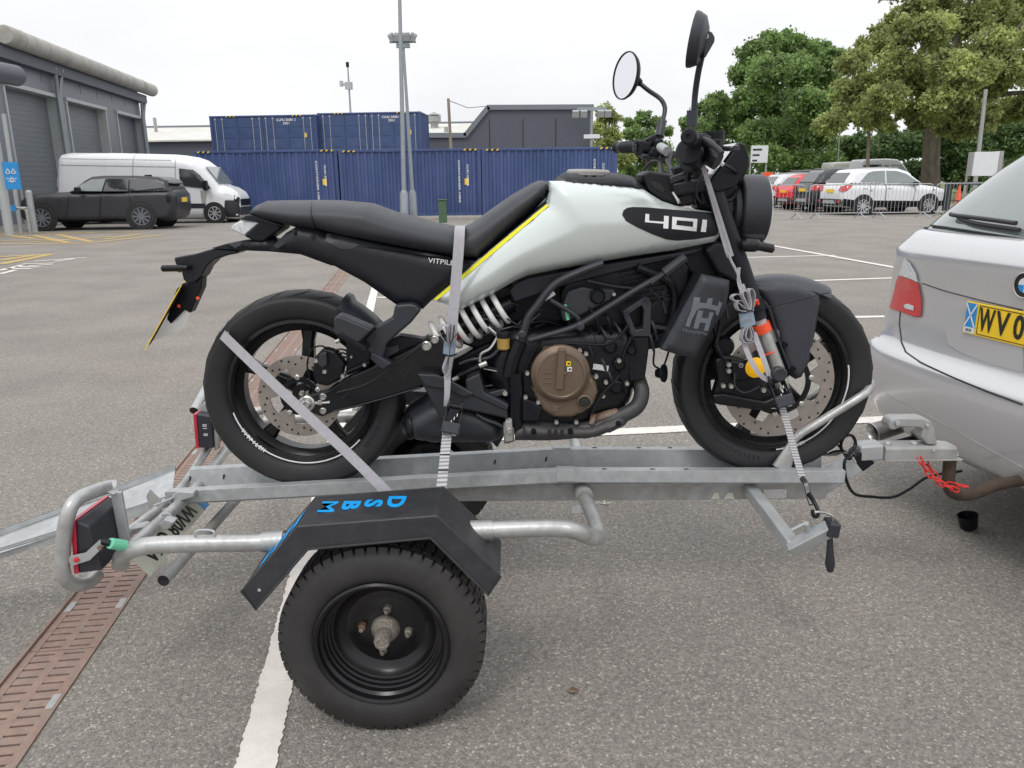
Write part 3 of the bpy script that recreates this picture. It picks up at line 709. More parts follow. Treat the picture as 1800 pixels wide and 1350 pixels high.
# downpipes
for (px, dx) in ((118, .0), (268, 0)):
    s_, z_ = on_wall(px, 250, .2)
    if px == 268: s_ = .12
    for q in (-.10, .12):
        mb = MB(); mb.tube(catmull([WP(s_+q*3.2, gz-.45, .3), WP(s_+q*2.4, gz-.8, .25), WP(s_+q, gz-1.5, .16), WP(s_+q, gz-2.2, .16), WP(s_+q, .05, .16)], 5), .075, 10); mb.build('downpipe', M['polegrey'], wk)
# second lower dark canopy roll at left edge
mb = MB(); a = P(28, 133, Y=22.3); b = P(-90, 112, Y=19.5); dv = (b-a).normalized()
mb.tube([a-dv*.16, a-dv*.1, a, b], [.1, .2, .27, .27], 24); mb.build('canopy_roll', M['clad'], wk)
# pale leaning column and sign
a0 = P(0, 270, Y=21.5); a1 = P(16, 398, Y=21.5)
mb = MB(); c0_ = P(-8, 250, Y=22); c1_ = P(14, 396, Y=22); mb.tube([c0_, V((c1_.x, c1_.y, 0))], .12, 16); mb.build('canopy_column', M['trim'], wk)
mb = MB(); c0_ = P(6, 200, Y=23.2); c1_ = P(35, 395, Y=23.2); mb.tube([c0_, V((c1_.x, 23.2, 0))], .06, 12); mb.build('canopy_column', M['trim'], wk)
a, b = P(2, 285, Y=21.6), P(25, 333, Y=21.6)
sg = thing('test_station_sign', (a.x, 21.6, b.z), 'blue vehicle testing sign with three white triangles beside the workshop door', 'sign')
mb = MB(); mb.bb(a.x, a.x+.42, 21.6, 21.64, b.z, a.z); mb.build('board', M['signblue'], sg, bevel=.005)
w = .42; zc = a.z-.25
for (dx, dz_) in ((.14, .02), (.29, .02), (.215, -.20)):
    for s_ in (1, ):
        mb = MB(); c = V((a.x+dx, 21.592, zc+dz_)); q = .065
        p3 = [V((-q, 0, -q)), V((q, 0, -q)), V((0, 0, q))]
        for i in range(3): mb.bar(c+p3[i], c+p3[(i+1) % 3], .02, .008, up=(0, -1, 0), ext=.008)
        mb.build('triangle_emblem', M['signw'], sg, smooth=False)
for k in range(4):
    text_obj('VEHICLE TEST' if k == 0 else 'STATION', .05, frame((a.x+.21, 21.59, b.z+.28-k*.065), *FRONT), M['signw'], 'sign_text', sg, bold=.001) if k < 2 else None
# handrail in front
hr = thing('handrail', (P(20, 395, Y=22.8).x, 22.8, 0), 'galvanised tube handrail with small blue plate left of the charcoal car', 'handrail')
xa, xb = P(-60, 367, Y=22.8), P(46, 366, Y=22.8)
mb = MB(); mb.tube(catmull([xa, xb-V((.15, 0, 0)), xb+V((-.02, 0, -.04)), V((xb.x, 22.8, xb.z-.2)), V((xb.x, 22.8, 0))], 5), .045, 10); mb.build('rail', M['tube'], hr)
mb = MB(); c = P(50, 338, Y=23.2); mb.tube([V((c.x, 23.2, 0)), c], .09, 14); mb.lathe(c, (0, 0, 1), [(.09, 0), (.07, .05), (0, .07)], 14)
tag(mb.build('bollard', M['galv']), 'round grey steel bollard at the nose of the charcoal car', 'bollard')
mb = MB(); c = P(20, 366, Y=22.7); mb.bb(c.x-.13, c.x+.13, 22.70, 22.72, c.z-.08, c.z+.08); mb.build('blue_plate', M['signblue'], hr, bevel=.004)
# ================================================================ MOTORCYCLE
YB = 2.26
def B(px, py, off=0):
    """side view point of the motorcycle on the vertical plane `off` metres nearer than its centre plane"""
    q = P(px, py, Y=YB-off); return (q.x, q.z)
def BL(pts, off=0): return [B(x, y, off) for x, y in pts]
def B3(px, py, off=0): return P(px, py, Y=YB-off)
bike = thing('motorcycle', (B(540, 850)[0]+.7, YB, B(950, 840)[1]), 'black motorcycle with pale silver green tank strapped upright in the trailer channel', 'motorcycle')
class Blob:
    """side outline swelled to a rounded body: y = half width, falling to `edge` at the outline"""
    def __init__(s, poly, w, R, edge=.0, res=.012, profile=None, p=2.0):
        s.poly = [V(q) for q in poly]; s.w = w; s.R = R; s.edge = edge; s.res = res; s.prof = profile; s.p = p
    def dist(s, q):
        b = 1e9; n = len(s.poly)
        for i in range(n):
            a, c = s.poly[i], s.poly[(i+1) % n]; ac = c-a; t = max(0, min(1, (q-a).dot(ac)/max(ac.length_squared, 1e-12)))
            b = min(b, (q-a-ac*t).length)
        return b
    def half(s, q):
        d = min(1, s.dist(q)/s.R); w = s.w(q.x, q.y) if callable(s.w) else s.w
        return s.edge+(w-s.edge)*(1-(1-d)**s.p)**(1/s.p)
    def grid(s, poly=None, res=None):
        poly = [V(q) for q in (poly or s.poly)]; res = res or s.res
        bd = []
        for i in range(len(poly)):
            a, c = poly[i], poly[(i+1) % len(poly)]; k = max(1, int((c-a).length/res))
            bd += [a+(c-a)*j/k for j in range(k)]
        xs = [q.x for q in bd]; ys = [q.y for q in bd]; pts = []
        def inside(q):
            r = False; n = len(bd); j = n-1
            for i in range(n):
                if (bd[i].y > q.y) != (bd[j].y > q.y) and q.x < (bd[j].x-bd[i].x)*(q.y-bd[i].y)/(bd[j].y-bd[i].y)+bd[i].x: r = not r
                j = i
            return r
        tmp = Blob(bd, 1, 1); x = min(xs); row = 0
        while x < max(xs):
            y = min(ys)+(row % 2)*res/2
            while y < max(ys):
                q = V((x, y))
                if inside(q) and tmp.dist(q) > res*.45: pts.append(q)
                y += res
            x += res*.866; row += 1
        # near-edge rows so that the rounding is smooth
        n = len(bd); edges = [(i, (i+1) % n) for i in range(n)]
        r = delaunay_2d_cdt(bd+pts, edges, [], 1, 1e-7)
        return r[0], [tuple(f) for f in r[2]]
    def mesh(s, mb, yc=None, both=True, near=True):
        yc = YB if yc is None else yc
        vs2, fs = s.grid(); hs = [s.half(v) for v in vs2]
        if near: mb.add([(v.x, yc-h, v.y) for v, h in zip(vs2, hs)], fs)
        if both: mb.add([(v.x, yc+h, v.y) for v, h in zip(vs2, hs)], [f[::-1] for f in fs])
        if s.edge > 1e-5 and both and near:
            n = len(s.poly); bd = s.poly
            mb.add([(q.x, yc-s.edge, q.y) for q in bd]+[(q.x, yc+s.edge, q.y) for q in bd], [(i, (i+1) % n, n+(i+1) % n, n+i) for i in range(n)])
        return mb
    def decal(s, mb, poly, lift=.0015, yc=None, res=.008):
        yc = YB if yc is None else yc
        vs2, fs = s.grid(poly, res)
        mb.add([(v.x, yc-s.half(v)-lift, v.y) for v in vs2], fs); return mb
def part(mb, name, mat, bevel=0, parent=None, **k):
    return mb.build(name, M[mat] if isinstance(mat, str) else [M[q] for q in mat], parent or bike, bevel=bevel, **k)
def plate(pts, off0, off1, name, mat, bevel=.004, parent=None, ref=None, **k):
    """flat panel: outline read on plane `ref` (default off1, its near face), thickness off0..off1"""
    mb = MB(); mb.prism(BL(pts, off1 if ref is None else ref), YB-off1, YB-off0)
    return part(mb, name, mat, bevel, parent, **k)
def bolt(px, py, off, r=.007, parent=None, mat='steel', h=.006):
    c = B3(px, py, off); mb = MB(); mb.lathe(c, (0, -1, 0), [(r, -.01), (r, h*.6), (r*.8, h), (r*.45, h), (r*.4, h*.3), (0, h*.3)], 12)
    return part(mb, 'bolt', mat, parent=parent)
def hose(pts, r, name='hose', mat='black', parent=None, n=6, off=None):
    mb = MB(); q = [B3(*p) if len(p) == 3 else B3(p[0], p[1], off) for p in pts]
    mb.tube(catmull(q, n), r, 8); return part(mb, name, mat, parent=parent)

# ---- wheels
def moto_wheel(cx, cy, R, W, phase, name, rear):
    c = B3(cx, cy, 0)
    w = thing(name, c, None, None); w.parent = bike; w.location = c-WL[bike.name]
    hw = W/2; rim = .216
    # tyre with sipes cut as shallow dark grooves
    mb = MB(); pr = []
    for k in range(15):
        a = -math.pi/2*1.04+math.pi*1.04*k/14
        pr.append((R-.0-(R-rim-.045)*.62*(1-math.cos(a)), math.sin(a)*hw))
    pr = [(rim+.003, -hw*.72), (rim+.02, -hw*.93)]+[p for p in pr if p[0] > rim+.028]+[(rim+.02, hw*.93), (rim+.003, hw*.72)]
    mb.lathe(c, (0, -1, 0), pr, 96, close=True); ty = part(mb, 'tyre', 'tyre', parent=w, ang=60)
    def tsurf(t_, ang_):
        a = t_*math.pi/2*1.04
        r = R-(R-rim-.045)*.62*(1-math.cos(a))+.0001; h = math.sin(a)*hw*1.006
        return V((math.cos(ang_)*r, -h, math.sin(ang_)*r))+c
    mb = MB()
    for k in range(26):
        a = k*2*math.pi/26
        for s_ in (1, -1):
            p = [tsurf(s_*t_, a+s_*.0+da) for t_, da in ((.12, .0), (.3, .05), (.5, .115), (.64, .19))]
            mb.tube(p, [.0006, .0018, .0018, .0006], 5)
    part(mb, 'tread_groove', 'ink', parent=w, kind='stuff')
    # rim barrel
    mb = MB()
    mb.lathe(c, (0, -1, 0), [(rim+.006, -hw*.76), (rim-.004, -hw*.78), (rim-.012, -hw*.66), (rim-.014, -hw*.5), (rim-.030, -hw*.3), (rim-.032, hw*.3), (rim-.014, hw*.5), (rim-.012, hw*.66), (rim-.004, hw*.78), (rim+.006, hw*.76)], 72, close=True)
    rm = part(mb, 'rim', 'rim', parent=w, ang=30)
    # white pinstripe arcs
    for (a0, a1) in (((195, 318),) if rear else ((275, 372), )):
        mb = MB(); n = 40
        for r_ in ((rim+.001),):
            pts = [c+V((math.cos(rad(a0+(a1-a0)*i/n))*r_, -hw*.80, math.sin(rad(a0+(a1-a0)*i/n))*r_)) for i in range(n+1)]
            mb.tube(pts, .0022, 5)
        part(mb, 'rim_stripe', 'white', parent=w)
    for k in range(5):
        a = rad(phase+72*k); d = V((math.cos(a), 0, math.sin(a))); t_ = V((-math.sin(a), 0, math.cos(a)))
        rings = []
        for (r_, hw_, th) in ((.03, .024, .030), (.09, .019, .020), (.15, .017, .015), (.19, .024, .016)):
            p = c+d*r_; rings.append([p+t_*hw_+V((0, -th*.5, 0)), p+t_*hw_*.6+V((0, -th, 0)), p-t_*hw_*.6+V((0, -th, 0)), p-t_*hw_+V((0, -th*.5, 0)), p-t_*hw_+V((0, th, 0)), p+t_*hw_+V((0, th, 0))])
        mb = MB(); mb.loft(rings); part(mb, 'spoke', 'rim', .002, parent=w)
    mb = MB(); mb.lathe(c, (0, -1, 0), [(0, -.06), (.03, -.06), (.034, -.04), (.04, 0), (.034, .04), (.03, .06), (0, .06)], 32); part(mb, 'hub', 'rim', parent=w)
    return w, c, rim, hw
def disc(c, off, r, r_in, w, spokes=6, ph=0):
    o = V((c.x, YB-off, c.z)); mb = MB(); n = 90
    # perforated ring: holes left out as real gaps would be tiny, so they are drilled as dark plugs
    mb.lathe(o, (0, -1, 0), [(r_in, -.0025), (r, -.0025), (r, .0025), (r_in, .0025)], n, close=True); d = part(mb, 'brake_disc', 'disc', parent=w)
    mb = MB()
    for k in range(36):
        a = rad(k*10+3); q = r_in+(r-r_in)*(.25, .55, .8)[k % 3]
        mb.lathe(o+V((math.cos(a)*q, -.0027, math.sin(a)*q)), (0, -1, 0), [(.0036, 0), (.0036, .0006), (0, .0006)], 8)
    part(mb, 'drilled_hole', 'ink', parent=d, kind='stuff')
    for k in range(spokes):
        a = rad(ph+k*360/spokes); dv = V((math.cos(a), 0, math.sin(a))); t_ = V((-dv.z, 0, dv.x)); mb = MB()
        q = r_in+.004; e = r_in-.034
        pts = [o+dv*q+t_*.035, o+dv*q-t_*.035, o+dv*e-t_*.012, o+dv*e+t_*.012]
        mb.add([p+V((0, -.002, 0)) for p in pts]+[p+V((0, .002, 0)) for p in pts], [(0, 1, 2, 3), (7, 6, 5, 4), (0, 4, 5, 1), (1, 5, 6, 2), (2, 6, 7, 3), (3, 7, 4, 0)]); part(mb, 'disc_tab', 'disc', parent=w)
        b = o+dv*(e+.004)+V((0, -.003, 0)); mb = MB(); mb.lathe(b, (0, -1, 0), [(.008, 0), (.008, .004), (.005, .006), (0, .006)], 10); part(mb, 'rivet', 'steel', parent=w)
    mb = MB(); mb.lathe(o, (0, -1, 0), [(r_in-.045, -.002), (r_in-.030, -.002), (r_in-.030, .003), (r_in-.045, .003)], 48, close=True); part(mb, 'disc_carrier', 'dark', parent=w)
    return d
rw, rc, rim, rhw = moto_wheel(540.5, 683, .300, .150, 84, 'rear_wheel', True)
disc(rc, .085, .122, .088, rw, 5, 20)
fw, fc, frim, fhw = moto_wheel(1354, 662.5, .296, .116, 31, 'front_wheel', False)
disc(fc, .072, .163, .125, fw, 7, 10)
mb = MB(); mb.lathe(V((fc.x, YB-.07, fc.z)), (0, -1, 0), [(.08, 0), (.09, 0), (.09, .004), (.08, .004)], 40, close=True); part(mb, 'tone_ring', 'dark', parent=fw)
# tyre and rim lettering, laid along arcs
def arc_text(s_, c, r, off, a_mid, size, mat, parent, name, flip=False, squash=1.0, sp=1.0):
    n = len(s_)
    for i, chh in enumerate(s_):
        if chh == ' ': continue
        a = a_mid+(i-(n-1)/2)*size*.78*sp/r*(1 if flip else -1)
        d = V((math.cos(a), 0, math.sin(a))); o = V((c.x, YB-off, c.z))+d*r
        x = V((-d.z, 0, d.x))*(1 if flip else -1); y = -d if flip else d
        text_obj(chh, size, frame(o, x, y), M[mat], name, parent, ext=.0008, bold=.0008)
arc_text('MICHELIN', rc, .262, rhw*.915, rad(270), .024, 'grey', rw, 'tyre_lettering', flip=False)
arc_text('VITPILEN', rc, rim+.002, rhw*.80, rad(222), .015, 'white', rw, 'rim_lettering', flip=True, sp=1.0)
arc_text('VITPILEN', fc, rim+.002, fhw*.80, rad(289), .011, 'white', fw, 'rim_lettering', flip=True)
for w_, c_, a0, a1 in ((rw, rc, -42, -12), (fw, fc, 215, 262)):
    mb = MB()
    hwid = rhw if w_ is rw else fhw
    for k in range(14):
        a = rad(a0+(a1-a0)*k/13); d = V((math.cos(a), 0, math.sin(a))); mb.bar(c_+d*.236+V((0, -hwid*.965, 0)), c_+d*.262+V((0, -hwid*.935, 0)), .005, .002, up=(0, -1, 0))
    part(mb, 'sidewall_rib', 'grey', parent=w_, kind='stuff')
for (px, py) in ((600, 768), (1410, 655)):
    c = B3(px, py, .05); mb = MB(); mb.tube([c, c+V((-.018, -.02, .012))], .004, 8); part(mb, 'valve_stem', 'black', parent=rw if px < 900 else fw)
mb = MB(); c = B3(658, 779, .07); mb.box(c, (.014, .001, .012)); part(mb, 'blue_rim_tag', 'blue', parent=rw)

# ---- frame, engine
def engine():
    # crankcase body and cylinder as dark blocks with real relief
    Blob_ = Blob(BL([(862, 596), (900, 560), (1000, 560), (1105, 556), (1128, 600), (1108, 690), (1085, 722), (1040, 735), (1010, 752), (930, 752), (898, 742), (880, 700), (846, 650)]), .125, .05, .03, res=.02)
    mb = Blob_.mesh(MB()); part(mb, 'crankcase', 'dark', ang=50)
    mb = MB(); mb.prism(BL([(1000, 470), (1190, 440), (1215, 470), (1212, 500), (1180, 560), (1172, 612), (1110, 620), (1000, 590), (985, 520)], .07), YB-.07, YB+.09); part(mb, 'cylinder_block', 'dark', .012)
    for k in range(9):
        mb = MB(); a = B(1090+k*1.5, 472+k*8.5, .085); b = B(1178+k*1.5, 456+k*8.5, .085)
        mb.bar((a[0], YB-.0, a[1]), (b[0], YB-.0, b[1]), .17, .0035); part(mb, 'cooling_fin', 'dark')
    mb = MB(); mb.prism(BL([(800, 548), (835, 520), (985, 470), (1110, 450), (1010, 560), (900, 590), (850, 620), (800, 600)], .02), YB-.02, YB+.06); part(mb, 'airbox', 'black', .01)
    mb = MB(); mb.prism(BL([(780, 640), (860, 600), (900, 640), (905, 760), (830, 740), (790, 700)], .03), YB-.03, YB+.06); part(mb, 'gearbox_rear', 'dark', .012)
engine()
# bronze clutch cover: stepped discs
c1 = B3(985, 656, .150)
lob = [(948, 640), (952, 612), (985, 606), (1010, 612), (1030, 632), (1036, 655), (1050, 668), (1056, 690), (1048, 712), (1030, 728), (1005, 738), (975, 738), (952, 726), (940, 705), (932, 685)]
bl = Blob(BL(lob, .155), .155, .012, .10, res=.008); mb = bl.mesh(MB(), both=False); v = mb
n_ = len(bl.poly); mb.add([(q.x, YB-.10, q.y) for q in bl.poly]+[(q.x, YB-.06, q.y) for q in bl.poly], [(i, (i+1) % n_, n_+(i+1) % n_, n_+i) for i in range(n_)])
cover = part(mb, 'clutch_cover', 'bronze', ang=50)
mb = MB(); r_ = .0795; mb.lathe(V((c1.x, YB-.148, c1.z)), (0, -1, 0), [(r_+.004, 0), (r_+.003, .014), (r_-.010, .026), (r_-.016, .0275), (r_-.018, .026), (0, .026)], 64); part(mb, 'clutch_cap', 'bronze', parent=cover, ang=22)
def rib(x0, y0, x1, y1, w, h, off, mat='bronze', par=None, name='cover_rib'):
    a, b = B3(x0, y0, off), B3(x1, y1, off); mb = MB(); mb.bar(a, b, w, h, up=(0, -1, 0)); return part(mb, name, mat, .004, parent=par or cover, seg=3)
rib(988, 612, 983, 684, .022, .016, .178); rib(979, 660, 995, 655, .010, .012, .178)
for q in ((956, 655, 969, 655), (956, 664, 969, 664), (956, 673, 969, 673)): rib(*q, .0022, .003, .1755)
rib(970, 718, 983, 719, .02, .006, .155); rib(973, 730, 984, 708, .0, .0, .15) if False else None
o_ = B3(1027, 706, .158); mb = MB(); mb.lathe(o_, (0, -1, 0), [(.021, -.01), (.021, .004), (.017, .006), (.016, .0), (.012, .0), (.010, .003), (0, .003)], 28); part(mb, 'oil_sight_glass', 'bronze', parent=cover)
mb = MB(); mb.lathe(o_+V((0, -.0015, 0)), (0, -1, 0), [(.0155, 0), (.0155, .0015), (0, .0025)], 24); part(mb, 'sight_glass_pane', 'ink', parent=cover)
for (x, y) in ((1030, 622), (1048, 662), (1019, 616), (940, 657), (1060, 696), (938, 730), (946, 707), (1013, 742), (978, 742), (924, 698), (1065, 672), (927, 656), (1102, 674), (1088, 634)): bolt(x, y, .150, .0068)
for (x, y, m_, s_) in ((999, 639, 'plate', .013), (1001, 649, 'signw', .013)):
    c = B3(x, y, .1775); mb = MB(); mb.box(c, (s_, .001, s_)); part(mb, 'sticker', m_)
    mb = MB(); mb.box(c+V((.001, -.001, 0)), (s_*.45, .0008, s_*.4)); part(mb, 'sticker_mark', 'ink')
plate([(918, 700), (938, 706), (954, 718), (948, 742), (918, 742)], .10, .158, 'lower_guard', 'black', .006)
# timing side details right of the cover
mb = MB()
for (x, y, r) in ((1088, 640, .018), (1083, 680, .02), (1072, 608, .02), (1110, 615, .014)):
    mb = MB(); mb.lathe(B3(x, y, .13), (0, -1, 0), [(r, -.03), (r, .01), (r*.8, .014), (r*.7, .009), (0, .009)], 20); part(mb, 'casing_boss', 'dark')
c = B3(1056, 646, .128); mb = MB(); mb.box(c, (.044, .001, .016), Matrix.Rotation(rad(9), 3, 'Y')); part(mb, 'barcode_label', 'label')
c = B3(959, 524, .12); mb = MB(); mb.box(c, (.058, .001, .014), Matrix.Rotation(rad(-33), 3, 'Y')); part(mb, 'barcode_label', 'label')
c = B3(996, 549, .105); mb = MB(); mb.box(c, (.009, .001, .045), Matrix.Rotation(rad(-12), 3, 'Y')); part(mb, 'teal_sticker', 'green')
# black battery / ecu cover
plate([(985, 548), (997, 512), (1022, 504), (1084, 510), (1075, 528), (1010, 562), (990, 567)], .03, .104, 'electrics_cover', 'grey', .008)
mb = MB(); mb.lathe(B3(1050, 520, .105), (0, -1, 0), [(.022, -.01), (.022, .006), (.017, .012), (.015, .010), (0, .010)], 28); part(mb, 'filler_cap', 'black')
bolt(1079, 517, .107, .006)
# frame tubes
FT = [([(930, 598), (1010, 574), (1060, 545), (1120, 508), (1166, 482), (1190, 462)], .0085, .135),
      ([(917, 600), (928, 560), (942, 540), (975, 500), (1018, 478), (1060, 462)], .011, .125),
      ([(1020, 574), (1012, 555), (967, 527)], .007, .115),
      ([(1032, 494), (1080, 504), (1120, 508)], .006, .12),
      ([(895, 660), (902, 630), (914, 600)], .021, .13),
      ([(906, 655), (908, 700), (906, 760)], .022, .13),
      ([(985, 603), (1030, 605), (1065, 605), (1090, 590), (1105, 570)], .004, .14),
      ([(1100, 690), (1090, 650), (1098, 620), (1110, 592)], .006, .125),
      ([(1040, 728), (1048, 712), (1062, 690), (1090, 660)], .004, .16),
      ([(924, 650), (935, 625), (950, 600)], .004, .13)]
for pts, r, off in FT: hose([(x, y, off) for x, y in pts], r, 'frame_tube', 'grey' if r in (.0085, .011, .007) else 'black')
for (x, y) in ((1020, 574), (906, 672), (918, 588)):
    mb = MB(); mb.lathe(B3(x, y, .14), (0, -1, 0), [(.012, -.02), (.012, .003), (.008, .006), (0, .006)], 16); part(mb, 'frame_boss', 'grey')
hose([(1168, 480, .15), (1205, 452, .15)], .0135, 'coolant_hose', 'grey')
hose([(1145, 498, .145), (1168, 481, .15)], .005, 'hose', 'grey')
# front downtube bracket with window
br = [[(1093, 545), (1135, 520), (1144, 532), (1143, 590), (1110, 592)], ]
def frame_ring(outer, inner, o0, o1, name, mat):
    a, b = BL(outer, o1), BL(inner, o1); n = len(outer); mb = MB()
    v = [(x, YB-o1, z) for x, z in a]+[(x, YB-o1, z) for x, z in b]+[(x, YB-o0, z) for x, z in a]+[(x, YB-o0, z) for x, z in b]
    f = []
    for i in range(n):
        j = (i+1) % n; f += [(i, j, n+j, n+i), (2*n+i, 3*n+i, 3*n+j, 2*n+j), (i, 2*n+i, 2*n+j, j), (n+i, n+j, 3*n+j, 3*n+i)]
    mb.add(v, f); return part(mb, name, mat, .003)
frame_ring([(1093, 548), (1135, 521), (1145, 532), (1144, 592), (1112, 592)], [(1106, 552), (1128, 537), (1132, 545), (1130, 578), (1118, 580)], .06, .13, 'downtube_bracket', 'grey')
plate([(1110, 592), (1143, 592), (1140, 622), (1134, 668), (1106, 672), (1104, 630)], .05, .125, 'engine_mount', 'black', .006)
for (x, y) in ((1100, 549), (1137, 527)): bolt(x, y, .135, .007, mat='grey')
# radiator area round dark parts, horn
mb = MB(); mb.lathe(B3(1163, 525, .06), (0, -1, 0), [(.055, -.05), (.055, .0), (.05, .01), (.046, .004), (.03, .004), (.028, .012), (0, .012)], 32); part(mb, 'radiator_fan', 'dark')
for k in range(5):
    a = rad(k*72); c = B3(1163, 525, .075); mb = MB(); mb.bar(c, c+V((math.cos(a)*.045, 0, math.sin(a)*.045)), .006, .004, up=(0, -1, 0)); part(mb, 'fan_blade', 'grey')
mb = MB(); mb.lathe(B3(1165, 656, .09), (.86, -.5, .1), [(0, -.022), (.012, -.02), (.016, -.006), (.026, 0), (.027, .006), (.014, .010), (0, .008)], 28); part(mb, 'horn', 'black')
hose([(1150, 618, .08), (1149, 640, .09), (1158, 648, .09)], .003, 'horn_wire')
hose([(1176, 616, .08), (1170, 635, .09), (1163, 650, .09)], .003, 'horn_wire')
hose([(1120, 470, .10), (1180, 500, .09), (1180, 560, .08), (1150, 600, .07)], .012, 'radiator_hose', 'black')
hose([(1145, 575, .08), (1175, 580, .08), (1205, 592, .08)], .014, 'radiator_hose', 'dark')
mb = MB(); mb.prism(BL([(1190, 455), (1255, 440), (1300, 490), (1240, 600), (1200, 600), (1175, 520)], .0), YB-.02, YB+.05); part(mb, 'radiator_core', 'black', .01)
# shroud with emblem
shp = [(1233, 482), (1282, 493), (1281, 513), (1275, 545), (1236, 604), (1222, 630), (1189, 623), (1161, 614), (1182, 576), (1208, 528)]
sh = Blob(BL(shp, .15), lambda x, z: .165, .02, .15, res=.012); mb = sh.mesh(MB(), both=False); n_ = len(sh.poly)
mb.add([(q.x, YB-.15, q.y) for q in sh.poly]+[(q.x, YB-.06, q.y) for q in sh.poly], [(i, (i+1) % n_, n_+(i+1) % n_, n_+i) for i in range(n_)]); shroud = part(mb, 'radiator_shroud', 'grey', ang=50)
def Z8(x, y): return (1100+x/6.1375, 420+y/6.1375)
def decal_plate(b, pts, name, mat, parent, lift=.0012, ref=.16, conv=None, res=.01):
    pts = [conv(x, y) for x, y in pts] if conv else pts
    mb = MB(); b.decal(mb, BL(pts, ref), lift, res=res); return part(mb, name, mat, parent=parent)
M['emb'] = pbr('emblem_grey', (.13, .145, .165), .55, 0, .05)
decal_plate(sh, [(735, 625), (800, 630), (790, 680), (865, 690), (880, 635), (935, 635), (920, 705), (985, 720), (1000, 665), (1035, 690), (985, 830), (965, 800), (970, 775), (930, 758), (860, 745), (800, 745), (760, 765), (738, 810), (700, 880), (683, 945), (637, 935), (665, 850), (700, 770), (715, 700)], 'crown_emblem', 'emb', shroud, conv=Z8)
decal_plate(sh, [(775, 765), (830, 770), (812, 845), (880, 855), (900, 785), (945, 790), (915, 870), (885, 990), (835, 985), (858, 905), (795, 895), (772, 965), (725, 960), (745, 870)], 'crown_emblem', 'emb', shroud, conv=Z8)
text_obj('Husqvarna', .016, frame(V((B(1221, 588, .166)[0], YB-.1668, B(1221, 583, .166)[1])), (1, 0, -.16), (.16, 0, 1)), M['emb'], 'emblem_text', shroud)
# exhaust
mb = MB(); pts = [B3(1112, 612, .06), B3(1120, 660, .08), B3(1128, 690, .105), B3(1118, 716, .12), B3(1085, 734, .13), B3(1050, 750, .13), B3(980, 760, .13), B3(905, 760, .13)]
mb.tube(catmull(pts, 6), .0225, 20); part(mb, 'exhaust_header', 'exh')
sh2 = Blob(BL([(914, 740), (1000, 746), (1040, 744), (1092, 722), (1108, 738), (1108, 750), (1075, 766), (1040, 777), (960, 777), (908, 777)], .15), .168, .035, .10, res=.012)
mb = sh2.mesh(MB(), both=False); n_ = len(sh2.poly); mb.add([(q.x, YB-.10, q.y) for q in sh2.poly]+[(q.x, YB-.085, q.y) for q in sh2.poly], [(i, (i+1) % n_, n_+(i+1) % n_, n_+i) for i in range(n_)]); hs_ = part(mb, 'exhaust_heat_shield', 'exh', ang=60)
for x in (966, 977, 988):
    c = B3(x, 760, .168); mb = MB(); mb.box(c, (.010, .004, .020)); part(mb, 'shield_slot', 'ink', .0045, parent=hs_, seg=3)
for (x, y) in ((938, 759), (1003, 759), (1087, 745)): bolt(x, y, .166, .008, hs_, 'black')
mb = MB(); mb.tube(catmull([B3(1040, 738, .13), B3(1062, 730, .135), B3(1085, 724, .13)], 5), .012, 12); part(mb, 'hot_collector', 'rust')
mb = MB(); mb.tube([B3(1040, 745, .15), B3(1044, 728, .15)], .008, 10); part(mb, 'lambda_sensor', 'rust')
mb = MB(); mb.lathe(B3(893, 760, .13), (1, 0, .02), [(.03, -.012), (.033, -.008), (.033, .004), (.029, .008), (.03, .013), (.026, .018)], 28); part(mb, 'clamp_ring', 'hub')
plate([(888, 742), (900, 738), (902, 776), (888, 778)], .12, .165, 'clamp_bracket', 'galv2', .004); bolt(895, 757, .168, .009)
# muffler under the swingarm pivot
mf = Blob(BL([(706, 738), (716, 722), (750, 700), (775, 690), (860, 712), (892, 738), (892, 772), (866, 782), (760, 783), (722, 776), (708, 760)], .08), .125, .05, .02, res=.016)
mb = mf.mesh(MB()); muff = part(mb, 'muffler', 'grey', ang=60)
mb = MB(); mb.lathe(B3(722, 750, .085), (-.85, -.5, 0), [(.034, -.02), (.038, .01), (.034, .016), (.028, .008), (.027, -.03), (0, -.03)], 28); part(mb, 'tail_pipe', 'black', parent=muff)
hose([(838, 728, .125), (855, 738, .13), (872, 744, .13), (888, 752, .13)], .006, 'heat_pipe', 'grey')
# rider peg hanger panels
plate([(732, 657), (760, 660), (800, 680), (850, 700), (892, 712), (894, 738), (850, 728), (812, 720), (790, 760), (776, 742), (748, 688)], .10, .145, 'foot_guard', 'grey', .008)
plate([(732, 657), (768, 659), (798, 672), (835, 693), (815, 700), (788, 686), (748, 680)], .145, .156, 'foot_guard_rib', 'grey', .006)
plate([(818, 668), (843, 656), (852, 690), (895, 712), (892, 724), (820, 692)], .09, .15, 'peg_hanger', 'grey', .006)
plate([(852, 692), (886, 684), (893, 686), (894, 694), (862, 700)], .09, .13, 'hanger_lug', 'grey', .004); bolt(888, 691, .132, .0085)
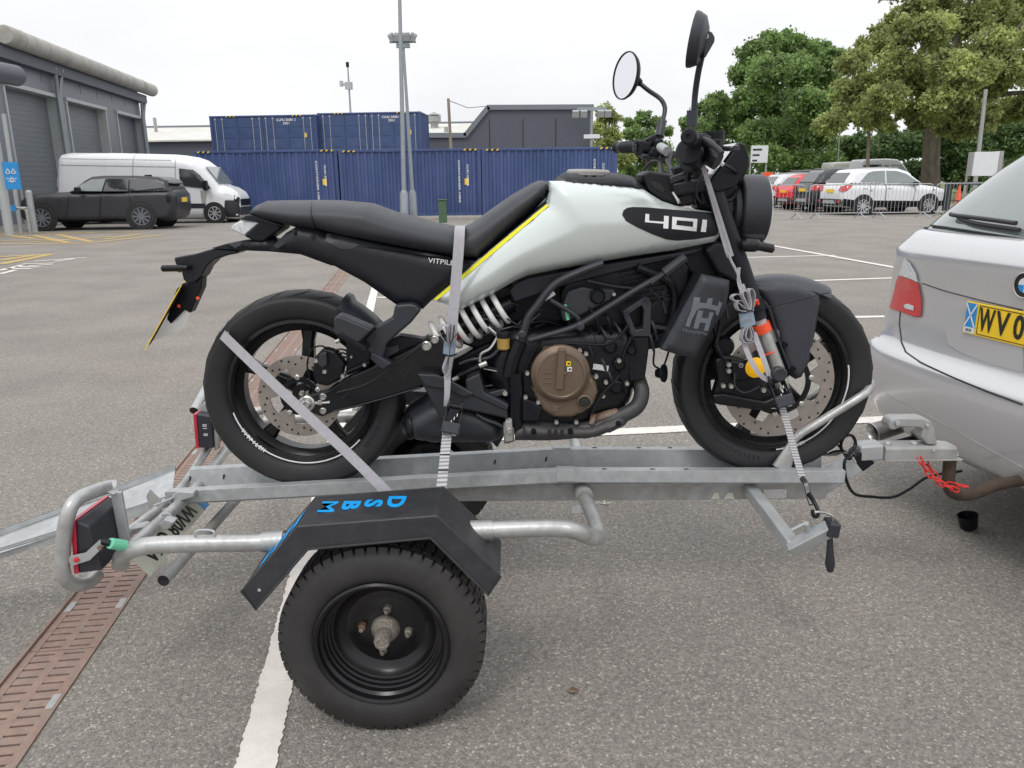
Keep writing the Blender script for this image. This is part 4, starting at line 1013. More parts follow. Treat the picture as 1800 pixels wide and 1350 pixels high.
# rear brake master cylinder, reservoir, lines
hose([(806, 661, .12), (846, 642, .12)], .009, 'master_cylinder', 'dark'); hose([(796, 668, .12), (812, 660, .12)], .006, 'clevis', 'galv2')
hose([(876, 590, .12), (862, 612, .13), (846, 622, .13), (843, 636, .13)], .004, 'brake_pipe', 'steel')
mb = MB(); mb.tube([B3(843, 643, .13), B3(856, 638, .13)], .0085, 12); part(mb, 'banjo_fitting', 'steel')
hose([(855, 645, .12), (880, 648, .12), (890, 630, .12), (884, 612, .12)], .0028, 'hose'); hose([(808, 640, .11), (830, 632, .12), (860, 628, .12), (882, 610, .12)], .005, 'hose', 'grey')
hose([(850, 648, .12), (890, 656, .12), (900, 660, .12)], .002, 'cable', 'galv2'); hose([(820, 700, .10), (850, 680, .1), (890, 676, .1)], .003, 'cable', 'grey')
mb = MB(); a, b = B3(885, 614, .135), B3(885, 593, .135); mb.tube([a, a+(b-a)*.1, b], [.015, .018, .018], 20); pot = part(mb, 'fluid_reservoir', 'fluid')
mb = MB(); a, b = B3(885, 594, .135), B3(885, 583, .135); mb.tube([a, b], .0195, 20); part(mb, 'reservoir_cap', 'black', .003, parent=pot)
# wires clutter behind
for k in range(9):
    x = 820+k*12+random.uniform(-8, 8); y = 570+random.uniform(-20, 30)
    hose([(x, y, .07), (x+30, y+random.uniform(-30, 10), .09), (x+60, y+random.uniform(-20, 25), .085), (x+90, y+random.uniform(-25, 20), .07)], .0028, 'cable', random.choice(['grey', 'black', 'black']))
for k in range(12):
    x = 1020+random.uniform(0, 120); y = 560+random.uniform(-30, 90)
    hose([(x, y, .10), (x+12, y+18, .128), (x+18, y+44, .115)], random.choice([.003, .004, .005]), 'cable', random.choice(['grey', 'black']))
# ---- swingarm, chain run, hugger, caliper
sw = [(520, 700), (545, 694), (575, 686), (606, 664), (640, 650), (725, 611), (752, 590), (775, 592), (792, 620), (800, 650), (739, 682), (640, 712), (586, 724), (565, 734), (535, 722)]
plate(sw, .055, .105, 'swingarm', 'blackg', .008)
plate([(x, y+2) for x, y in sw], -.105, -.055, 'swingarm', 'blackg', .008, ref=-.055)
hose([(592, 690, .108), (650, 672, .108), (720, 622, .108), (750, 600, .108)], .0022, 'arm_edge', 'grey'); hose([(586, 722, .107), (640, 710, .107), (739, 681, .107)], .0022, 'arm_edge', 'grey')
for (a_, b_) in (((600, 702), (625, 678)), ((708, 664), (730, 640)), ((676, 655), (690, 670))): hose([(*a_, .1065), (*b_, .1065)], .0012, 'arm_rib', 'grey')
for (x, y, r) in ((750, 608, .014), (764, 597, .012), (568, 697, .010), (568, 722, .010)):
    mb = MB(); mb.lathe(B3(x, y, .108), (0, -1, 0), [(r, -.02), (r, .004), (r*.8, .006), (r*.7, .0), (r*.4, 0), (r*.35, .003), (0, .003)], 20); part(mb, 'pivot_bolt', 'steel')
mb = MB(); mb.lathe(B3(540, 709, .108), (0, -1, 0), [(.024, -.02), (.024, .004), (.020, .007), (.016, .007), (.014, .014), (.009, .016), (.008, .006), (0, .006)], 12); part(mb, 'axle_nut', 'steel', ang=20)
hose([(550, 709, .108), (580, 707, .108)], .0042, 'chain_adjuster', 'steel')
mb = MB(); mb.lathe(B3(563, 708, .108), (1, 0, 0), [(0, -.006), (.008, -.006), (.008, .006), (0, .006)], 6); part(mb, 'adjuster_nut', 'steel')
# rear caliper
plate([(548, 655), (553, 628), (568, 612), (590, 618), (606, 640), (600, 665), (575, 680), (556, 676)], .085, .125, 'rear_caliper', 'dark', .008)
plate([(558, 640), (562, 622), (574, 618), (575, 642), (566, 648)], .12, .14, 'caliper_block', 'grey', .004)
for (x, y) in ((556, 634), (571, 653), (603, 661), (530, 692)): bolt(x, y, .128 if x > 540 else .108, .007)
hose([(545, 668, .12), (540, 640, .125), (548, 615, .125), (564, 608, .125), (580, 615, .12)], .0025, 'brake_hose')
for k in range(3): hose([(578, 617+k*5, .10), (600, 614+k*6, .105), (612, 618+k*6, .10)], .003, 'brake_hose', 'grey')
plate([(608, 600), (655, 616), (648, 646), (608, 661)], .06, .10, 'chain_guard', 'black', .005)
hose([(608, 655, .108), (650, 637, .108)], .006, 'guard_lip', 'black')
bolt(641, 641, .112, .006); bolt(618, 627, .107, .004); bolt(540, 690, .11, .004)
# hugger shell over the rear tyre
mb = MB(); hb = []; nn_ = 22
for i in range(nn_+1):
    a = rad(64-56*i/nn_); r_ = .309+(.012 if i < 2 else 0); ring = []
    for k in range(11):
        q = -1+2*k/10; rr = r_-.035*abs(q)**2.6; ring.append(rc+V((math.cos(a)*rr, q*.088, math.sin(a)*rr)))
    for k in range(10, -1, -1):
        q = -1+2*k/10; rr = r_-.035*abs(q)**2.6-.004; ring.append(rc+V((math.cos(a)*rr, q*.085, math.sin(a)*rr)))
    hb.append(ring)
mb.loft(hb); part(mb, 'rear_hugger', 'grey', ang=50)
plate([(670, 606), (700, 590), (740, 596), (756, 596), (722, 612), (676, 630)], .05, .10, 'hugger_arm', 'black', .006)
plate([(668, 612), (700, 606), (702, 618), (676, 632)], .09, .108, 'hugger_bracket', 'grey', .004)
# ---- shock
a, b = B3(770, 594, .045), B3(884, 541, .045); ax = (b-a).normalized(); Ls = (b-a).length
u_ = ax.cross(V((0, 1, 0))).normalized(); w_ = ax.cross(u_); mb = MB(); pts = []
N_ = 6.4
for i in range(int(N_*20)+1):
    t_ = i/(N_*20); an = t_*N_*2*math.pi; pts.append(a+ax*(Ls*t_)+(u_*math.cos(an)+w_*math.sin(an))*.0475)
mb.tube(pts, .0082, 10); part(mb, 'shock_spring', 'spring')
mb = MB(); mb.tube([a-ax*.02, a+ax*Ls*.5], .017, 18); mb.tube([a+ax*Ls*.5, b+ax*.03], .026, 20); part(mb, 'shock_body', 'dark')
mb = MB(); mb.tube([a+ax*.055, a+ax*.066], .030, 20); part(mb, 'shock_collar', 'red')
hose([(858, 575, .09), (890, 604, .09)], .006, 'linkage', 'steel')
plate([(772, 600), (790, 588), (800, 610), (792, 640), (776, 625)], .05, .10, 'shock_mount', 'dark', .006)

# ---- rear frame side panel + tail
Zb = lambda x, y: (250+x/3.6, 300+y/3.6)
sub = [(570, 412), (600, 414), (700, 436), (793, 456), (836, 460), (812, 485), (757, 530), (742, 545), (730, 540), (694, 536), (667, 517), (639, 497), (583, 467), (528, 447), (500, 443), (470, 440), (500, 410), (520, 398), (560, 405)]
sb = Blob(BL(sub, .10), lambda x, z: .108, .03, .085, res=.016); mb = sb.mesh(MB()); side_panel = part(mb, 'tail_side_panel', 'blackm', ang=50)
mb = MB(); sb.decal(mb, BL([(572, 411), (577, 411), (668, 432), (793, 453), (793, 457), (668, 437), (628, 432), (618, 438), (600, 438), (572, 424)], .11), .002, res=.01); part(mb, 'panel_highlight_rib', 'grey', parent=side_panel)
c = B(781, 461, .11); text_obj('VITPILEN', .0195, frame((c[0], YB-.1105, c[1]), (1, 0, -.13), (.13, 0, 1)), M['white'], 'model_lettering', side_panel, sx_=1.15)
# peg bracket arm
arm = [(694, 536), (720, 534), (731, 536), (740, 546), (722, 568), (694, 592), (680, 606), (678, 614), (673, 632), (655, 626), (632, 604), (655, 578), (690, 558)]
plate(arm, .105, .150, 'passenger_peg_arm', 'grey', .008); plate(arm, -.150, -.105, 'passenger_peg_arm', 'grey', .008)
plate([(672, 629), (690, 640), (678, 648), (672, 651), (650, 632), (652, 618)], .12, .156, 'peg_tip', 'grey', .006)
plate([(586, 560), (592, 555), (600, 557), (655, 580), (630, 604), (612, 597), (590, 590), (586, 580)], .14, .205, 'passenger_peg', 'grey', .008)
plate([(590, 585), (597, 584), (640, 608), (645, 617), (640, 620), (592, 592)], .14, .21, 'peg_rubber', 'black', .004)
mb = MB(); mb.tube([B3(590, 601, .16), B3(597, 598, .16)], .006, 10); part(mb, 'peg_pin', 'steel')
# under-tail fender arm
fa = [(372, 436), (400, 428), (430, 422), (470, 420), (540, 436), (583, 452), (600, 466), (583, 467), (528, 447), (472, 442), (422, 440)]
fb = Blob(BL(fa, .04), .055, .012, .04, res=.012); mb = fb.mesh(MB()); part(mb, 'tail_fender', 'blackm', ang=50)
mb = MB(); mb.prism(BL([(374, 437), (422, 441), (416, 446), (394, 450), (375, 457), (362, 470), (354, 486), (342, 497), (330, 500), (322, 492), (318, 476), (308, 464), (305, 453), (340, 447)], .035), YB-.035, YB+.035); pm = part(mb, 'plate_mount', 'blackm', .005)
for s_ in (1, -1):
    mb = MB(); y_ = YB-s_*.06; a = P(284, 472, Y=y_); b = P(330, 471, Y=y_); mb.tube([a, a+(b-a)*.05, a+(b-a)*.6, b], [.006, .0095, .0095, .007], 14); part(mb, 'rear_indicator', 'black', parent=pm)
    mb = MB(); mb.tube([V((b.x-.006, y_, b.z)), V((b.x, YB, b.z))], .007, 10); part(mb, 'indicator_stem', 'black', parent=pm)
plate([(321, 498), (345, 495), (355, 487), (354, 506), (334, 551), (325, 545), (300, 570), (292, 561), (310, 508)], -.012, .03, 'plate_bracket', 'black', .004)
a, b = P(319, 499, Y=YB), P(265, 602, Y=YB); d_ = (b-a); nrm = V((-d_.z, 0, d_.x)).normalized()
if nrm.x > 0: nrm = -nrm
mb = MB(); mb.bar(a, b, .20, .0025, up=nrm); mb.xform(Matrix.Translation((a+b)/2) @ Matrix.Rotation(rad(18), 4, 'Z') @ Matrix.Translation(-(a+b)/2)); pl = part(mb, 'number_plate', 'plate', .0005)
mb = MB(); mb.bar(a+d_*.05-nrm*.0035, b-d_*.08-nrm*.0035, .17, .003, up=nrm); mb.xform(Matrix.Translation((a+b)/2) @ Matrix.Rotation(rad(18), 4, 'Z') @ Matrix.Translation(-(a+b)/2)); part(mb, 'plate_backing', 'blackm', parent=pl)
mb = MB(); mb.prism(BL([(292, 561), (300, 570), (325, 545), (334, 551), (325, 575), (308, 586), (292, 590), (268, 600)], .03), YB-.03, YB-.027); part(mb, 'splash_flap', 'clear', parent=pl)
for (x, y) in ((348, 524), (315, 538)): mb = MB(); mb.lathe(B3(x, y, .035), (0, -1, 0), [(.005, 0), (.005, .003), (0, .004)], 10); part(mb, 'amber_stud', 'cone', parent=pl)
# tail lamp
plate([(455, 392), (458, 384), (494, 398), (492, 404), (462, 425), (447, 424), (428, 415)], -.05, .055, 'tail_lamp_housing', 'black', .006)
tl = plate([(404, 402), (410, 394), (422, 388), (456, 391), (440, 405), (429, 415)], -.045, .05, 'tail_lamp_lens', 'lens', .005)
plate([(422, 386), (432, 378), (448, 378), (498, 396), (494, 399), (456, 390)], -.05, .056, 'tail_lamp_lid', 'blackm', .004)
for (x, y) in ((517, 407), (550, 415)): bolt(x, y, .108, .006, mat='grey')
# seat
seat_out = [(438, 374), (448, 362), (468, 353), (505, 352), (560, 351.5), (600, 352), (655, 357), (700, 373), (760, 389), (812, 400), (828, 393), (860, 370), (900, 342), (935, 322), (948, 317), (958, 318), (966, 330), (960, 347), (943, 366), (900, 404), (860, 440), (843, 455), (800, 453), (740, 441), (667, 427), (600, 414), (572, 407), (530, 402), (480, 390), (440, 378)]
def sw_(x, z):
    x0, x1 = B(440, 370)[0], B(966, 330)[0]; t_ = (x-x0)/(x1-x0)
    return .055+.085*math.sin(min(1, max(0, t_*1.25))*math.pi)**.5 if t_ < .62 else .055+.085*math.sin(.775*math.pi)**.5-(t_-.62)*.10
seat = Blob(BL(seat_out, .01), lambda x, z: sw_(x, z), .042, .0, res=.0095); mb = seat.mesh(MB()); st = part(mb, 'seat', 'seat', ang=75)
mb = MB(); pp = [(548, 352), (553, 351), (560, 355), (566, 385), (569, 404)]
for (s1, m_) in ((0, 'blackm'), ):
    q = catmull([V((B(x, y, .0)[0], YB-seat.half(V(B(x, y, .0)))-.002, B(x, y, .0)[1])) for x, y in [(556, 353.5), (563, 362), (567, 375), (570, 390), (571, 402)]], 5)
    mb.tube(q, .0018, 6); part(mb, 'seat_seam', 'ink', parent=st)
plate([(843, 453), (964, 352), (967, 328), (971, 332), (968, 356), (850, 458)], -.09, .09, 'seat_edge_trim', 'blackm', .003)
# ---- tank
tk = [(966, 318), (1010, 318), (1060, 322), (1110, 327), (1137, 334), (1150, 343), (1168, 354), (1195, 363), (1235, 370), (1262, 374), (1272, 384), (1280, 402), (1272, 416), (1262, 427), (1240, 431), (1180, 443), (1117, 452), (1033, 467), (978, 477), (928, 487), (906, 497), (867, 519), (811, 547), (756, 531), (800, 492), (880, 424), (961, 358), (967, 337)]
def tw_(x, z):
    t_ = (x-B(960, 350)[0])/(B(1275, 400)[0]-B(960, 350)[0])
    base = .150-.055*max(0, t_)**1.7
    low = (B(1000, 470)[1]-z)/.12
    if t_ < 0: base = .150-.035*min(1, -t_*1.6)
    return base
tank = Blob(BL(tk, .125), tw_, .13, .085, res=.0125, p=2.3); mb = tank.mesh(MB()); tko = part(mb, 'tank_cover', 'tank', ang=80)
mb = MB(); tank.decal(mb, BL([(760, 529), (801, 494), (881, 425.5), (962, 359), (965, 362), (884, 431), (804, 499), (765, 531.5)], .125), .0012, res=.012); part(mb, 'yellow_stripe', 'lime', parent=tko)
def Z6(x, y): return (1050+x/4.5, 200+y/4.5)
bp_ = [Z6(x, y) for x, y in [(200, 800), (212, 765), (240, 745), (290, 738), (400, 742), (600, 760), (800, 775), (960, 790), (995, 830), (1005, 880), (990, 960), (960, 978), (800, 1002), (650, 1012), (560, 1000), (440, 955), (320, 900), (230, 850)]]
mb = MB(); tank.decal(mb, BL(bp_, .145), .0015, res=.012); bd_ = part(mb, 'badge_panel', 'blackm', parent=tko)
glyphs = [[(390, 793), (421, 796), (418, 848), (540, 858), (543, 810), (583, 813), (574, 913), (533, 909), (537, 873), (384, 859)],
          [(612, 818), (820, 838), (812, 937), (604, 915), (607, 880), (642, 884), (780, 901), (784, 858), (650, 846), (642, 884), (607, 880)],
          [(862, 842), (900, 846), (888, 944), (845, 940)]]
for gl in (glyphs[0], glyphs[2]):
    mb = MB(); tank.decal(mb, BL([Z6(x, y) for x, y in gl], .147), .003, res=.012); part(mb, 'badge_numeral', 'white', parent=tko)
for gl in ([(612, 818), (820, 838), (817, 862), (784, 858), (650, 846), (610, 842)], [(610, 842), (650, 846), (641, 885), (607, 881)], [(784, 858), (817, 862), (812, 905), (779, 901)], [(607, 881), (641, 885), (779, 901), (812, 905), (810, 937), (604, 915)]):
    mb = MB(); tank.decal(mb, BL([Z6(x, y) for x, y in gl], .147), .003, res=.012); part(mb, 'badge_numeral', 'white', parent=tko)
mb = MB(); tank.decal(mb, BL([Z6(x, y) for x, y in [(985, 800), (1000, 810), (1006, 850), (1000, 900), (990, 905), (996, 850)]], .147), .003, res=.01); part(mb, 'badge_edge', 'white', parent=tko)
tt = Blob(BL([(972, 322), (980, 310), (992, 303), (1010, 301), (1080, 304), (1110, 309), (1126, 320), (1140, 334), (1150, 344), (1100, 345), (1000, 345)], .0), .10, .035, .0, res=.014); mb = tt.mesh(MB()); part(mb, 'tank_top', 'blackm', ang=60)
mb = MB(); c = B3(1034, 302, 0); mb.lathe(c, (.03, 0, 1), [(.062, -.01), (.062, 0), (.055, .006), (.03, .007), (0, .007)], 32); part(mb, 'fuel_cap', 'galv2')
plate([(895, 512), (906, 499), (928, 489), (1033, 469), (1180, 446), (1240, 434), (1225, 446), (1120, 470), (1000, 500), (930, 524), (905, 532)], -.09, .09, 'lower_tank_panel', 'blackm', .006)
# ---- front end
def Bp(px, py, y): return P(px, py, Y=y)
plate([(1128, 306), (1142, 300), (1190, 308), (1210, 330), (1218, 362), (1195, 362), (1165, 352), (1150, 342), (1138, 332)], -.06, .07, 'tank_front_scoop', 'blackm', .008)
plate([(1142, 318), (1160, 322), (1172, 334), (1165, 340), (1148, 330)], .065, .074, 'scoop_vent', 'ink', .003)
plate([(1218, 330), (1262, 320), (1290, 345), (1298, 420), (1290, 470), (1262, 470), (1240, 440), (1272, 415), (1276, 392), (1264, 376), (1228, 368)], -.045, .05, 'steering_head', 'black', .008)
plate([(1262, 425), (1300, 430), (1312, 470), (1300, 500), (1262, 480), (1240, 440)], -.09, .105, 'lower_triple_clamp', 'blackm', .01)
plate([(1180, 322), (1240, 312), (1258, 322), (1256, 336), (1190, 345)], -.09, .10, 'upper_triple_clamp', 'blackm', .01)
for s_ in (1, -1):
    y_ = YB-s_*.098
    def F(px, py): q = P(px, py, Y=YB-.098); return V((q.x, y_, q.z))
    mb = MB(); mb.tube([F(1252, 325), F(1303, 468), F(1334, 560)], .0235, 24); ft = part(mb, 'fork_tube', 'blackm')
    mb = MB(); mb.tube([F(1336, 569), F(1342, 583)], .0255, 24); part(mb, 'fork_seal_clamp', 'orange', parent=ft)
    mb = MB(); mb.tube([F(1334, 560), F(1370, 655), F(1378, 692)], .0185, 24); part(mb, 'fork_stanchion', 'tube', parent=ft)
    mb = MB(); mb.lathe(F(1351, 618), (F(1370, 655)-F(1334, 560)), [(.0185, -.002), (.022, -.001), (.022, .002), (.0185, .003)], 24); part(mb, 'travel_ring', 'orange', parent=ft)
    mb = MB(); mb.tube([F(1372, 680), F(1380, 712)], [.026, .030], 20); part(mb, 'axle_clamp', 'blackm', parent=ft)
    mb = MB(); mb.tube([F(1324, 531), F(1330, 547)], .0285, 24); part(mb, 'fork_collar', 'black', parent=ft)
mb = MB(); mb.tube([V((fc.x, YB-.125, fc.z)), V((fc.x, YB+.125, fc.z))], .014, 16); part(mb, 'front_axle', 'steel')
# orange caliper-line clip and grey hose clip
hose([(1325, 538, .13), (1330, 528, .135), (1333, 535, .13)], .004, 'red_clip', 'orange')
# front fender
fdp = [(1325, 500), (1364, 497), (1400, 499), (1430, 508), (1443, 517), (1444, 533), (1436, 580), (1425, 636), (1411, 664), (1400, 668), (1394, 664), (1380, 648), (1369, 610), (1358, 565), (1349, 540), (1336, 520), (1326, 513)]
fd = Blob(BL(fdp, .07), .082, .022, .06, res=.011); mb = fd.mesh(MB()); fnd = part(mb, 'front_fender', 'fend', ang=60)
mb = MB(); q = [B3(x, y, .083) for x, y in [(1336, 522), (1352, 543), (1362, 575), (1374, 612), (1388, 648)]]; mb.tube(catmull(q, 5), .004, 8); part(mb, 'fender_lip', 'grey', parent=fnd)
for (x, y) in ((1380, 606), (1394, 648)): bolt(x, y, .084, .008, fnd, 'black')
mb = MB()
for i in range(25):
    a = rad(118-80*i/24)
ring = []
for i in range(25):
    a = rad(112-50*i/24); rr = .31; rw_ = []
    for k in range(9):
        q = -1+2*k/8; r2 = rr-.03*abs(q)**3; rw_.append(fc+V((math.cos(a)*r2, q*.072, math.sin(a)*r2)))
    for k in range(8, -1, -1):
        q = -1+2*k/8; r2 = rr-.03*abs(q)**3-.004; rw_.append(fc+V((math.cos(a)*r2, q*.069, math.sin(a)*r2)))
    ring.append(rw_)
mb = MB(); mb.loft(ring); part(mb, 'fender_inner', 'fend', parent=fnd)
hose([(1322, 546, .13), (1400, 529, .12), (1444, 517, .10), (1458, 515, .10)], .0014, 'cable_tie_tail', 'black')
# front caliper + amber reflector
plate([(1256, 633), (1275, 625), (1300, 630), (1325, 640), (1350, 680), (1372, 700), (1368, 718), (1330, 722), (1290, 716), (1260, 712), (1252, 700), (1262, 668)], .075, .112, 'front_caliper', 'dark', .009)
plate([(1252, 694), (1272, 692), (1345, 706), (1376, 692), (1384, 706), (1345, 722), (1300, 716), (1256, 711)], .10, .13, 'caliper_bracket', 'dark', .008)
plate([(1284, 632), (1316, 640), (1318, 668), (1290, 672)], .11, .13, 'caliper_piston_housing', 'dark', .008)
for (x, y) in ((1281, 641), (1281, 652), (1271, 678), (1285, 679), (1342, 686), (1302, 642)): bolt(x, y, .128, .0075)
mb = MB(); mb.lathe(B3(1328, 646, .13), (0, -1, 0), [(.0295, -.012), (.0295, .002), (.026, .004), (0, .005)], 40); part(mb, 'amber_reflector', 'amber')
mb = MB(); mb.lathe(B3(1328, 646, .13), (0, -1, 0), [(.0315, -.014), (.0315, .0), (.0295, .001), (.0295, -.01)], 40, close=True); part(mb, 'reflector_rim', 'black')
hose([(1291, 655, .13), (1293, 680, .135), (1310, 690, .135), (1335, 680, .13)], .0022, 'sensor_wire', 'grey')
hose([(1240, 520, .05), (1255, 580, .08), (1262, 612, .12), (1275, 635, .12)], .004, 'brake_hose')
hose([(1258, 500, .09), (1266, 560, .10), (1258, 610, .11)], .006, 'brake_hose', 'black')
mb = MB(); mb.lathe(B3(1272, 610, .06), (0, -1, 0), [(.03, -.02), (.032, .0), (.026, .012), (0, .012)], 20); part(mb, 'caliper_dust_cover', 'black')
# headlight
hc = B3(1309, 369, .0)
mb = MB(); R_h = .098
mb.lathe(hc, (1, 0, 0), [(0, -.066), (.052, -.066), (.060, -.058), (.062, -.050), (.074, -.049), (.079, -.044), (.080, -.030), (.092, -.029), (R_h-.002, -.026), (R_h, -.022), (R_h, .040), (R_h-.003, .048), (R_h-.012, .050), (R_h-.016, .044), (0, .044)], 56); hl = part(mb, 'headlight_shell', 'grey', ang=25)
mb = MB(); mb.lathe(hc, (1, 0, 0), [(R_h-.003, .046), (R_h-.008, .052), (R_h-.04, .057), (0, .060)], 56); part(mb, 'headlight_lens', 'lens', parent=hl)
plate([(1272, 348), (1288, 345), (1316, 358), (1317, 408), (1300, 418), (1284, 412), (1276, 380)], -.05, .06, 'headlight_bracket', 'grey', .008, parent=hl)
plate([(1317, 358), (1330, 360), (1357, 362), (1352, 398), (1345, 425), (1318, 425), (1300, 415), (1316, 400)], .03, .075, 'headlight_cowl', 'grey', .012, parent=hl)
plate([(1293, 380), (1307, 381), (1309, 383), (1294, 384)], .062, .066, 'cowl_scratch', 'signw', 0, parent=hl)
for s_, nm in ((1, 'front_indicator'), (-1, 'front_indicator')):
    def I(px, py): q = P(px, py, Y=YB-.135); return V((q.x, YB-s_*.135, q.z))
    mb = MB(); mb.tube([I(1303, 431), I(1310, 430), I(1328, 431), I(1334, 434)], [.012, .019, .019, .013], 16); mb.tube([I(1330, 432), I(1342, 434), I(1358, 437), I(1360, 437)], [.012, .0125, .0125, .009], 14); part(mb, nm, 'blackg')
    mb = MB(); mb.tube([I(1308, 434), V((I(1308, 434).x-.02, YB-s_*.05, I(1308, 434).z+.01))], .008, 10); part(mb, 'indicator_stem', 'black')
# cockpit: handlebar, grips, controls, mirrors, display
yn, yf = 1.885, 2.64
Hn, Hf = Bp(1213, 241, yn), Bp(1089, 259, yf); Hc1, Hc2 = Bp(1236, 268, 2.20), Bp(1216, 270, 2.33)
bar_pts = [Hn+(Hc1-Hn)*.0, Hn+V((.045, .10, -.003)), Hn+V((.11, .23, -.028)), Hc1+V((0, -.02, 0)), (Hc1+Hc2)/2, Hc2+V((0, .02, 0)), Hf+V((.12, -.20, -.03)), Hf+V((.045, -.10, -.004)), Hf]
mb = MB(); mb.tube(catmull(bar_pts, 6), .0115, 14); hbar = part(mb, 'handlebar', 'grey')
def along(i0, t_): return bar_pts[i0]+(bar_pts[i0+1]-bar_pts[i0])*t_
for (p0, p1, end) in ((Hn, Hn+V((.048, .115, -.004)), -1), (Hf, Hf+V((.048, -.115, -.004)), 1)):
    d_ = (p1-p0).normalized(); mb = MB(); mb.tube([p0-d_*.006, p0, p1, p1+d_*.004], [.014, .0175, .0165, .018], 20); g_ = part(mb, 'grip', 'grey', parent=hbar)
    mb = MB(); mb.lathe(p0-d_*.004, -d_, [(.0175, -.004), (.019, 0), (.019, .014), (.015, .018), (.006, .018), (.005, .012), (0, .012)], 24); part(mb, 'bar_end_weight', 'black', parent=hbar)
    mb = MB()
    for k in range(7): c = p0+d_*(.02+k*.012); mb.lathe(c, d_, [(.0165, 0), (.0185, .002), (.0185, .005), (.0165, .007)], 20)
    part(mb, 'grip_rib', 'black', parent=g_, kind='stuff')
    c = p1+d_*.022; mb = MB(); mb.box(c+V((0, 0, -.004)), (.045, .036, .048), Matrix.Rotation(.5*end, 3, 'Z')); part(mb, 'switch_cluster', 'black', .008, parent=hbar, seg=3)
    mb = MB(); mb.box(c+V((-.028, 0, -.002)), (.012, .022, .022)); mb.box(c+V((-.026, .0, .015)), (.010, .014, .010)); part(mb, 'switch_button', 'grey', .002, parent=hbar)
    # lever: pivot ahead of the bar, reaching outwards
    lp = c+V((.035, 0, -.012)); q = [lp, lp+V((.02, end*.03, -.006)), lp+V((.022, end*.08, -.008)), lp+V((.012, end*.13, -.012)), lp+V((.012, end*.155, -.010))]
    mb = MB(); mb.tube(catmull(q, 5), [.007]*6+[.006]*14+[.009], 8) if False else mb.tube(catmull(q, 5), .0062, 10); mb.lathe(q[-1], (0, 0, 1), [(0, -.008), (.008, -.005), (.008, .005), (0, .008)], 12); part(mb, 'hand_lever', 'grey', parent=hbar)
    mb = MB(); mb.box(c+V((.035, 0, -.008)), (.035, .05, .030), Matrix.Rotation(.3*end, 3, 'Z')); part(mb, 'master_cylinder', 'black', .006, parent=hbar)
# near side: big reservoir / switch body seen end on
mb = MB(); mb.lathe(Bp(1213, 270, 1.98), (.3, .9, -.2), [(0, -.03), (.030, -.03), (.034, -.02), (.034, .06), (.028, .075), (0, .075)], 28); part(mb, 'throttle_housing', 'black', parent=hbar)
mb = MB(); a = Bp(1252, 265, 2.03); mb.tube([a, Bp(1253, 236, 2.03)], [.026, .029], 24); mb.tube([Bp(1253, 236, 2.03), Bp(1253, 231, 2.03)], .030, 24); part(mb, 'brake_fluid_pot', 'black', parent=hbar)
mb = MB(); mb.tube(catmull([Bp(1236, 247, 1.95), Bp(1245, 250, 1.93), Bp(1262, 262, 1.90), Bp(1268, 270, 1.89)], 5), [.009]*8+[.007]*7+[.008], 10); part(mb, 'brake_lever', 'grey', parent=hbar)
mb = MB(); mb.tube([Bp(1242, 245, 1.95), Bp(1239, 252, 1.99)], .012, 12); part(mb, 'lever_pivot', 'grey', parent=hbar)
mb = MB(); mb.tube(catmull([Bp(1240, 272, 2.0), Bp(1252, 278, 1.98), Bp(1262, 284, 1.97)], 4), .022, 16); part(mb, 'brake_master', 'black', parent=hbar)
mb = MB(); mb.tube([Bp(1161, 259, 2.45), Bp(1173, 266, 2.40)], .0145, 20); part(mb, 'bar_taper_cover', 'galv', parent=hbar)
mb = MB(); mb.box(Bp(1205, 298, 2.26), (.07, .07, .035), Matrix.Rotation(-.3, 3, 'Y')); part(mb, 'bar_clamp', 'black', .008)
mb = MB(); mb.tube([Bp(1226, 292, 2.02), Bp(1232, 292, 2.02)], .007, 12); part(mb, 'red_switch', 'red')
# mirror stems
mb = MB(); mb.tube([Bp(1216, 223, 1.985), Bp(1217, 194, 1.985)], .0135, 18); part(mb, 'mirror_boot', 'grey', parent=hbar)
mb = MB(); mb.tube(catmull([Bp(1220, 196, 1.985), Bp(1222, 165, 1.98), Bp(1227, 130, 1.96), Bp(1233, 102, 1.94)], 6), .0075, 12); sm = part(mb, 'mirror_stem', 'grey', parent=hbar)
def Z3(x, y): return (1000+x/4.5, y/4.5)
def mirror(px0, py0, px1, py1, Y, nrm_tilt, r, dep):
    pass
# near mirror: round head seen edge on
mt, mbm = P(1228.5, 19, Y=1.93), P(1207, 119, Y=1.93); mc = (mt+mbm)/2; r_m = (mt-mbm).length/2
md = (mt-mbm).normalized(); mn = V((-md.z, -.30, md.x)).normalized()
if mn.x > 0: mn = V((-mn.x, mn.y, -mn.z))
mn = V((mn.x, abs(mn.y), mn.z))
mb = MB(); mb.lathe(mc, mn, [(0, -.034), (r_m*.5, -.032), (r_m*.86, -.022), (r_m*.985, -.006), (r_m, .002), (r_m*.97, .003), (r_m*.96, -.001)], 48); mir = part(mb, 'mirror_head', 'grey', ang=25)
mb = MB(); mb.lathe(mc, mn, [(r_m*.965, -.001), (0, -.001)], 48); part(mb, 'mirror_glass', 'mirror', parent=mir)
mb = MB(); q = BL([Z3(x, y) for x, y in [(1050, 230), (1085, 255), (1115, 270), (1137, 310), (1132, 345), (1065, 462), (1040, 480), (1050, 350)]], YB-1.93); mb.prism(q, 1.905, 1.955); part(mb, 'mirror_knuckle', 'grey', .006, parent=mir)
mb = MB(); mb.lathe(P(1241, 64, Y=1.905), (0, -1, 0), [(.006, 0), (.006, .003), (.003, .003), (.003, .001), (0, .001)], 12); part(mb, 'knuckle_screw', 'galv', parent=mir)
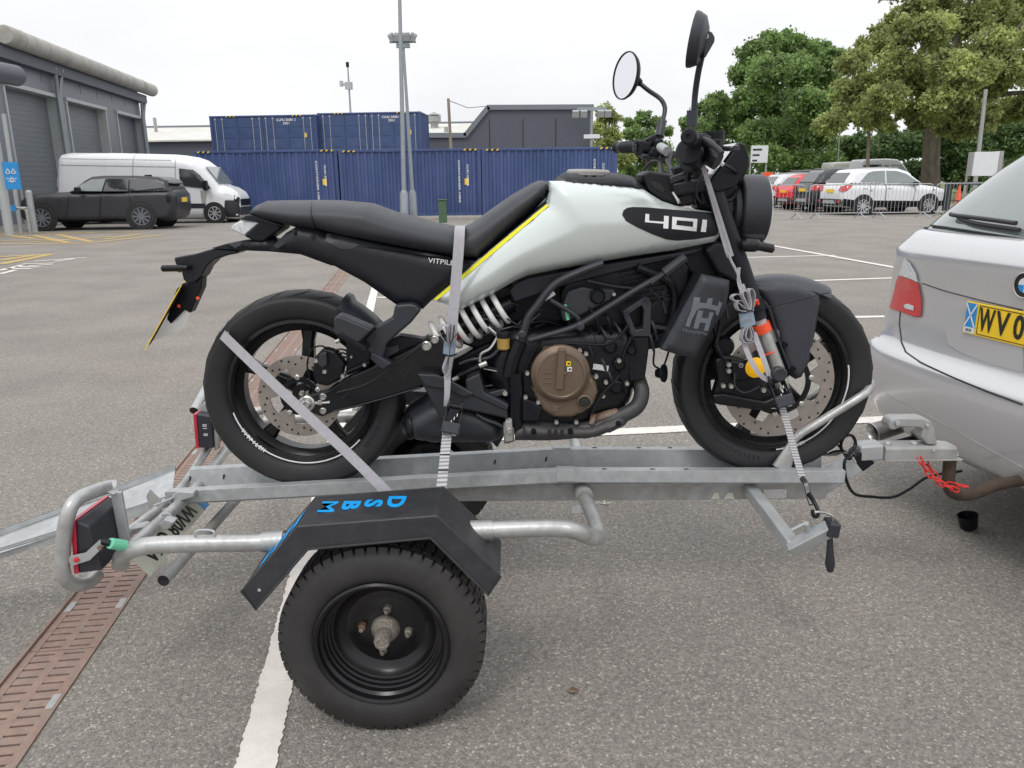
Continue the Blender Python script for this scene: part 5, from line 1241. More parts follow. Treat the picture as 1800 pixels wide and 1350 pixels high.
# far mirror, glass towards the rear
fcx = P(1099, 133, Y=2.60); fn_ = V((-.90, -.40, .10)).normalized(); r_f = .0725
mb = MB(); mb.lathe(fcx, fn_, [(0, -.026), (r_f*.55, -.024), (r_f*.9, -.014), (r_f, -.003), (r_f, .002), (r_f*.95, .003), (r_f*.94, -.001)], 48); mf_ = part(mb, 'mirror_head', 'black', ang=30)
mb = MB(); mb.lathe(fcx, fn_, [(r_f*.945, .0), (0, .0)], 48); part(mb, 'mirror_glass', 'mirror', parent=mf_)
mb = MB(); k0 = Bp(1116, 140, 2.62); mb.tube([fcx-fn_*.02, k0, Bp(1127, 147, 2.62)], [.022, .017, .010], 14); part(mb, 'mirror_knuckle', 'black', parent=mf_)
mb = MB(); mb.tube(catmull([Bp(1124, 146, 2.62), Bp(1140, 159, 2.6), Bp(1160, 173, 2.56), Bp(1168, 186, 2.55), Bp(1168, 200, 2.54), Bp(1163, 216, 2.52)], 6), .0072, 12); part(mb, 'mirror_stem', 'grey', parent=hbar)
mb = MB(); mb.tube([Bp(1164, 213, 2.52), Bp(1159, 240, 2.5)], .0135, 18); part(mb, 'mirror_boot', 'grey', parent=hbar)
# left switch gear and clutch side clutter
for (x, y, Y_, s_) in ((1135, 258, 2.5, .034), (1145, 247, 2.5, .03), (1150, 268, 2.46, .03), (1157, 252, 2.48, .028)):
    mb = MB(); mb.box(Bp(x, y, Y_), (s_, s_*1.2, s_*.9), Matrix.Rotation(random.uniform(-.5, .5), 3, 'Y')); part(mb, 'switch_cluster', 'black', .006, parent=hbar)
mb = MB(); mb.tube(catmull([Bp(1128, 275, 2.45), Bp(1145, 276, 2.46), Bp(1168, 277, 2.44), Bp(1180, 272, 2.40)], 5), .008, 10); part(mb, 'clutch_lever', 'grey', parent=hbar)
# display unit, tilted
cD = Bp(1277, 288, 2.22)
def quadbox(pts, Y0, Y1, name, mat, bev=.005, par=None): 
    mb = MB(); mb.prism([(P(x, y, Y=Y0).x, P(x, y, Y=Y0).z) for x, y in pts], Y0, Y1); return part(mb, name, mat, bev, parent=par)
dsp = quadbox([(1243, 331), (1301, 249), (1311, 254), (1318, 278), (1314, 300), (1292, 330), (1262, 338)], 2.13, 2.33, 'display_unit', 'black', .006)
a, b = P(1246, 326, Y=2.13), P(1299, 253, Y=2.13); dv = (b-a); nn2 = V((-dv.z, 0, dv.x)).normalized()
M['screen'] = pbr('display_glass', (.35, .36, .38), .12, .2, .1, 6, coat=.9)
mb = MB(); mb.add([(a.x+nn2.x*.006, 2.137, a.z+nn2.z*.006), (b.x+nn2.x*.006, 2.137, b.z+nn2.z*.006), (b.x+nn2.x*.006, 2.323, b.z+nn2.z*.006), (a.x+nn2.x*.006, 2.323, a.z+nn2.z*.006)], [(0, 1, 2, 3)]); part(mb, 'display_glass', 'screen', parent=dsp)
quadbox([(1262, 338), (1316, 268), (1320, 290), (1300, 330), (1290, 352), (1268, 350)], 2.19, 2.30, 'display_bracket', 'black', .008)
# cables around the headstock
cables = [[(1180, 270, -.1), (1176, 300, -.06), (1185, 340, 0), (1200, 356, .05)], [(1160, 262, -.2), (1165, 300, -.1), (1180, 330, .0), (1192, 350, .05)], [(1225, 285, .12), (1205, 300, .1), (1198, 320, .08), (1200, 335, .06)],
          [(1188, 272, -.05), (1196, 300, .0), (1190, 330, .04), (1215, 352, .05)], [(1240, 300, .12), (1225, 330, .1), (1230, 352, .08), (1262, 370, .06)], [(1262, 283, .26), (1290, 300, .15), (1300, 318, .08), (1290, 340, .05)],
          [(1172, 282, -.1), (1182, 310, 0), (1176, 328, .03), (1190, 352, .05)], [(1205, 285, .2), (1212, 310, .1), (1206, 338, .08), (1222, 360, .07)], [(1290, 430, .08), (1270, 460, .10), (1268, 500, .08), (1280, 560, .10)], [(1245, 330, .1), (1275, 352, .1), (1290, 345, .08), (1296, 330, .06)],
          [(1130, 300, -.12), (1146, 284, -.1), (1158, 288, -.1), (1160, 306, -.05)], [(1180, 310, .02), (1210, 318, .06), (1240, 316, .08), (1262, 330, .06)]]
for k, cpt in enumerate(cables): hose(cpt, .0045 if k % 3 else .006, 'control_cable', 'black' if k % 2 else 'grey')
hose([(1183, 338, .08), (1192, 352, .09), (1194, 357, .09)], .0045, 'cable_end', 'steel'); hose([(1262, 283, .27), (1270, 289, .26)], .006, 'cable_sleeve', 'signw')
for (x, y, s_) in ((1190, 325, .05), (1215, 320, .045), (1240, 345, .05), (1225, 305, .04), (1200, 350, .04), (1255, 355, .045)):
    mb = MB(); mb.box(B3(x, y, .03), (s_, .10, s_*.8), Matrix.Rotation(random.uniform(-.4, .4), 3, 'Y')); part(mb, 'headstock_block', 'dark', .006)
mb = MB(); mb.box(B3(1193, 312, .09), (.05, .012, .018), Matrix.Rotation(-.35, 3, 'Y')); part(mb, 'clamp_highlight', 'grey', .003)
plate([(1190, 440), (1240, 434), (1262, 470), (1255, 500), (1238, 520), (1215, 480), (1195, 465)], .0, .06, 'frame_gusset', 'black', .008)
# ================================================================ TRAILER
def T3(px, py, y): return P(px, py, Y=y)
tr = thing('motorcycle_trailer', (B(985, 827)[0], YB, 0), 'galvanised single bike trailer with black mudguards and a channel rail under the motorcycle', 'trailer')
def tp(mb, name, mat, bevel=0, parent=None, **k): return part(mb, name, mat, bevel, parent or tr, **k)
Y1, Y2 = 2.15, 2.366
ra, rj, rb_ = T3(289, 865, Y1), T3(985, 827, Y1), T3(1487, 828, Y1)
prof = [(Y1, -.038), (Y1, 0), (Y1+.030, 0), (Y1+.044, -.055), (Y2-.044, -.055), (Y2-.030, 0), (Y2, 0), (Y2, -.038), (Y2-.004, -.038), (Y2-.004, -.004), (Y2-.027, -.004), (Y2-.041, -.059), (Y1+.041, -.059), (Y1+.027, -.004), (Y1+.004, -.004), (Y1+.004, -.038)]
def rail(a, b, name, sc=1.0, x0=None):
    rings = []
    for p in (a, b): rings.append([V((p.x, (y-YB)*sc+YB, p.z+z*sc)) for y, z in prof])
    mb = MB(); mb.loft(rings); return tp(mb, name, 'galv', .0012, seg=1)
xj = rj.x
r1 = rail(V((ra.x, 0, ra.z)), V((xj-.0, 0, rj.z)), 'channel_rail')
r2 = rail(V((xj+.001, 0, rj.z)), V((rb_.x, 0, rb_.z)), 'channel_rail')
mb = MB(); s = .004
mb.loft([[V((x, (y-YB)*1.02+YB, rj.z+z+.0035)) for y, z in prof] for x in (xj-.012, xj+.045)]); tp(mb, 'joint_sleeve', 'galv', .001)
for px in (1062, 1147, 1206, 1045, 1123, 1178):
    yy = Y1+.012 if px in (1062, 1147, 1206) else Y2-.012
    c = T3(px, 829 if yy < 2.2 else 785, yy); mb = MB(); mb.box((c.x, yy, rj.z+.0012+(rb_.z-rj.z)*(c.x-xj)/(rb_.x-xj)), (.014, .006, .001)); tp(mb, 'slot_hole', 'ink', .0025, parent=r2)
for px in (330, 390, 780, 870, 960):
    c = T3(px, 812, Y2-.04); mb = MB(); zz = ra.z+(rj.z-ra.z)*(c.x-ra.x)/(xj-ra.x)-.028
    mb.box((c.x, Y2-.0385, zz), (.005, .002, .016), Matrix.Rotation(.2, 3, 'Y')); tp(mb, 'rivet_mark', 'ink', parent=r1)
# triangular end web left
mb = MB(); e = T3(312, 842, 2.2)
# underframe beam
b0, b1 = T3(690, 884, 2.215), T3(1452, 879, 2.215)
zb0, zb1 = b0.z, b1.z
mb = MB(); mb.bar((b0.x, YB, zb0+.03), (b1.x, YB, zb1+.03), .09, .055); tp(mb, 'underframe_beam', 'galv2', .004)
mb = MB(); mb.bar((b0.x+.02, 2.213, zb0+.055), (b1.x, 2.213, zb1+.055), .006, .010); tp(mb, 'beam_flange', 'galv2', .001)
for (px, w) in ((1258, .022), (1282, .028)):
    c = T3(px, 872, 2.213); mb = MB(); mb.prism([(c.x-w*.6, c.z-.010), (c.x+w*.6, c.z-.010), (c.x+w*.35, c.z+.010), (c.x-w*.2, c.z+.010)], 2.2135, 2.2145); tp(mb, 'worn_sticker', 'platew')
c = T3(1362, 868, 2.213); mb = MB(); mb.box(c, (.07, .001, .03)); tp(mb, 'rating_sticker', 'label')
# neck and coupling
n0, n1 = T3(1440, 858, YB), T3(1507, 806, YB)
mb = MB(); mb.bar((b1.x-.01, YB, zb1+.03), T3(1508, 808, YB), .055, .055); tp(mb, 'neck_tube', 'galv', .005)
mb = MB(); mb.bar(T3(1500, 812, YB), T3(1522, 796, YB), .060, .062); tp(mb, 'tape_wrap', 'black', .006)
K = 2.26; kd = .035
cz = lambda px, py: T3(px, py, K-kd)
q0, q1 = cz(1513, 800), cz(1556, 797)
mb = MB(); mb.bar((q0.x, K, q0.z+.0), (q1.x, K, q1.z), .062, .052); tp(mb, 'neck_socket', 'galv', .008)
q2, q3 = cz(1556, 808), cz(1688, 807); zt_, zb_ = cz(1600, 785).z, cz(1600, 808).z
mb = MB()
rings = []
for (px, w, h) in ((1556, .036, 1), (1640, .036, 1), (1662, .036, .98), (1678, .033, .92), (1686, .024, .8), (1689, .012, .62)):
    x = cz(px, 800).x; zt2 = zb_+(zt_-zb_)*h
    rings.append([V((x, K-w, zb_)), V((x, K-w, zt2-.008)), V((x, K-w*.72, zt2)), V((x, K+w*.72, zt2)), V((x, K+w, zt2-.008)), V((x, K+w, zb_))])
mb.loft(rings); tp(mb, 'coupling_body', 'galv2', .003, seg=3)
mb = MB(); mb.prism([], 0, 0) if False else mb.bb(q2.x, cz(1691, 808).x, K-.041, K+.041, zb_-.004, zb_+.001); tp(mb, 'coupling_lip', 'galv2', .002)
mb = MB(); h_ = [cz(x, y) for x, y in [(1566, 756), (1563, 748), (1567, 739), (1576, 736), (1625, 736), (1638, 741), (1644, 754), (1650, 783), (1632, 783), (1620, 770), (1624, 756), (1618, 753), (1585, 752), (1575, 757)]]
mb.prism([(p.x, p.z) for p in h_], K-kd+.004, K+kd-.014); tp(mb, 'coupling_handle', 'galv2', .006, seg=3)
for (x, y, r) in ((1578, 744, .008), (1630, 748, .005), (1640, 791, .006)):
    mb = MB(); mb.lathe(T3(x, y, K-.035), (0, -1, 0), [(r, -.006), (r, .004), (r*.6, .005), (0, .004)], 14); tp(mb, 'coupling_pin', 'galv')
for x in (1560, 1606):
    mb = MB(); c = T3(x, 779, K-.01); mb.lathe((c.x, c.y, zt_), (0, 0, 1), [(.012, -.002), (.012, .005), (.009, .009), (0, .009)], 14); tp(mb, 'coupling_bolt', 'galv')
# wheel loop and chock
L_ = [T3(1372, 818, 2.19), T3(1392, 780, 2.185), T3(1405, 764, 2.18), T3(1442, 741, 2.175), T3(1500, 705, 2.175), T3(1524, 688, 2.19), T3(1530, 674, 2.25), T3(1516, 668, 2.32), T3(1470, 672, 2.35), T3(1420, 700, 2.355), T3(1360, 733, 2.36), T3(1330, 765, 2.36), T3(1322, 784, 2.35)]
mb = MB(); mb.tube(catmull(L_, 6), .0125, 16); tp(mb, 'wheel_loop', 'tube')
mb = MB(); a, b = T3(1374, 822, 2.185), T3(1393, 780, 2.183); mb.tube([a, a+(b-a)*.5, b], [.030, .022, .0135], 16, flat=.55); tp(mb, 'flattened_tube_foot', 'tube')
# ---- side tube, near, and mirrored far side
YS = 1.735; TW = .0215
def mir(p): return V((p.x, 2*2.257-p.y, p.z))
near = [T3(212, 992, 1.78), T3(216, 978, 1.76), T3(238, 964, YS), T3(290, 957, YS), T3(440, 954, YS), T3(520, 951, YS)]
mb = MB(); mb.tube(catmull(near, 6), TW, 18); tp(mb, 'side_tube', 'tube')
nr = [T3(790, 936, YS), T3(860, 932, YS), T3(930, 929, YS), T3(985, 929, YS), T3(1015, 934, YS), T3(1040, 945, 1.78)]
mb = MB(); mb.tube(catmull(nr, 6), TW, 18); tp(mb, 'side_tube', 'tube')
for (xa, xb, ya, yb) in ((462, 500, 953, 951), (824, 866, 934, 932)):
    a, b = T3(xa, ya, YS), T3(xb, yb, YS); mb = MB(); mb.tube([a, b], [.025, .0265] if xa < 600 else [.0265, .025], 18); tp(mb, 'tube_sleeve', 'tube')
ris = [T3(1040, 945, 1.78), T3(1052, 944, 1.84), T3(1047, 920, 1.95), T3(1034, 888, 2.08), T3(1024, 862, 2.2)]
mb = MB(); mb.tube(catmull(ris, 6), .0205, 18); tp(mb, 'riser_tube', 'tube')
mb = MB(); mb.tube([T3(1027, 871, 2.15), T3(1023, 860, 2.20)], .026, 18); tp(mb, 'weld_collar', 'galv2')
mb = MB(); c = T3(1013, 896, 2.0); mb.box(c, (.026, .002, .022)); tp(mb, 'tube_tag', 'galv')
axl = [V((T3(672, 1128, 1.7).x, y, .255)) for y in (1.72, 2.79)]
mb = MB(); mb.tube(axl, .020, 14); tp(mb, 'axle', 'galv2')
for y_ in (1.99, 2.52):
    mb = MB(); mb.bar((axl[0].x, y_, .26), (axl[0].x+.12, y_, .42), .05, .02, up=(0, 1, 0)); tp(mb, 'suspension_arm', 'galv2', .004)
for pts in (near, nr, ris):
    if pts is near: continue
    mb = MB(); mb.tube(catmull([mir(p) for p in pts], 6), TW*.96, 16); tp(mb, 'side_tube', 'tube')
mb = MB(); mb.tube(catmull([mir(p) for p in near[2:]], 6), TW, 16); tp(mb, 'side_tube', 'tube')
# rear cross tubes
mb = MB(); mb.tube(catmull([T3(225, 968, 1.74), T3(250, 945, 1.85), T3(300, 900, 2.05), T3(350, 852, 2.33), T3(398, 790, 2.74)], 5), .017, 14); tp(mb, 'rear_cross_tube', 'tube')
mb = MB(); mb.tube(catmull([T3(205, 950, 1.9), T3(240, 925, 1.98), T3(280, 893, 2.1), T3(320, 855, 2.3), T3(345, 820, 2.5), T3(380, 765, 2.8)], 5), .015, 14); tp(mb, 'rear_cross_tube', 'tube')
a, b = T3(287, 1021, 1.85), T3(400, 884, 2.32); b.z = a.z; d_ = (b-a).normalized()
mb = MB(); mb.tube([a, b+d_*.3], .016, 16, caps=False); ct = tp(mb, 'prop_stand_tube', 'galv2'); mb = MB(); mb.lathe(a+d_*.002, d_, [(.0158, 0), (0, .004)], 16); tp(mb, 'tube_mouth', 'ink', parent=ct)
mb = MB(); q = [T3(343, 944, 1.73), T3(344, 935, 1.73), T3(352, 932, 1.735), T3(368, 932, 1.735), T3(376, 935, 1.73), T3(377, 944, 1.73)]; mb.tube(catmull(q, 4), .003, 8); tp(mb, 'tie_loop', 'galv')
mb = MB(); q = [T3(282, 915, 1.98), T3(284, 906, 1.98), T3(292, 903, 1.98), T3(300, 905, 1.98), T3(301, 914, 1.98)]; mb.tube(catmull(q, 4), .003, 8); tp(mb, 'tie_loop', 'galv')
def tri(pts, Y, th, name, mat, bev=.0015, parent=None):
    mb = MB(); mb.prism([(T3(x, y, Y).x, T3(x, y, Y).z) for x, y in pts], Y, Y+th); return tp(mb, name, mat, bev, parent)
tri([(275, 928), (288, 913), (306, 918), (297, 930), (282, 934)], 1.93, .03, 'hinge_bracket', 'galv', .003)
tri([(229, 930), (250, 926), (260, 932), (250, 938), (230, 936)], 1.94, .04, 'hinge_bracket', 'galv', .003)
mb = MB(); mb.tube(catmull([T3(270, 889, 2.08), T3(290, 881, 2.1), T3(305, 874, 2.12), T3(312, 868, 2.14)], 4), .0035, 8); tp(mb, 'latch_rod', 'galv')
mb = MB(); mb.tube(catmull([T3(270, 896, 2.08), T3(278, 899, 2.08), T3(296, 893, 2.1), T3(304, 888, 2.12)], 4), .0035, 8); tp(mb, 'latch_rod', 'galv')
tri([(302, 872), (312, 864), (340, 866), (341, 874), (320, 880), (306, 884)], 2.12, .03, 'latch_plate', 'galv', .003)
# trailer number plate
c1_, c2_ = T3(264, 1013, 1.90), T3(239, 991, 1.90)
e1 = T3(367, 888, 2.36); e2 = e1+(c2_-c1_)
nx = (c1_-e1).normalized(); ny = (c2_-c1_).normalized(); nn_ = nx.cross(ny)
mb = MB(); w_ = (c1_-e1).length; mb.add([c1_, e1, e2+ny*.03, c2_+ny*.03]+[p-nn_*.004 for p in (c1_, e1, e2+ny*.03, c2_+ny*.03)], [(0, 1, 2, 3), (7, 6, 5, 4), (0, 4, 5, 1), (1, 5, 6, 2), (2, 6, 7, 3), (3, 7, 4, 0)])
npl = tp(mb, 'number_plate', 'platew'); hh = (c2_-c1_).length+.03
sg_ = 1 if nn_.dot(CAM-c1_) > 0 else -1
text_obj('WV08 OKA', hh*.86, frame((c1_+e2)/2+ny*.015+nn_*sg_*(.0012 if sg_ > 0 else .0052)+nx*.02, nx, ny*sg_), M['ink'], 'plate_text', npl, bold=.0012, sx_=w_*.80/(hh*.86*5.6))
mb = MB(); f0 = e1+nx*.0; qn = nn_*sg_*(.001 if sg_ > 0 else .005); mb.add([f0+qn, f0+nx*.045+qn, f0+nx*.045+ny*hh+qn, f0+ny*hh+qn], [(0, 1, 2, 3)]); tp(mb, 'blue_country_band', 'signblue', parent=npl)
# near lamp unit with guard hoop
hoop = [T3(204, 856, 1.86), T3(190, 856, 1.85), T3(165, 864, 1.80), T3(140, 875, 1.76), T3(124, 893, 1.73), T3(114, 930, 1.72), T3(111, 970, 1.72), T3(110, 1000, 1.72), T3(117, 1020, 1.73), T3(135, 1028, 1.76), T3(155, 1024, 1.80), T3(172, 1010, 1.84)]
mb = MB(); mb.tube(catmull(hoop, 6), .0175, 16); tp(mb, 'lamp_guard_hoop', 'tube')
def box8(P8, name, mats, bev, parent=None):
    mb = MB(); mb.add(P8, [(0, 1, 2, 3), (7, 6, 5, 4), (0, 4, 5, 1), (1, 5, 6, 2), (2, 6, 7, 3), (3, 7, 4, 0)]); return tp(mb, name, mats, bev, parent)
Yn, Yf = 1.73, 1.89
lamp_near = [T3(132, 915, Yn), T3(138, 1009, Yn), T3(180, 1003, Yn), T3(157, 926, Yn)]
dl = T3(192, 871, Yf)-lamp_near[0]
lf_ = [lamp_near[0]+dl, T3(196, 960, Yf), T3(229, 952, Yf), T3(213, 880, Yf)]
lb = box8([lamp_near[i] for i in range(4)]+lf_, 'lamp_housing', 'grey', .006)
rd = V((-.012, 0, -.0)); 
box8([lamp_near[0]+rd, lamp_near[1]+rd, lamp_near[1]+V((.0, 0, 0)), lamp_near[0], lf_[0]+rd, lf_[1]+rd, lf_[1], lf_[0]], 'red_lamp_lens', 'darkred', .002, lb)
mb = MB(); mb.bar(T3(205, 864, 1.84), T3(221, 955, 1.84), .010, .028, up=(1, 0, 0)); mb.bar(T3(190, 860, 1.84), T3(206, 866, 1.84), .03, .006); tp(mb, 'lamp_bracket', 'galv', .002)
tri([(119, 983), (122, 978), (150, 972), (175, 949), (181, 962), (158, 985), (124, 996)], 1.715, .004, 'lamp_strap', 'galv', .001)
for (x, y, m_) in ((134, 984, 'red'), (176, 963, 'rust'), (105, 998, 'ink')):
    mb = MB(); mb.lathe(T3(x, y, 1.712), (0, -1, 0), [(.006, -.002), (.006, .003), (.004, .004), (0, .004)], 12); tp(mb, 'strap_bolt', m_)
mb = MB(); a, b = T3(193, 955, 1.70), T3(220, 959, 1.73); mb.tube([a, b], .0135, 20); tp(mb, 'green_plug', 'green', .002); mb = MB(); mb.tube([T3(180, 952, 1.70), a], .008, 12); mb.tube([b, T3(235, 962, 1.74)], .009, 12); tp(mb, 'plug_cable', 'black')
# far lamp unit
Yn2, Yf2 = 2.60, 2.78
P8 = [T3(345, 728, Yn2), T3(350, 788, Yn2), T3(376, 788, Yn2), T3(371, 732, Yn2)]
dv = V((-.0, Yf2-Yn2, 0)); lb2_ = box8(P8+[p+dv for p in P8], 'lamp_housing', 'grey', .005)
box8([P8[0]+rd, P8[1]+rd, P8[1], P8[0], P8[0]+rd+dv, P8[1]+rd+dv, P8[1]+dv, P8[0]+dv], 'red_lamp_lens', 'darkred', .002, lb2_)
text_obj('8  18', .022, frame(T3(361, 756, Yn2-.0015), (0, 0, 1), (-1, 0, 0)), M['signw'], 'lamp_mark', lb2_)
mb = MB(); mb.tube(catmull([T3(341, 722, 2.66), T3(352, 702, 2.72), T3(366, 680, 2.8), T3(390, 672, 2.84), T3(440, 720, 2.84), T3(470, 718, 2.84)], 5), .0165, 14); gh = tp(mb, 'lamp_guard_hoop', 'tube')
tri([(350, 716), (358, 708), (372, 724), (346, 728)], 2.64, .05, 'lamp_bracket', 'galv', .003)
mb = MB(); mb.lathe(T3(341, 722, 2.66), T3(341, 722, 2.66)-T3(352, 702, 2.72), [(.0160, .001), (0, .0015)], 14); tp(mb, 'tube_mouth', 'ink', parent=gh)
tri([(376, 742), (383, 744), (384, 790), (376, 792)], 2.61, .02, 'lamp_bracket', 'galv2', .002)
# ---- tie-down arm at the right
a, b, c = T3(1318, 860, 2.20), T3(1395, 962, 1.86), T3(1460, 928, 1.83)
mb = MB(); mb.bar(a, b, .036, .036); tp(mb, 'tie_down_arm', 'galv', .004)
mb = MB(); mb.bar(b-(c-b).normalized()*.012, c, .034, .036, up=(0, -.4, 1)); tp(mb, 'arm_end', 'galv', .004)
mb = MB(); mb.box(T3(1461, 927, 1.83), (.030, .05, .040), Matrix.Rotation(.1, 3, 'Y')); tp(mb, 'end_cap', 'grey', .006)
mb = MB(); a, b = T3(1459, 940, 1.83), T3(1459, 1004, 1.83); mb.tube([a, a+(b-a)*.4, a+(b-a)*.8, b], [.007, .009, .013, .008], 10); tp(mb, 'hanging_strap_tail', 'grey')
mb = MB(); mb.tube(catmull([T3(1432, 916, 1.82), T3(1428, 904, 1.82), T3(1436, 900, 1.82), T3(1452, 902, 1.83), T3(1463, 907, 1.83), T3(1464, 916, 1.83)], 5), .0032, 8); tp(mb, 'tie_ring', 'steel')
mb = MB(); mb.tube([T3(1391, 932, 1.84), T3(1412, 921, 1.84), T3(1418, 930, 1.85)], .004, 8); mb.tube([T3(1417, 920, 1.84), T3(1420, 934, 1.85)], .0075, 10); tp(mb, 'spring_pin', 'galv')
# ---- mudguards
YM0, YM1 = 1.612, 1.785
up = [(424, 1038), (522, 926), (769, 907), (880, 1012)]; lo = [(449, 1071), (541, 965), (757, 945), (859, 1046)]
def mg(px, py): q = T3(px, py, YM0); return (q.x, q.z)
U = [mg(*p) for p in up]; Lo = [mg(*p) for p in lo]
mgd = thing('mudguard', (U[1][0], YM0, U[1][1]), None, None); mgd.parent = tr; mgd.location = V(mgd.location)-WL[tr.name]
mb = MB(); mb.prism(U+Lo[::-1], YM0, YM0+.004); mb.build('outer_skirt', M['mudpl'], mgd, bevel=.002)
mb = MB()
Ui = [(x, z) for x, z in U]
mb.prism(U+[(U[3][0]-.004, U[3][1]-.006), (U[2][0]-.001, U[2][1]-.006), (U[1][0]+.001, U[1][1]-.006), (U[0][0]+.004, U[0][1]-.006)], YM0+.0042, YM1); mb.build('top_skin', M['mudpl'], mgd, bevel=.002)
mb = MB(); mb.prism(U+Lo[::-1], YM1+.0005, YM1+.004); mb.build('inner_skirt', M['mudpl'], mgd, bevel=.002)
mb = MB(); pts3 = [V((x, YM0-.001, z)) for x, z in Lo]; mb.tube([V((U[0][0], YM0-.001, U[0][1]))]+pts3+[V((U[3][0], YM0-.001, U[3][1]))], .0035, 8); mb.build('rolled_edge', M['mudpl'], mgd)
zc_, a_ = None, None
for chh, px, py in (('M', 573, 898), ('B', 614, 896), ('S', 654, 893), ('D', 694, 891)):
    t_ = (T3(px, py, 1.70).x-U[1][0])/(U[2][0]-U[1][0]); z_ = U[1][1]+(U[2][1]-U[1][1])*t_+.0014
    text_obj(chh, .056, frame((T3(px, 894, 1.70).x, 1.712, z_), (0, -1, 0), (1, 0, 0)), M['blue'], 'blue_letter', mgd, ext=.0005, bold=.0006 if chh == 'M' else .0022, sx_=1.65)
for k in range(4):
    p0 = V((U[0][0], 0, U[0][1]))+(V((U[1][0]-U[0][0], 0, U[1][1]-U[0][1])))*(.25+k*.19); p1 = p0+(V((U[1][0]-U[0][0], 0, U[1][1]-U[0][1])))*.13
    off = V((-.0012, 0, .0012)); mb = MB(); mb.add([p0+off+V((0, 1.64, 0)), p1+off+V((0, 1.64, 0)), p1+off+V((0, 1.72, 0)), p0+off+V((0, 1.72, 0))], [(0, 1, 2, 3)]); mb.build('blue_letter_mark', M['blue'], mgd, smooth=False)
mb = MB(); c = T3(456, 1037, YM0-.001); mb.lathe(c, (0, -1, 0), [(.004, 0), (.004, .002), (0, .003)], 10); mb.build('rivet', M['galv'], mgd)
# ---- trailer wheel
wcx = T3(671, 1128, 1.64).x; RW = .249; YWc = 1.704; HWd = .078
wc = V((wcx, YWc, RW))
wh = thing('trailer_wheel', wc, None, None); wh.parent = tr; wh.location = wc-WL[tr.name]
RR = .158
pr = [(RR-.004, -HWd*.75), (RR+.006, -HWd*.92), (RR+.03, -HWd*1.02), (RR+.055, -HWd*1.0), (RW-.020, -HWd*.93), (RW-.008, -HWd*.82), (RW-.006, -HWd*.5), (RW-.006, HWd*.5), (RW-.008, HWd*.82), (RW-.020, HWd*.93), (RR+.055, HWd*1.0), (RR+.03, HWd*1.02), (RR+.006, HWd*.92), (RR-.004, HWd*.75)]
mb = MB(); mb.lathe(wc, (0, -1, 0), pr, 96, close=True); mb.build('tyre', M['tyre2'], wh, ang=50)
mb = MB(); NB = 56
def cblock(a0, a1, r0, r1, y0, y1, y0b=None, y1b=None):
    pts = []
    for a in (a0, a1):
        d = V((math.cos(a), 0, math.sin(a)))
        for (r, y) in ((r0, y0), (r0, y1), (r1, y1b if y1b is not None else y1), (r1, y0b if y0b is not None else y0)): pts.append(wc+d*r+V((0, y, 0)))
    mb.add(pts, [(0, 1, 2, 3), (7, 6, 5, 4), (0, 4, 5, 1), (1, 5, 6, 2), (2, 6, 7, 3), (3, 7, 4, 0)])
for k in range(NB):
    a = 2*math.pi*k/NB; da = 2*math.pi/NB
    for s_ in (-1, 1):
        cblock(a+.04*da, a+.80*da, RW-.026, RW+.001, s_*HWd*.60, s_*HWd*.955, s_*HWd*.60, s_*HWd*.80)
        cblock(a+.3*da, a+1.1*da, RW-.012, RW+.0015, s_*HWd*.28, s_*HWd*.54)
    cblock(a+.1*da, a+.93*da, RW-.012, RW+.002, -HWd*.2, HWd*.2)
mb.build('tread_block', M['tyre2'], wh, kind='stuff', ang=30)
rp = [(RR+.004, -HWd*.88), (RR+.006, -HWd*.98), (RR+.001, -HWd*1.03), (RR-.006, -HWd*.98), (RR-.008, -HWd*.8), (RR-.014, -HWd*.72), (RR-.015, -HWd*.55), (RR-.019, -HWd*.52), (RR-.020, -HWd*.40), (RR-.025, -HWd*.37), (RR-.026, -HWd*.26), (RR-.031, -.018), (RR-.036, -.010), (RR-.043, -.002), (RR-.060, .006), (.075, .004), (.062, -.002), (.03, -.002), (0, -.002)]
mb = MB(); mb.lathe(wc, (0, 1, 0), rp, 72); rimo = mb.build('rim', M['rim'], wh, ang=28)
mb = MB(); mb.lathe(wc+V((0, -.002, 0)), (0, -1, 0), [(.036, 0), (.036, .006), (.033, .014), (.028, .022), (.021, .028), (.0195, .062), (.017, .068), (.012, .069), (.010, .066), (0, .066)], 32); hb_ = mb.build('hub_cap', M['hub'], wh, ang=40)
for k in range(4):
    a = rad(88+90*k-6); c = wc+V((math.cos(a)*.0575, -.001, math.sin(a)*.0575)); mb = MB(); mb.lathe(c, (0, -1, 0), [(.011, 0), (.010, .014), (.006, .018), (.0055, .026), (0, .027)], 6); mb.build('wheel_nut', M['rust'] if k == 1 else M['hub'], wh, ang=25)
# far wheel and mudguard, turned to face outwards
def far_copy(o):
    c = copy_tree(o); loc = V(WL[o.name]); m = mir(loc) if o is not mgd else V((U[2][0]+0*loc.x, 2*2.257-loc.y, loc.z))
    c.parent = tr; c.location = m-WL[tr.name]; c.rotation_euler.z = math.pi
    for k_ in kids_of(c):
        if k_.name.startswith('blue_letter'): bpy.data.objects.remove(k_)
    return c
far_copy(wh); far_copy(mgd)
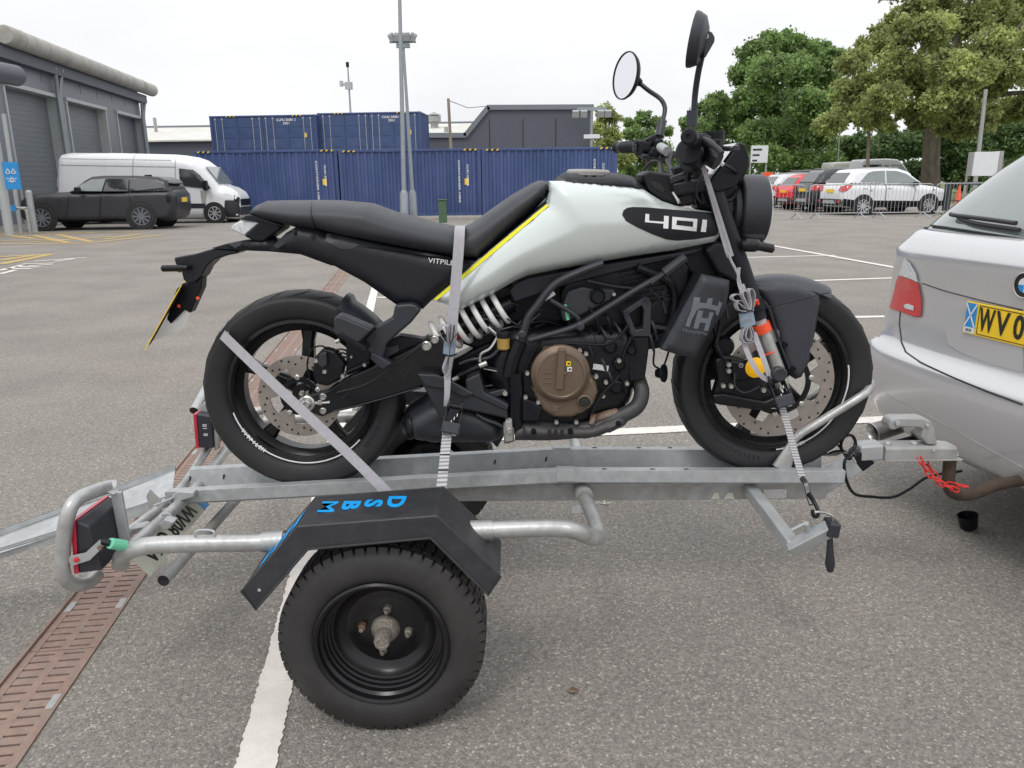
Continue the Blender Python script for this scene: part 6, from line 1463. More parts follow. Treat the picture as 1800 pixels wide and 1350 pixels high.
# ---- loading ramp leaning from the rail end to the ground
rp_ = thing('loading_ramp', T3(300, 880, YB), 'galvanised channel ramp reaching down from the rear end of the trailer rail to the ground', 'loading ramp')
nR, nL = T3(300, 875, 2.135), T3(0, 966, 2.10)
fR = P(308, 816, Z=nR.z+.012); fL = P(0, 931, Z=nL.z+.012)
sl_ = (nL.z-nR.z)/(nL.x-nR.x); k_ = ((.03-nR.z)/sl_)/(nL.x-nR.x)
nE = nR+(nL-nR)*k_; fE = fR+(fL-fR)*k_
def rring(n, f):
    d = (f-n); w = d.length; u = d/w; up_ = V((0, 0, 1))
    q = [(0, -.030), (0, 0), (.022, 0), (.030, -.010), (w-.030, -.010), (w-.022, 0), (w, 0), (w, -.030), (w-.004, -.030), (w-.004, -.005), (w-.020, -.005), (w-.028, -.015), (.028, -.015), (.020, -.005), (.004, -.005), (.004, -.030)]
    return [n+u*a+up_*b for a, b in q]
mb = MB(); mb.loft([rring(nR, fR), rring(nE, fE)]); mb.build('ramp_channel', M['galv'], rp_, bevel=.001)
mb = MB(); mb.prism([(T3(x, y, 2.13).x, T3(x, y, 2.13).z) for x, y in [(262, 868), (268, 857), (287, 876), (286, 886), (268, 890)]], 2.11, 2.118); mb.build('ramp_hook_plate', M['galv2'], rp_, bevel=.001)

# ================================================================ STRAPS
sp1 = thing('rear_tie_strap', T3(394, 592, 2.16), 'plain grey strap running from the rear tyre down to the near mudguard', 'ratchet strap')
W1 = .029
st0_ = T3(391, 588, 2.178); sa_ = math.atan2(st0_.z-rc.z, st0_.x-rc.x)
s_pts = [st0_, T3(450, 645, 2.12), T3(540, 730, 2.02), T3(620, 805, 1.93), T3(688, 874, 1.835), T3(696, 886, 1.812)]
mb = MB(); cp_ = catmull(s_pts, 4); wdir = V((.62, .0, .72))
mb.ribbon(cp_, [V((.55, 0, .8)) for _ in cp_], W1, .0018); mb.build('webbing', M['web'], sp1)
mb = MB()
ww = []
for k in range(9):
    q = -1+2*k/8; rr = .303-.035*abs(q)**2.2; ww.append(rc+V((math.cos(sa_)*rr, -q*.08, math.sin(sa_)*rr)))
tdir = V((-math.sin(sa_), 0, math.cos(sa_)))
mb.ribbon(ww, tdir, W1, .002); mb.build('webbing_wrap', M['web'], sp1)
def ratchet(c, ax, par, sc=1.0):
    """ratchet buckle: two side plates, spool, lever handle, bolt; ax = direction of the strap"""
    ax = V(ax).normalized(); n = V((0, -1, 0)); n = (n-ax*n.dot(ax)).normalized(); s_ = ax.cross(n)
    def L(a, b, c_): return V(c)+ax*a*sc+s_*b*sc+n*c_*sc
    for q in (-.016, .016):
        mb = MB(); mb.bar(L(-.045, q, .006), L(.045, q, .006), .003, .022, up=n); mb.build('side_plate', M['dark'], par, bevel=.001)
        mb = MB(); mb.lathe(L(-.030, q, .014), s_, [(0, -.003), (.017*sc, -.003), (.017*sc, .003), (0, .003)], 14); mb.build('ratchet_gear', M['dark'], par, ang=20)
        mb = MB(); mb.bar(L(-.03, q*1.25, .014), L(.035, q*1.25, .030), .003, .014, up=n); mb.build('handle_arm', M['dark'], par, bevel=.001)
    mb = MB(); mb.tube([L(-.03, -.020, .014), L(-.03, .020, .014)], .008*sc, 14); mb.build('spool', M['dark'], par)
    mb = MB(); mb.box(L(.028, .0, .028), (.03*sc, .048*sc, .014*sc), Matrix((ax, s_, n)).transposed()); mb.build('handle_grip', M['grey'], par, bevel=.004, seg=3)
    mb = MB(); mb.lathe(L(.040, -.012, .016), n, [(.007*sc, -.006), (.007*sc, .003), (.004*sc, .005), (0, .005)], 12); mb.build('ratchet_bolt', M['steel'], par)
    for k in range(3): mb = MB(); mb.bar(L(-.012+k*.01, -.010+k*.006, .026), L(-.004+k*.01, -.010+k*.006, .027), .002, .002, up=n); mb.build('latch_spring', M['steel'], par)
sp2 = thing('seat_tie_strap', T3(808, 400, 2.2), 'grey strap over the seat with blue grey sleeve, tied down to the near mudguard', 'ratchet strap')
mb = MB(); q = [T3(806, 399, 2.42), T3(808, 397, 2.32), T3(809, 398, 2.2), T3(808, 405, 2.135), T3(806, 440, 2.112), T3(801, 500, 2.095), T3(796, 560, 2.08), T3(793, 608, 2.075)]
cq = catmull(q, 4); mb.ribbon(cq, (1, .1, 0), .0285, .002); mb.build('webbing', M['web'], sp2)
mb = MB(); mb.tube([T3(791, 602, 2.07), T3(789, 622, 2.07)], .0165, 16, flat=.6); mb.build('sleeve', M['webtag'], sp2)
for (dx, w) in ((-9, .012), (6, .013), (0, .011)):
    mb = MB(); q = [T3(789+dx*.3, 606, 2.065), T3(786+dx*1.2, 590, 2.055), T3(785+dx*1.5, 577, 2.05), T3(789+dx*1.1, 571, 2.052), T3(793+dx*.9, 580, 2.06), T3(792+dx*.5, 600, 2.064)]
    mb.ribbon(catmull(q, 5), (.25, -1, 0), w*1.6, .002); mb.build('folded_loop', M['web'], sp2)
mb = MB(); q = [T3(788, 622, 2.065), T3(781, 640, 2.058), T3(779, 650, 2.055), T3(783, 659, 2.055), T3(789, 650, 2.058), T3(790, 625, 2.06)]; mb.ribbon(catmull(q, 5), (.3, -1, 0), .020, .002); mb.build('folded_loop', M['web'], sp2)
mb = MB(); q = [T3(791, 624, 2.07), T3(787, 655, 2.06), T3(786, 690, 2.05), T3(784, 714, 2.045)]; cq = catmull(q, 4)
mb.ribbon(cq, [V((1, .3*i/len(cq), 0)) for i in range(len(cq))], [.022-.010*abs(i/len(cq)-.0)*1.0 for i in range(len(cq))], .002); mb.build('webbing', M['web'], sp2)
mb = MB(); mb.tube(catmull([T3(775, 622, 2.05), T3(790, 626, 2.045), T3(803, 622, 2.05)], 4), .0022, 6); mb.tube(catmull([T3(790, 625, 2.045), T3(793, 600, 2.04), T3(806, 585, 2.045)], 4), .0012, 5); mb.build('cable_tie', M['black'], sp2)
ratchet(T3(796, 735, 2.035), T3(780, 800, 1.99)-T3(800, 700, 2.05), sp2, 1.05)
mb = MB(); q = [T3(787, 752, 2.02), T3(783, 790, 1.97), T3(779, 830, 1.91), T3(774, 872, 1.835)]; mb.ribbon(catmull(q, 4), (1, .1, 0), .026, .0025); mb.build('ribbed_webbing', M['webrib'], sp2)
for t_ in (799, 826):
    c = T3(782-(t_-799)*.11, t_, 1.955-(t_-799)*.0016); mb = MB(); mb.box(c, (.027, .004, .002)); mb.build('webbing_stitch', M['ink'], sp2)
sp3 = thing('handlebar_tie_strap', T3(1240, 285, 2.0), 'grey strap from the handlebar past the fork with bundled webbing, ratchet and black hook', 'ratchet strap')
for (o1, o2, w) in ((0, 0, .0115), (6, 8, .008)):
    mb = MB(); q = [T3(1233+o1*.3, 284, 2.02), T3(1247+o1*.4, 330, 2.03), T3(1262+o1*.8, 385, 2.05), T3(1276+o1*1.1, 435, 2.06), T3(1282+o1*.9, 452-o1*.3, 2.062)]; mb.ribbon(catmull(q, 5), (.95, .15, .3), w, .002); mb.build('webbing', M['web'], sp3)
mb = MB(); q = [T3(1281, 446, 2.05), T3(1285, 458, 2.05), T3(1296, 480, 2.05), T3(1303, 505, 2.05)]; mb.tube(catmull(q, 4), .0035, 8); mb.build('soft_link', M['web'], sp3)
mb = MB(); q = [T3(1304, 500, 2.05), T3(1311, 520, 2.045), T3(1314, 545, 2.04)]; mb.ribbon(catmull(q, 4), (1, 0, .2), .012, .003); mb.build('webbing', M['web'], sp3)
mb = MB(); q = [T3(1299, 470, 2.05), T3(1298, 495, 2.05), T3(1304, 515, 2.045)]; mb.ribbon(catmull(q, 4), (1, 0, .2), .008, .002); mb.build('webbing', M['web'], sp3)
loops = [[(1312, 546), (1300, 535), (1286, 525), (1290, 518), (1302, 520), (1315, 543)], [(1312, 547), (1298, 545), (1293, 535), (1297, 528), (1308, 534), (1314, 546)], [(1315, 545), (1309, 530), (1303, 516), (1308, 512), (1314, 522), (1318, 544)], [(1317, 545), (1318, 530), (1315, 512), (1320, 508), (1325, 520), (1321, 545)]]
for k, lp in enumerate(loops):
    mb = MB(); mb.ribbon(catmull([T3(x, y, 2.03-.006*k+.004*i) for i, (x, y) in enumerate(lp)], 5), (.15, -1, .1), .020, .002); mb.build('folded_loop', M['web'], sp3)
mb = MB(); mb.tube([T3(1311, 549, 2.035), T3(1315, 572, 2.035)], [.0195, .021], 18, flat=.65); mb.build('sleeve', M['webtag'], sp3)
text_obj('MOTO', .011, frame(T3(1313, 563, 2.0205), (1, 0, .03), (-.03, 0, 1)), M['web'], 'sleeve_text', sp3)
mb = MB(); mb.tube(catmull([T3(1300, 547, 2.03), T3(1313, 545, 2.02), T3(1327, 546, 2.03)], 4), .002, 6); mb.build('cable_tie', M['black'], sp3)
for k, lp in enumerate([[(1310, 572), (1304, 585), (1303, 598), (1312, 602), (1322, 598), (1323, 585), (1318, 573)], [(1313, 573), (1309, 588), (1312, 597), (1318, 597), (1319, 586), (1315, 574)]]):
    mb = MB(); mb.ribbon(catmull([T3(x, y, 2.03-.004*k) for x, y in lp], 5), (.1, -1, .1), .022, .0022); mb.build('folded_loop', M['web'], sp3)
mb = MB(); q = [T3(1307, 598, 2.04), T3(1314, 620, 2.02), T3(1325, 643, 2.0), T3(1340, 662, 1.99), T3(1354, 668, 1.985), T3(1358, 655, 1.99)]; mb.ribbon(catmull(q, 5), (.75, -.2, .55), .013, .002); mb.build('loose_webbing', M['web'], sp3)
mb = MB(); q = [T3(1325, 585, 2.03), T3(1340, 625, 2.01), T3(1354, 665, 1.99)]; mb.ribbon(catmull(q, 4), (.9, 0, .3), .014, .002); mb.build('webbing', M['web'], sp3)
ratchet(T3(1368, 688, 1.985), T3(1385, 730, 1.96)-T3(1358, 655, 2.0), sp3, 1.0)
mb = MB(); mb.lathe(T3(1369, 657, 1.965), (0, -1, 0), [(.019, -.01), (.020, 0), (.020, .008), (.016, .012), (0, .011)], 24); mb.build('ratchet_knob', M['grey'], sp3)
mb = MB(); q = [T3(1372, 706, 1.97), T3(1385, 750, 1.95), T3(1397, 795, 1.925), T3(1411, 842, 1.895)]; mb.ribbon(catmull(q, 5), (.95, 0, .3), .017, .0025); mb.build('ribbed_webbing', M['webrib'], sp3)
mb = MB(); q = [T3(1408, 838, 1.90), T3(1416, 850, 1.89), T3(1421, 868, 1.87), T3(1427, 888, 1.85)]; mb.ribbon(catmull(q, 4), (.9, 0, .35), .014, .009); mb.build('black_hook_loop', M['blackg'], sp3, bevel=.002)
mb = MB(); mb.tube(catmull([T3(1421, 866, 1.86), T3(1430, 880, 1.85), T3(1438, 898, 1.83), T3(1436, 908, 1.82), T3(1430, 906, 1.815), T3(1428, 896, 1.82)], 5), .005, 10); mb.build('hook', M['black'], sp3)
# chain, cable, cap
ch_ = thing('red_safety_chain', T3(1620, 808, 2.22), 'bright red link chain slung from the coupling to the tow bar', 'chain')
def link_path(pts, name, r=.0026, ln=.030):
    cps = catmull(pts, 12); acc = [0]
    for i in range(1, len(cps)): acc.append(acc[-1]+(cps[i]-cps[i-1]).length)
    n = int(acc[-1]/(ln*.78))
    def at(s):
        for i in range(1, len(cps)):
            if acc[i] >= s: t = (s-acc[i-1])/max(1e-9, acc[i]-acc[i-1]); return cps[i-1]+(cps[i]-cps[i-1])*t, (cps[i]-cps[i-1]).normalized()
        return cps[-1], (cps[-1]-cps[-2]).normalized()
    for k in range(n+1):
        c, d = at(acc[-1]*k/n); s_ = V((0, -1, 0)) if k % 2 else d.cross(V((0, -1, 0))); s_ = (s_-d*s_.dot(d)).normalized()
        pp = []
        for j in range(12):
            a = 2*math.pi*j/12; pp.append(c+d*(math.cos(a)*.006+(ln/2-.006)*(1 if math.cos(a) > 0 else -1))+s_*math.sin(a)*.0065)
        mb = MB(); mb.tube(pp, r, 6, closed=True); mb.build('chain_link', M['red'], ch_)
link_path([T3(1618, 809, 2.22), T3(1632, 832, 2.2), T3(1650, 848, 2.19), T3(1678, 860, 2.19)], 'a')
link_path([T3(1626, 810, 2.25), T3(1642, 832, 2.24), T3(1660, 848, 2.23), T3(1692, 854, 2.20)], 'b')
ec = MB(); q = [T3(1486, 800, 2.24), T3(1478, 785, 2.23), T3(1484, 768, 2.22), T3(1498, 766, 2.22), T3(1504, 782, 2.22), T3(1492, 800, 2.2), T3(1484, 815, 2.18), T3(1488, 845, 2.2), T3(1502, 868, 2.24), T3(1530, 873, 2.28), T3(1568, 874, 2.32), T3(1598, 860, 2.36), T3(1632, 838, 2.42), T3(1690, 828, 2.5)]
ec.tube(catmull(q, 6), .0048, 8); tag(ec.build('trailer_cable', M['black']), 'black electric trailer cable sagging between the trailer neck and the car', 'cable')
e2_ = MB()
for k in range(4):
    q = [T3(1450+random.uniform(-5, 8), 800, 2.28), T3(1470, 790+random.uniform(-15, 15), 2.26), T3(1490, 796+random.uniform(-10, 12), 2.22), T3(1504, 800+random.uniform(-6, 14), 2.2)]; e2_ = MB(); e2_.tube(catmull(q, 5), .0035, 7); tp(e2_, 'neck_wire', 'black' if k % 2 else 'galv2')
cap = MB(); c = P(1703, 932, Z=0); R_ = Matrix.Rotation(rad(-14), 4, 'Y'); cap.lathe((0, 0, 0), (0, 0, 1), [(0, 0), (.024, 0), (.030, .006), (.036, .055), (.038, .057), (.035, .058), (.030, .012), (0, .010)], 32); cap.xform(Matrix.Translation((c.x, c.y, .008)) @ R_)
tag(cap.build('tow_ball_cap', M['black'], ang=50), 'black open plastic cup shaped cap lying on the asphalt below the car bumper', 'tow ball cap')
# ================================================================ SILVER ESTATE CAR (towing)
CY = rad(11); cO = V((1.585, 2.37, 0)); cf = V((math.cos(CY), math.sin(CY), 0)); clt = V((-math.sin(CY), math.cos(CY), 0))
def CW(a, l, z): return cO+cf*a+clt*l+V((0, 0, z))
car = thing('silver_estate_car', CW(2.0, 0, 0), 'silver estate car towing the trailer, seen from its rear left corner at the right edge', 'car')
rows = [(.30, .16, .80, 3.0), (.33, .07, .86, 3.0), (.37, .035, .885, 3.2), (.42, .015, .905, 3.2), (.50, .002, .92, 3.2), (.58, -.006, .925, 3.2), (.635, -.006, .925, 3.2), (.655, .004, .922, 3.2), (.668, .030, .915, 3.2), (.70, .048, .912, 3.3), (.80, .055, .91, 3.3), (.88, .060, .905, 3.3), (.95, .058, .90, 3.3), (1.00, .052, .893, 3.2), (1.035, .048, .885, 3.2), (1.05, .052, .88, 3.1), (1.085, .078, .865, 3.0), (1.11, .098, .857, 3.0), (1.12, .125, .845, 3.0)]
glass_rows = [(1.12, .135, .838, 3.0), (1.17, .175, .815, 3.0), (1.25, .25, .775, 3.0), (1.34, .34, .725, 3.0), (1.42, .43, .675, 2.9)]
roof_rows = [(1.425, .41, .685, 2.9), (1.45, .40, .68, 2.9), (1.475, .47, .65, 2.8), (1.495, .62, .56, 2.6), (1.505, .85, .43, 2.5)]
def plan(a_off, w, n, depth=.30, front=4.3, m=44):
    pts = []
    for i in range(m+1):
        t = math.pi/2*i/m; c_, s_ = math.cos(t), math.sin(t)
        l = w*(s_**(2/n)) if s_ > 0 else 0; a = a_off+depth*(1-(c_**(2/n) if c_ > 0 else 0))
        pts.append((a, l))
    for q in (.6, 1.2, 2.0, 2.8, 3.4, 3.9): pts.append((a_off+depth+q*(front/4.3), w))
    for i in range(1, 9):
        t = math.pi/2*i/8; pts.append((front+.0+.45*math.sin(t), w*math.cos(t)**.5 if i < 8 else 0))
    return pts
def full(pts): return [(a, -l) for a, l in pts[::-1]][:-1]+pts
def rowring(r, **k): return [CW(a, l, r[0]) for a, l in full(plan(r[1], r[2], r[3], **k))]
mb = MB(); mb.loft([rowring(r) for r in rows], closed=False); body = mb.build('body_shell', M['silver'], car, ang=40)
mb = MB(); rg = [rowring(r, front=3.2-(r[0]-1.12)*1.6) for r in glass_rows]; mb.loft(rg, closed=False); mb.build('rear_glass', M['glassl'], car, ang=40)
mb = MB(); rg = [rowring(r, front=2.7) for r in roof_rows]; mb.loft(rg, closed=False); n_ = len(rg[-1]); mb.add([p for p in rg[-1]], [tuple(range(n_))]); mb.build('roof_panel', M['silver'], car, ang=40)
mb = MB(); mb.loft([rowring((1.112, .12, .85, 3.0)), rowring((1.122, .12, .845, 3.0))], closed=False); rr_ = full(plan(.13, .82, 3.0)); mb.add([CW(a, l, 1.12) for a, l in rr_], [tuple(range(len(rr_)))]); mb.build('bonnet_deck', M['silver'], car, ang=40)
mb = MB(); rr_ = full(plan(.20, .78, 3.0)); mb.add([CW(a, l, .30) for a, l in rr_], [tuple(range(len(rr_)))]); mb.build('underbody', M['ink'], car)
def surf_a(l, z, allrows=None):
    rs = allrows or (rows+glass_rows[1:])
    for i in range(len(rs)-1):
        if rs[i][0] <= z <= rs[i+1][0]:
            t = (z-rs[i][0])/(rs[i+1][0]-rs[i][0]); r = [rs[i][k]+(rs[i+1][k]-rs[i][k])*t for k in range(4)]; break
    else: r = rs[-1]
    w, n = r[2], r[3]; q = min(.9999, abs(l)/w); return r[1]+.30*(1-(1-q**n)**(1/n))
def on_car(px, py):
    """point of the rear surface met by the line of sight"""
    d = ray(px, py); best = None; t = 1.0
    while t < 5:
        p = CAM+d*t; r_ = p-cO; a, l, z = r_.dot(cf), r_.dot(clt), p.z
        if .3 < z < 1.44 and abs(l) < .925 and a > surf_a(l, z): return (l, z)
        t += .004
    return None
def skin(lz, name, mat, lift=.004, parent=None, th=0, sub=.02):
    """panel laid on the rear skin: outline in (l,z)"""
    b = Blob(lz, 1, 1, res=sub); v2, fs = b.grid(); mb = MB()
    def pt(v, lf): a = surf_a(v.x, v.y); return CW(a-lf, v.x*(1+.0*lf), v.y)
    def nrm(v):
        e = .004; p0 = pt(v, 0); pl_ = pt(V((v.x+e, v.y)), 0)-p0; pz = pt(V((v.x, v.y+e)), 0)-p0; n = pl_.cross(pz).normalized()
        return n if n.dot(cf) < 0 else -n
    mb.add([CW(surf_a(v.x, v.y), v.x, v.y)+nrm(v)*lift for v in v2], fs); return mb.build(name, M[mat], parent or car, ang=60)
def skinpx(pts, name, mat, **k):
    q = [on_car(*p) for p in pts]; q = [x for x in q if x]; return skin(q, name, mat, **k) if len(q) > 2 else None
def seam(pts, name='panel_gap', r=.0022, mat='ink', conv=True, lift=.0):
    q = [on_car(*p) for p in pts] if conv else pts; q = [x for x in q if x]
    q2 = []
    for i in range(len(q)-1):
        for k in range(8): t = k/8; q2.append((q[i][0]+(q[i+1][0]-q[i][0])*t, q[i][1]+(q[i+1][1]-q[i][1])*t))
    q2.append(q[-1]); mb = MB(); mb.tube([CW(surf_a(l, z)-lift, l, z) for l, z in q2], r, 6); return mb.build(name, M[mat], car)
0 and print('car probes', [(p, on_car(*p)) for p in [(1700, 560), (1790, 500), (1600, 500), (1575, 540), (1622, 556), (1600, 460), (1645, 393), (1700, 700), (1560, 640)]])
# tail lamp: red lower part and clear upper part
skinpx([(1567, 541), (1578, 497), (1583, 484), (1606, 492), (1618, 498), (1623, 530), (1622, 556), (1610, 556), (1585, 547)], 'tail_lamp_red', 'redlens', lift=.007)
skinpx([(1583, 483), (1590, 462), (1593, 453), (1603, 462), (1613, 480), (1617, 496), (1606, 491)], 'tail_lamp_clear', 'lens', lift=.007)
for q in ([(1584, 546), (1588, 515), (1590, 487)], [(1590, 487), (1594, 470), (1594, 455)], [(1567, 542), (1585, 548), (1610, 557), (1622, 557)]): seam(q, 'lamp_seam', .0016, 'darkred')
skinpx([(1593, 536), (1600, 534), (1611, 538), (1610, 546), (1595, 542)], 'reverse_lamp', 'lens', lift=.009)
# tailgate shut line and bumper seams
seam([(1583, 548), (1582, 570), (1585, 600), (1592, 618), (1620, 637), (1680, 665), (1740, 689), (1799, 711)], r=.0035)
seam([(1622, 498), (1660, 511), (1720, 527), (1799, 545)], 'trunk_lip_line', .0022, 'grey')
seam([(1556, 690), (1600, 712), (1680, 756), (1740, 790), (1799, 822)], 'bumper_seam', .0018, 'galv2')
# plate recess, plate and roundel
skinpx([(1660, 518), (1715, 533), (1799, 552), (1799, 655), (1740, 640), (1690, 620), (1668, 605), (1661, 580)], 'plate_recess', 'silver', lift=.0015)
pc0, pc1 = on_car(1693, 583), on_car(1702, 528)
lpl = pc1[0]-.012; zb__ = pc0[1]; zt__ = pc1[1]; ap = surf_a(0, .85)-.012
zb__, zt__ = (zb__+zt__)/2-.0555, (zb__+zt__)/2+.0555
def plq(l0, l1, z0, z1, off, name, mat, par, bev=0):
    mb = MB(); mb.add([CW(ap-off, l0, z0), CW(ap-off, l1, z0), CW(ap-off, l1, z1), CW(ap-off, l0, z1)]+[CW(ap-off+.006, l, z) for l, z in ((l0, z0), (l1, z0), (l1, z1), (l0, z1))], [(0, 1, 2, 3), (7, 6, 5, 4), (0, 4, 5, 1), (1, 5, 6, 2), (2, 6, 7, 3), (3, 7, 4, 0)]); return mb.build(name, M[mat], par, bevel=bev)
pn = plq(lpl-.52, lpl, zb__, zt__, 0, 'number_plate', 'plate', car, .002)
plq(lpl-.053, lpl-.004, zb__+.004, zt__-.004, .0008, 'flag_band', 'signblue', pn); plq(lpl-.053, lpl-.004, zb__+.004, zb__+.024, .0012, 'country_band', 'signw', pn)
for s_ in (1, -1):
    mb = MB(); mb.bar(CW(ap-.0022, lpl-.052, zb__+.026 if s_ > 0 else zt__-.006), CW(ap-.0022, lpl-.005, zt__-.006 if s_ > 0 else zb__+.026), .006, .0006, up=-cf); mb.build('saltire', M['signw'], pn)
zc_ = (zb__+zt__)/2
text_obj('SCO', .013, frame(CW(ap-.0022, lpl-.028, zb__+.014), -clt, (0, 0, 1)), M['ink'], 'country_text', pn)
for i, chh in enumerate('WV08'):
    text_obj(chh, .108, frame(CW(ap-.0016, lpl-.100-i*.066, zc_), -clt, (0, 0, 1)), M['ink'], 'plate_character', pn, bold=.0022, sx_=.56 if chh == 'W' else .78)
for (l0, l1, z0, z1) in ((lpl-.51, lpl-.062, zb__+.006, zb__+.0085), (lpl-.51, lpl-.062, zt__-.0085, zt__-.006), (lpl-.0645, lpl-.062, zb__+.006, zt__-.006)): plq(l0, l1, z0, z1, .0009, 'plate_border', 'ink', pn)
rb = on_car(1799, 500)
rl = rb[0]-.018; rz = rb[1]; ctr = CW(surf_a(rl, rz)-.006, rl, rz)
mb = MB(); mb.lathe(ctr, -cf, [(.041, 0), (.041, .006), (.037, .008), (.036, .005), (0, .005)], 40); rd_ = mb.build('round_badge', M['ink'], car)
mb = MB(); mb.lathe(ctr, -cf, [(.0415, -.002), (.0415, .007), (.039, .009), (.037, .0075)], 40); mb.build('badge_ring', M['steel'], rd_)
for k in range(4):
    mb = MB(); pts = [ctr-cf*.0062]+[ctr-cf*.0062+clt*math.cos(rad(90*k+11.25*j))*.023+V((0, 0, math.sin(rad(90*k+11.25*j))*.023)) for j in range(9)]; mb.add(pts, [tuple(range(10))]); mb.build('badge_quarter', M['signblue' if k % 2 else 'signw'], rd_, smooth=False)
# wiper, glass edge
mb = MB(); q = [(1683, 376), (1690, 378), (1740, 384), (1799, 392)]; qq = [x for x in (on_car(*p) for p in q) if x]; mb.tube(catmull([CW(surf_a(l, z)-.028, l, z) for l, z in qq], 4), .008, 10); mb.build('wiper_arm', M['grey'], car)
mb = MB(); q = [(1690, 382), (1720, 392), (1799, 404)]; qq = [x for x in (on_car(*p) for p in q) if x]; mb.tube(catmull([CW(surf_a(l, z)-.014, l, z) for l, z in qq], 4), .007, 8); mb.build('wiper_blade', M['ink'], car)

seam([(1636, 396), (1660, 399), (1700, 405), (1750, 413), (1799, 420)], 'glass_seal', .004)
# exhaust tips, tow bar
for (l_, z_, nm) in ((.66, .30, 'exhaust_tip'), (.52, .27, 'exhaust_tip')):
    mb = MB(); o = CW(.03, l_, z_); ax_ = (-cf+V((0, 0, -.22))).normalized(); mb.lathe(o, ax_, [(.034, -.2), (.040, -.02), (.042, .0), (.040, .002), (.037, -.003), (.036, -.12), (0, -.12)], 28); mb.build(nm, M['steel'] if l_ > .6 else M['black'], car)
    mb = MB(); mb.lathe(o, ax_, [(.0365, -.03), (0, -.03)], 24); mb.build('pipe_mouth', M['ink'], car)
tb = P(1670, 808, Y=2.26)
mb = MB(); q = [V((tb.x, 2.26, tb.z+.03)), V((tb.x, 2.26, tb.z)), V((tb.x+.005, 2.26, tb.z-.07)), V((tb.x+.03, 2.27, tb.z-.115)), V((tb.x+.10, 2.29, tb.z-.13)), V((tb.x+.22, 2.31, tb.z-.10)), V((tb.x+.5, 2.36, tb.z-.09))]
mb.tube(catmull(q, 6), .019, 18); mb.build('tow_bar', M['rust2'], car)
mb = MB(); mb.lathe((tb.x, 2.26, tb.z+.02), (0, 0, 1), [(0, -.025), (.015, -.02), (.025, 0), (.015, .02), (0, .025)], 20); mb.build('tow_ball', M['steel'], car)
# rear wheels mostly hidden below the bumper
def simple_wheel(c, ax, r, w, par, tyre='tyre', rim='alloy', spokes=5):
    ax = V(ax).normalized(); mb = MB(); mb.lathe(c, ax, [(r*.66, -w/2), (r*.95, -w/2), (r, -w*.36), (r, w*.36), (r*.95, w/2), (r*.66, w/2)], 36, close=True); t = mb.build('tyre', M[tyre], par)
    mb = MB(); mb.lathe(c, ax, [(r*.67, w*.5), (r*.68, w*.42), (r*.62, w*.1), (0, w*.05)], 36); mb.build('wheel_well', M['ink'], par)
    mb = MB(); mb.lathe(c, ax, [(r*.66, w*.40), (r*.68, w*.49), (r*.655, w*.52), (r*.62, w*.45)], 36, close=True); mb.lathe(c, ax, [(0, w*.44), (r*.15, w*.44), (r*.17, w*.3)], 16)
    u = V((0, 0, 1)); s_ = ax.cross(u)
    for k in range(spokes):
        a = 2*math.pi*k/spokes+.3; d = u*math.cos(a)+s_*math.sin(a); mb.bar(V(c)+ax*w*.40+d*r*.08, V(c)+ax*w*.42+d*r*.65, r*.12, w*.10, up=ax)
    mb.build('alloy_rim', M[rim], par)
for a_, l_ in ((1.05, .80), (1.05, -.80), (3.9, .80), (3.9, -.80)): simple_wheel(CW(a_, l_, .32), clt*(1 if l_ > 0 else -1), .32, .22, car)
# ================================================================ PARKED VEHICLES
def veh_part(mb, name, mat, par, **k): return mb.build(name, M[mat], par, **k)
def side_vehicle(name, label, cat, group, Ys, W, body, house, wins, wheels, rw_, paint, roofw=.76, extra=None, glass='glass', R=.16, sq=None, ef=.80):
    """vehicle parallel to the picture: side outline read on its near side plane"""
    Yc = Ys+W/2
    def q(pts):
        if sq: pts = [((x if x < sq[0] else sq[0]+(x-sq[0])*sq[1]), y) for x, y in pts]
        return [(P(x, y, Y=Ys).x, P(x, y, Y=Ys).z) for x, y in pts]
    bq = q(body); xs = [p[0] for p in bq]
    root = thing(name, ((min(xs)+max(xs))/2, Yc, 0), label, cat, group)
    b = Blob(bq, W/2, R, W/2*ef, res=.075, p=2.2); mb = b.mesh(MB(), yc=Yc)
    veh_part(mb, 'body', paint, root, ang=60)
    hq = q(house); z0 = min(p[1] for p in hq); z1 = max(p[1] for p in hq)
    hb_ = Blob(hq, lambda x, z: (W/2*.95)*(1-(1-roofw)*max(0, min(1, (z-z0)/(z1-z0)))), .10, W/2*.66, res=.06, p=2.2)
    mb = hb_.mesh(MB(), yc=Yc); veh_part(mb, 'cabin', paint, root, ang=60)
    for (pts, m_, bl, nm) in wins:
        mb = MB(); (hb_ if bl == 'h' else b).decal(mb, q(pts), .035, yc=Yc, res=.06); veh_part(mb, nm, m_, root, ang=60)
    for (px, py) in wheels:
        c0 = P(px, py, Y=Ys)
        for s_ in (-1, 1):
            c = V((c0.x, Yc+s_*(W/2-.10), rw_))
            mb = MB(); mb.lathe(c+V((0, s_*.112, 0)), (0, s_, 0), [(rw_*1.14, -.02), (rw_*1.16, .0), (0, .0)], 32); veh_part(mb, 'wheel_arch', 'ink', root)
            w = bpy.data.objects.new('wheel', None); scene.collection.objects.link(w); w.parent = root; w.location = c-WL[root.name]; WL[w.name] = c
            simple_wheel(c+V((0, s_*.03, 0)), (0, s_, 0), rw_, .20, w, rim=(extra or {}).get('rim', 'alloy'), spokes=(extra or {}).get('spokes', 5))
    return root, b, hb_, q, Yc
def dec(b, pts, name, mat, root, q, Yc, lift=.014): mb = MB(); b.decal(mb, q(pts), lift, yc=Yc, res=.09); return veh_part(mb, name, mat, root, ang=60)
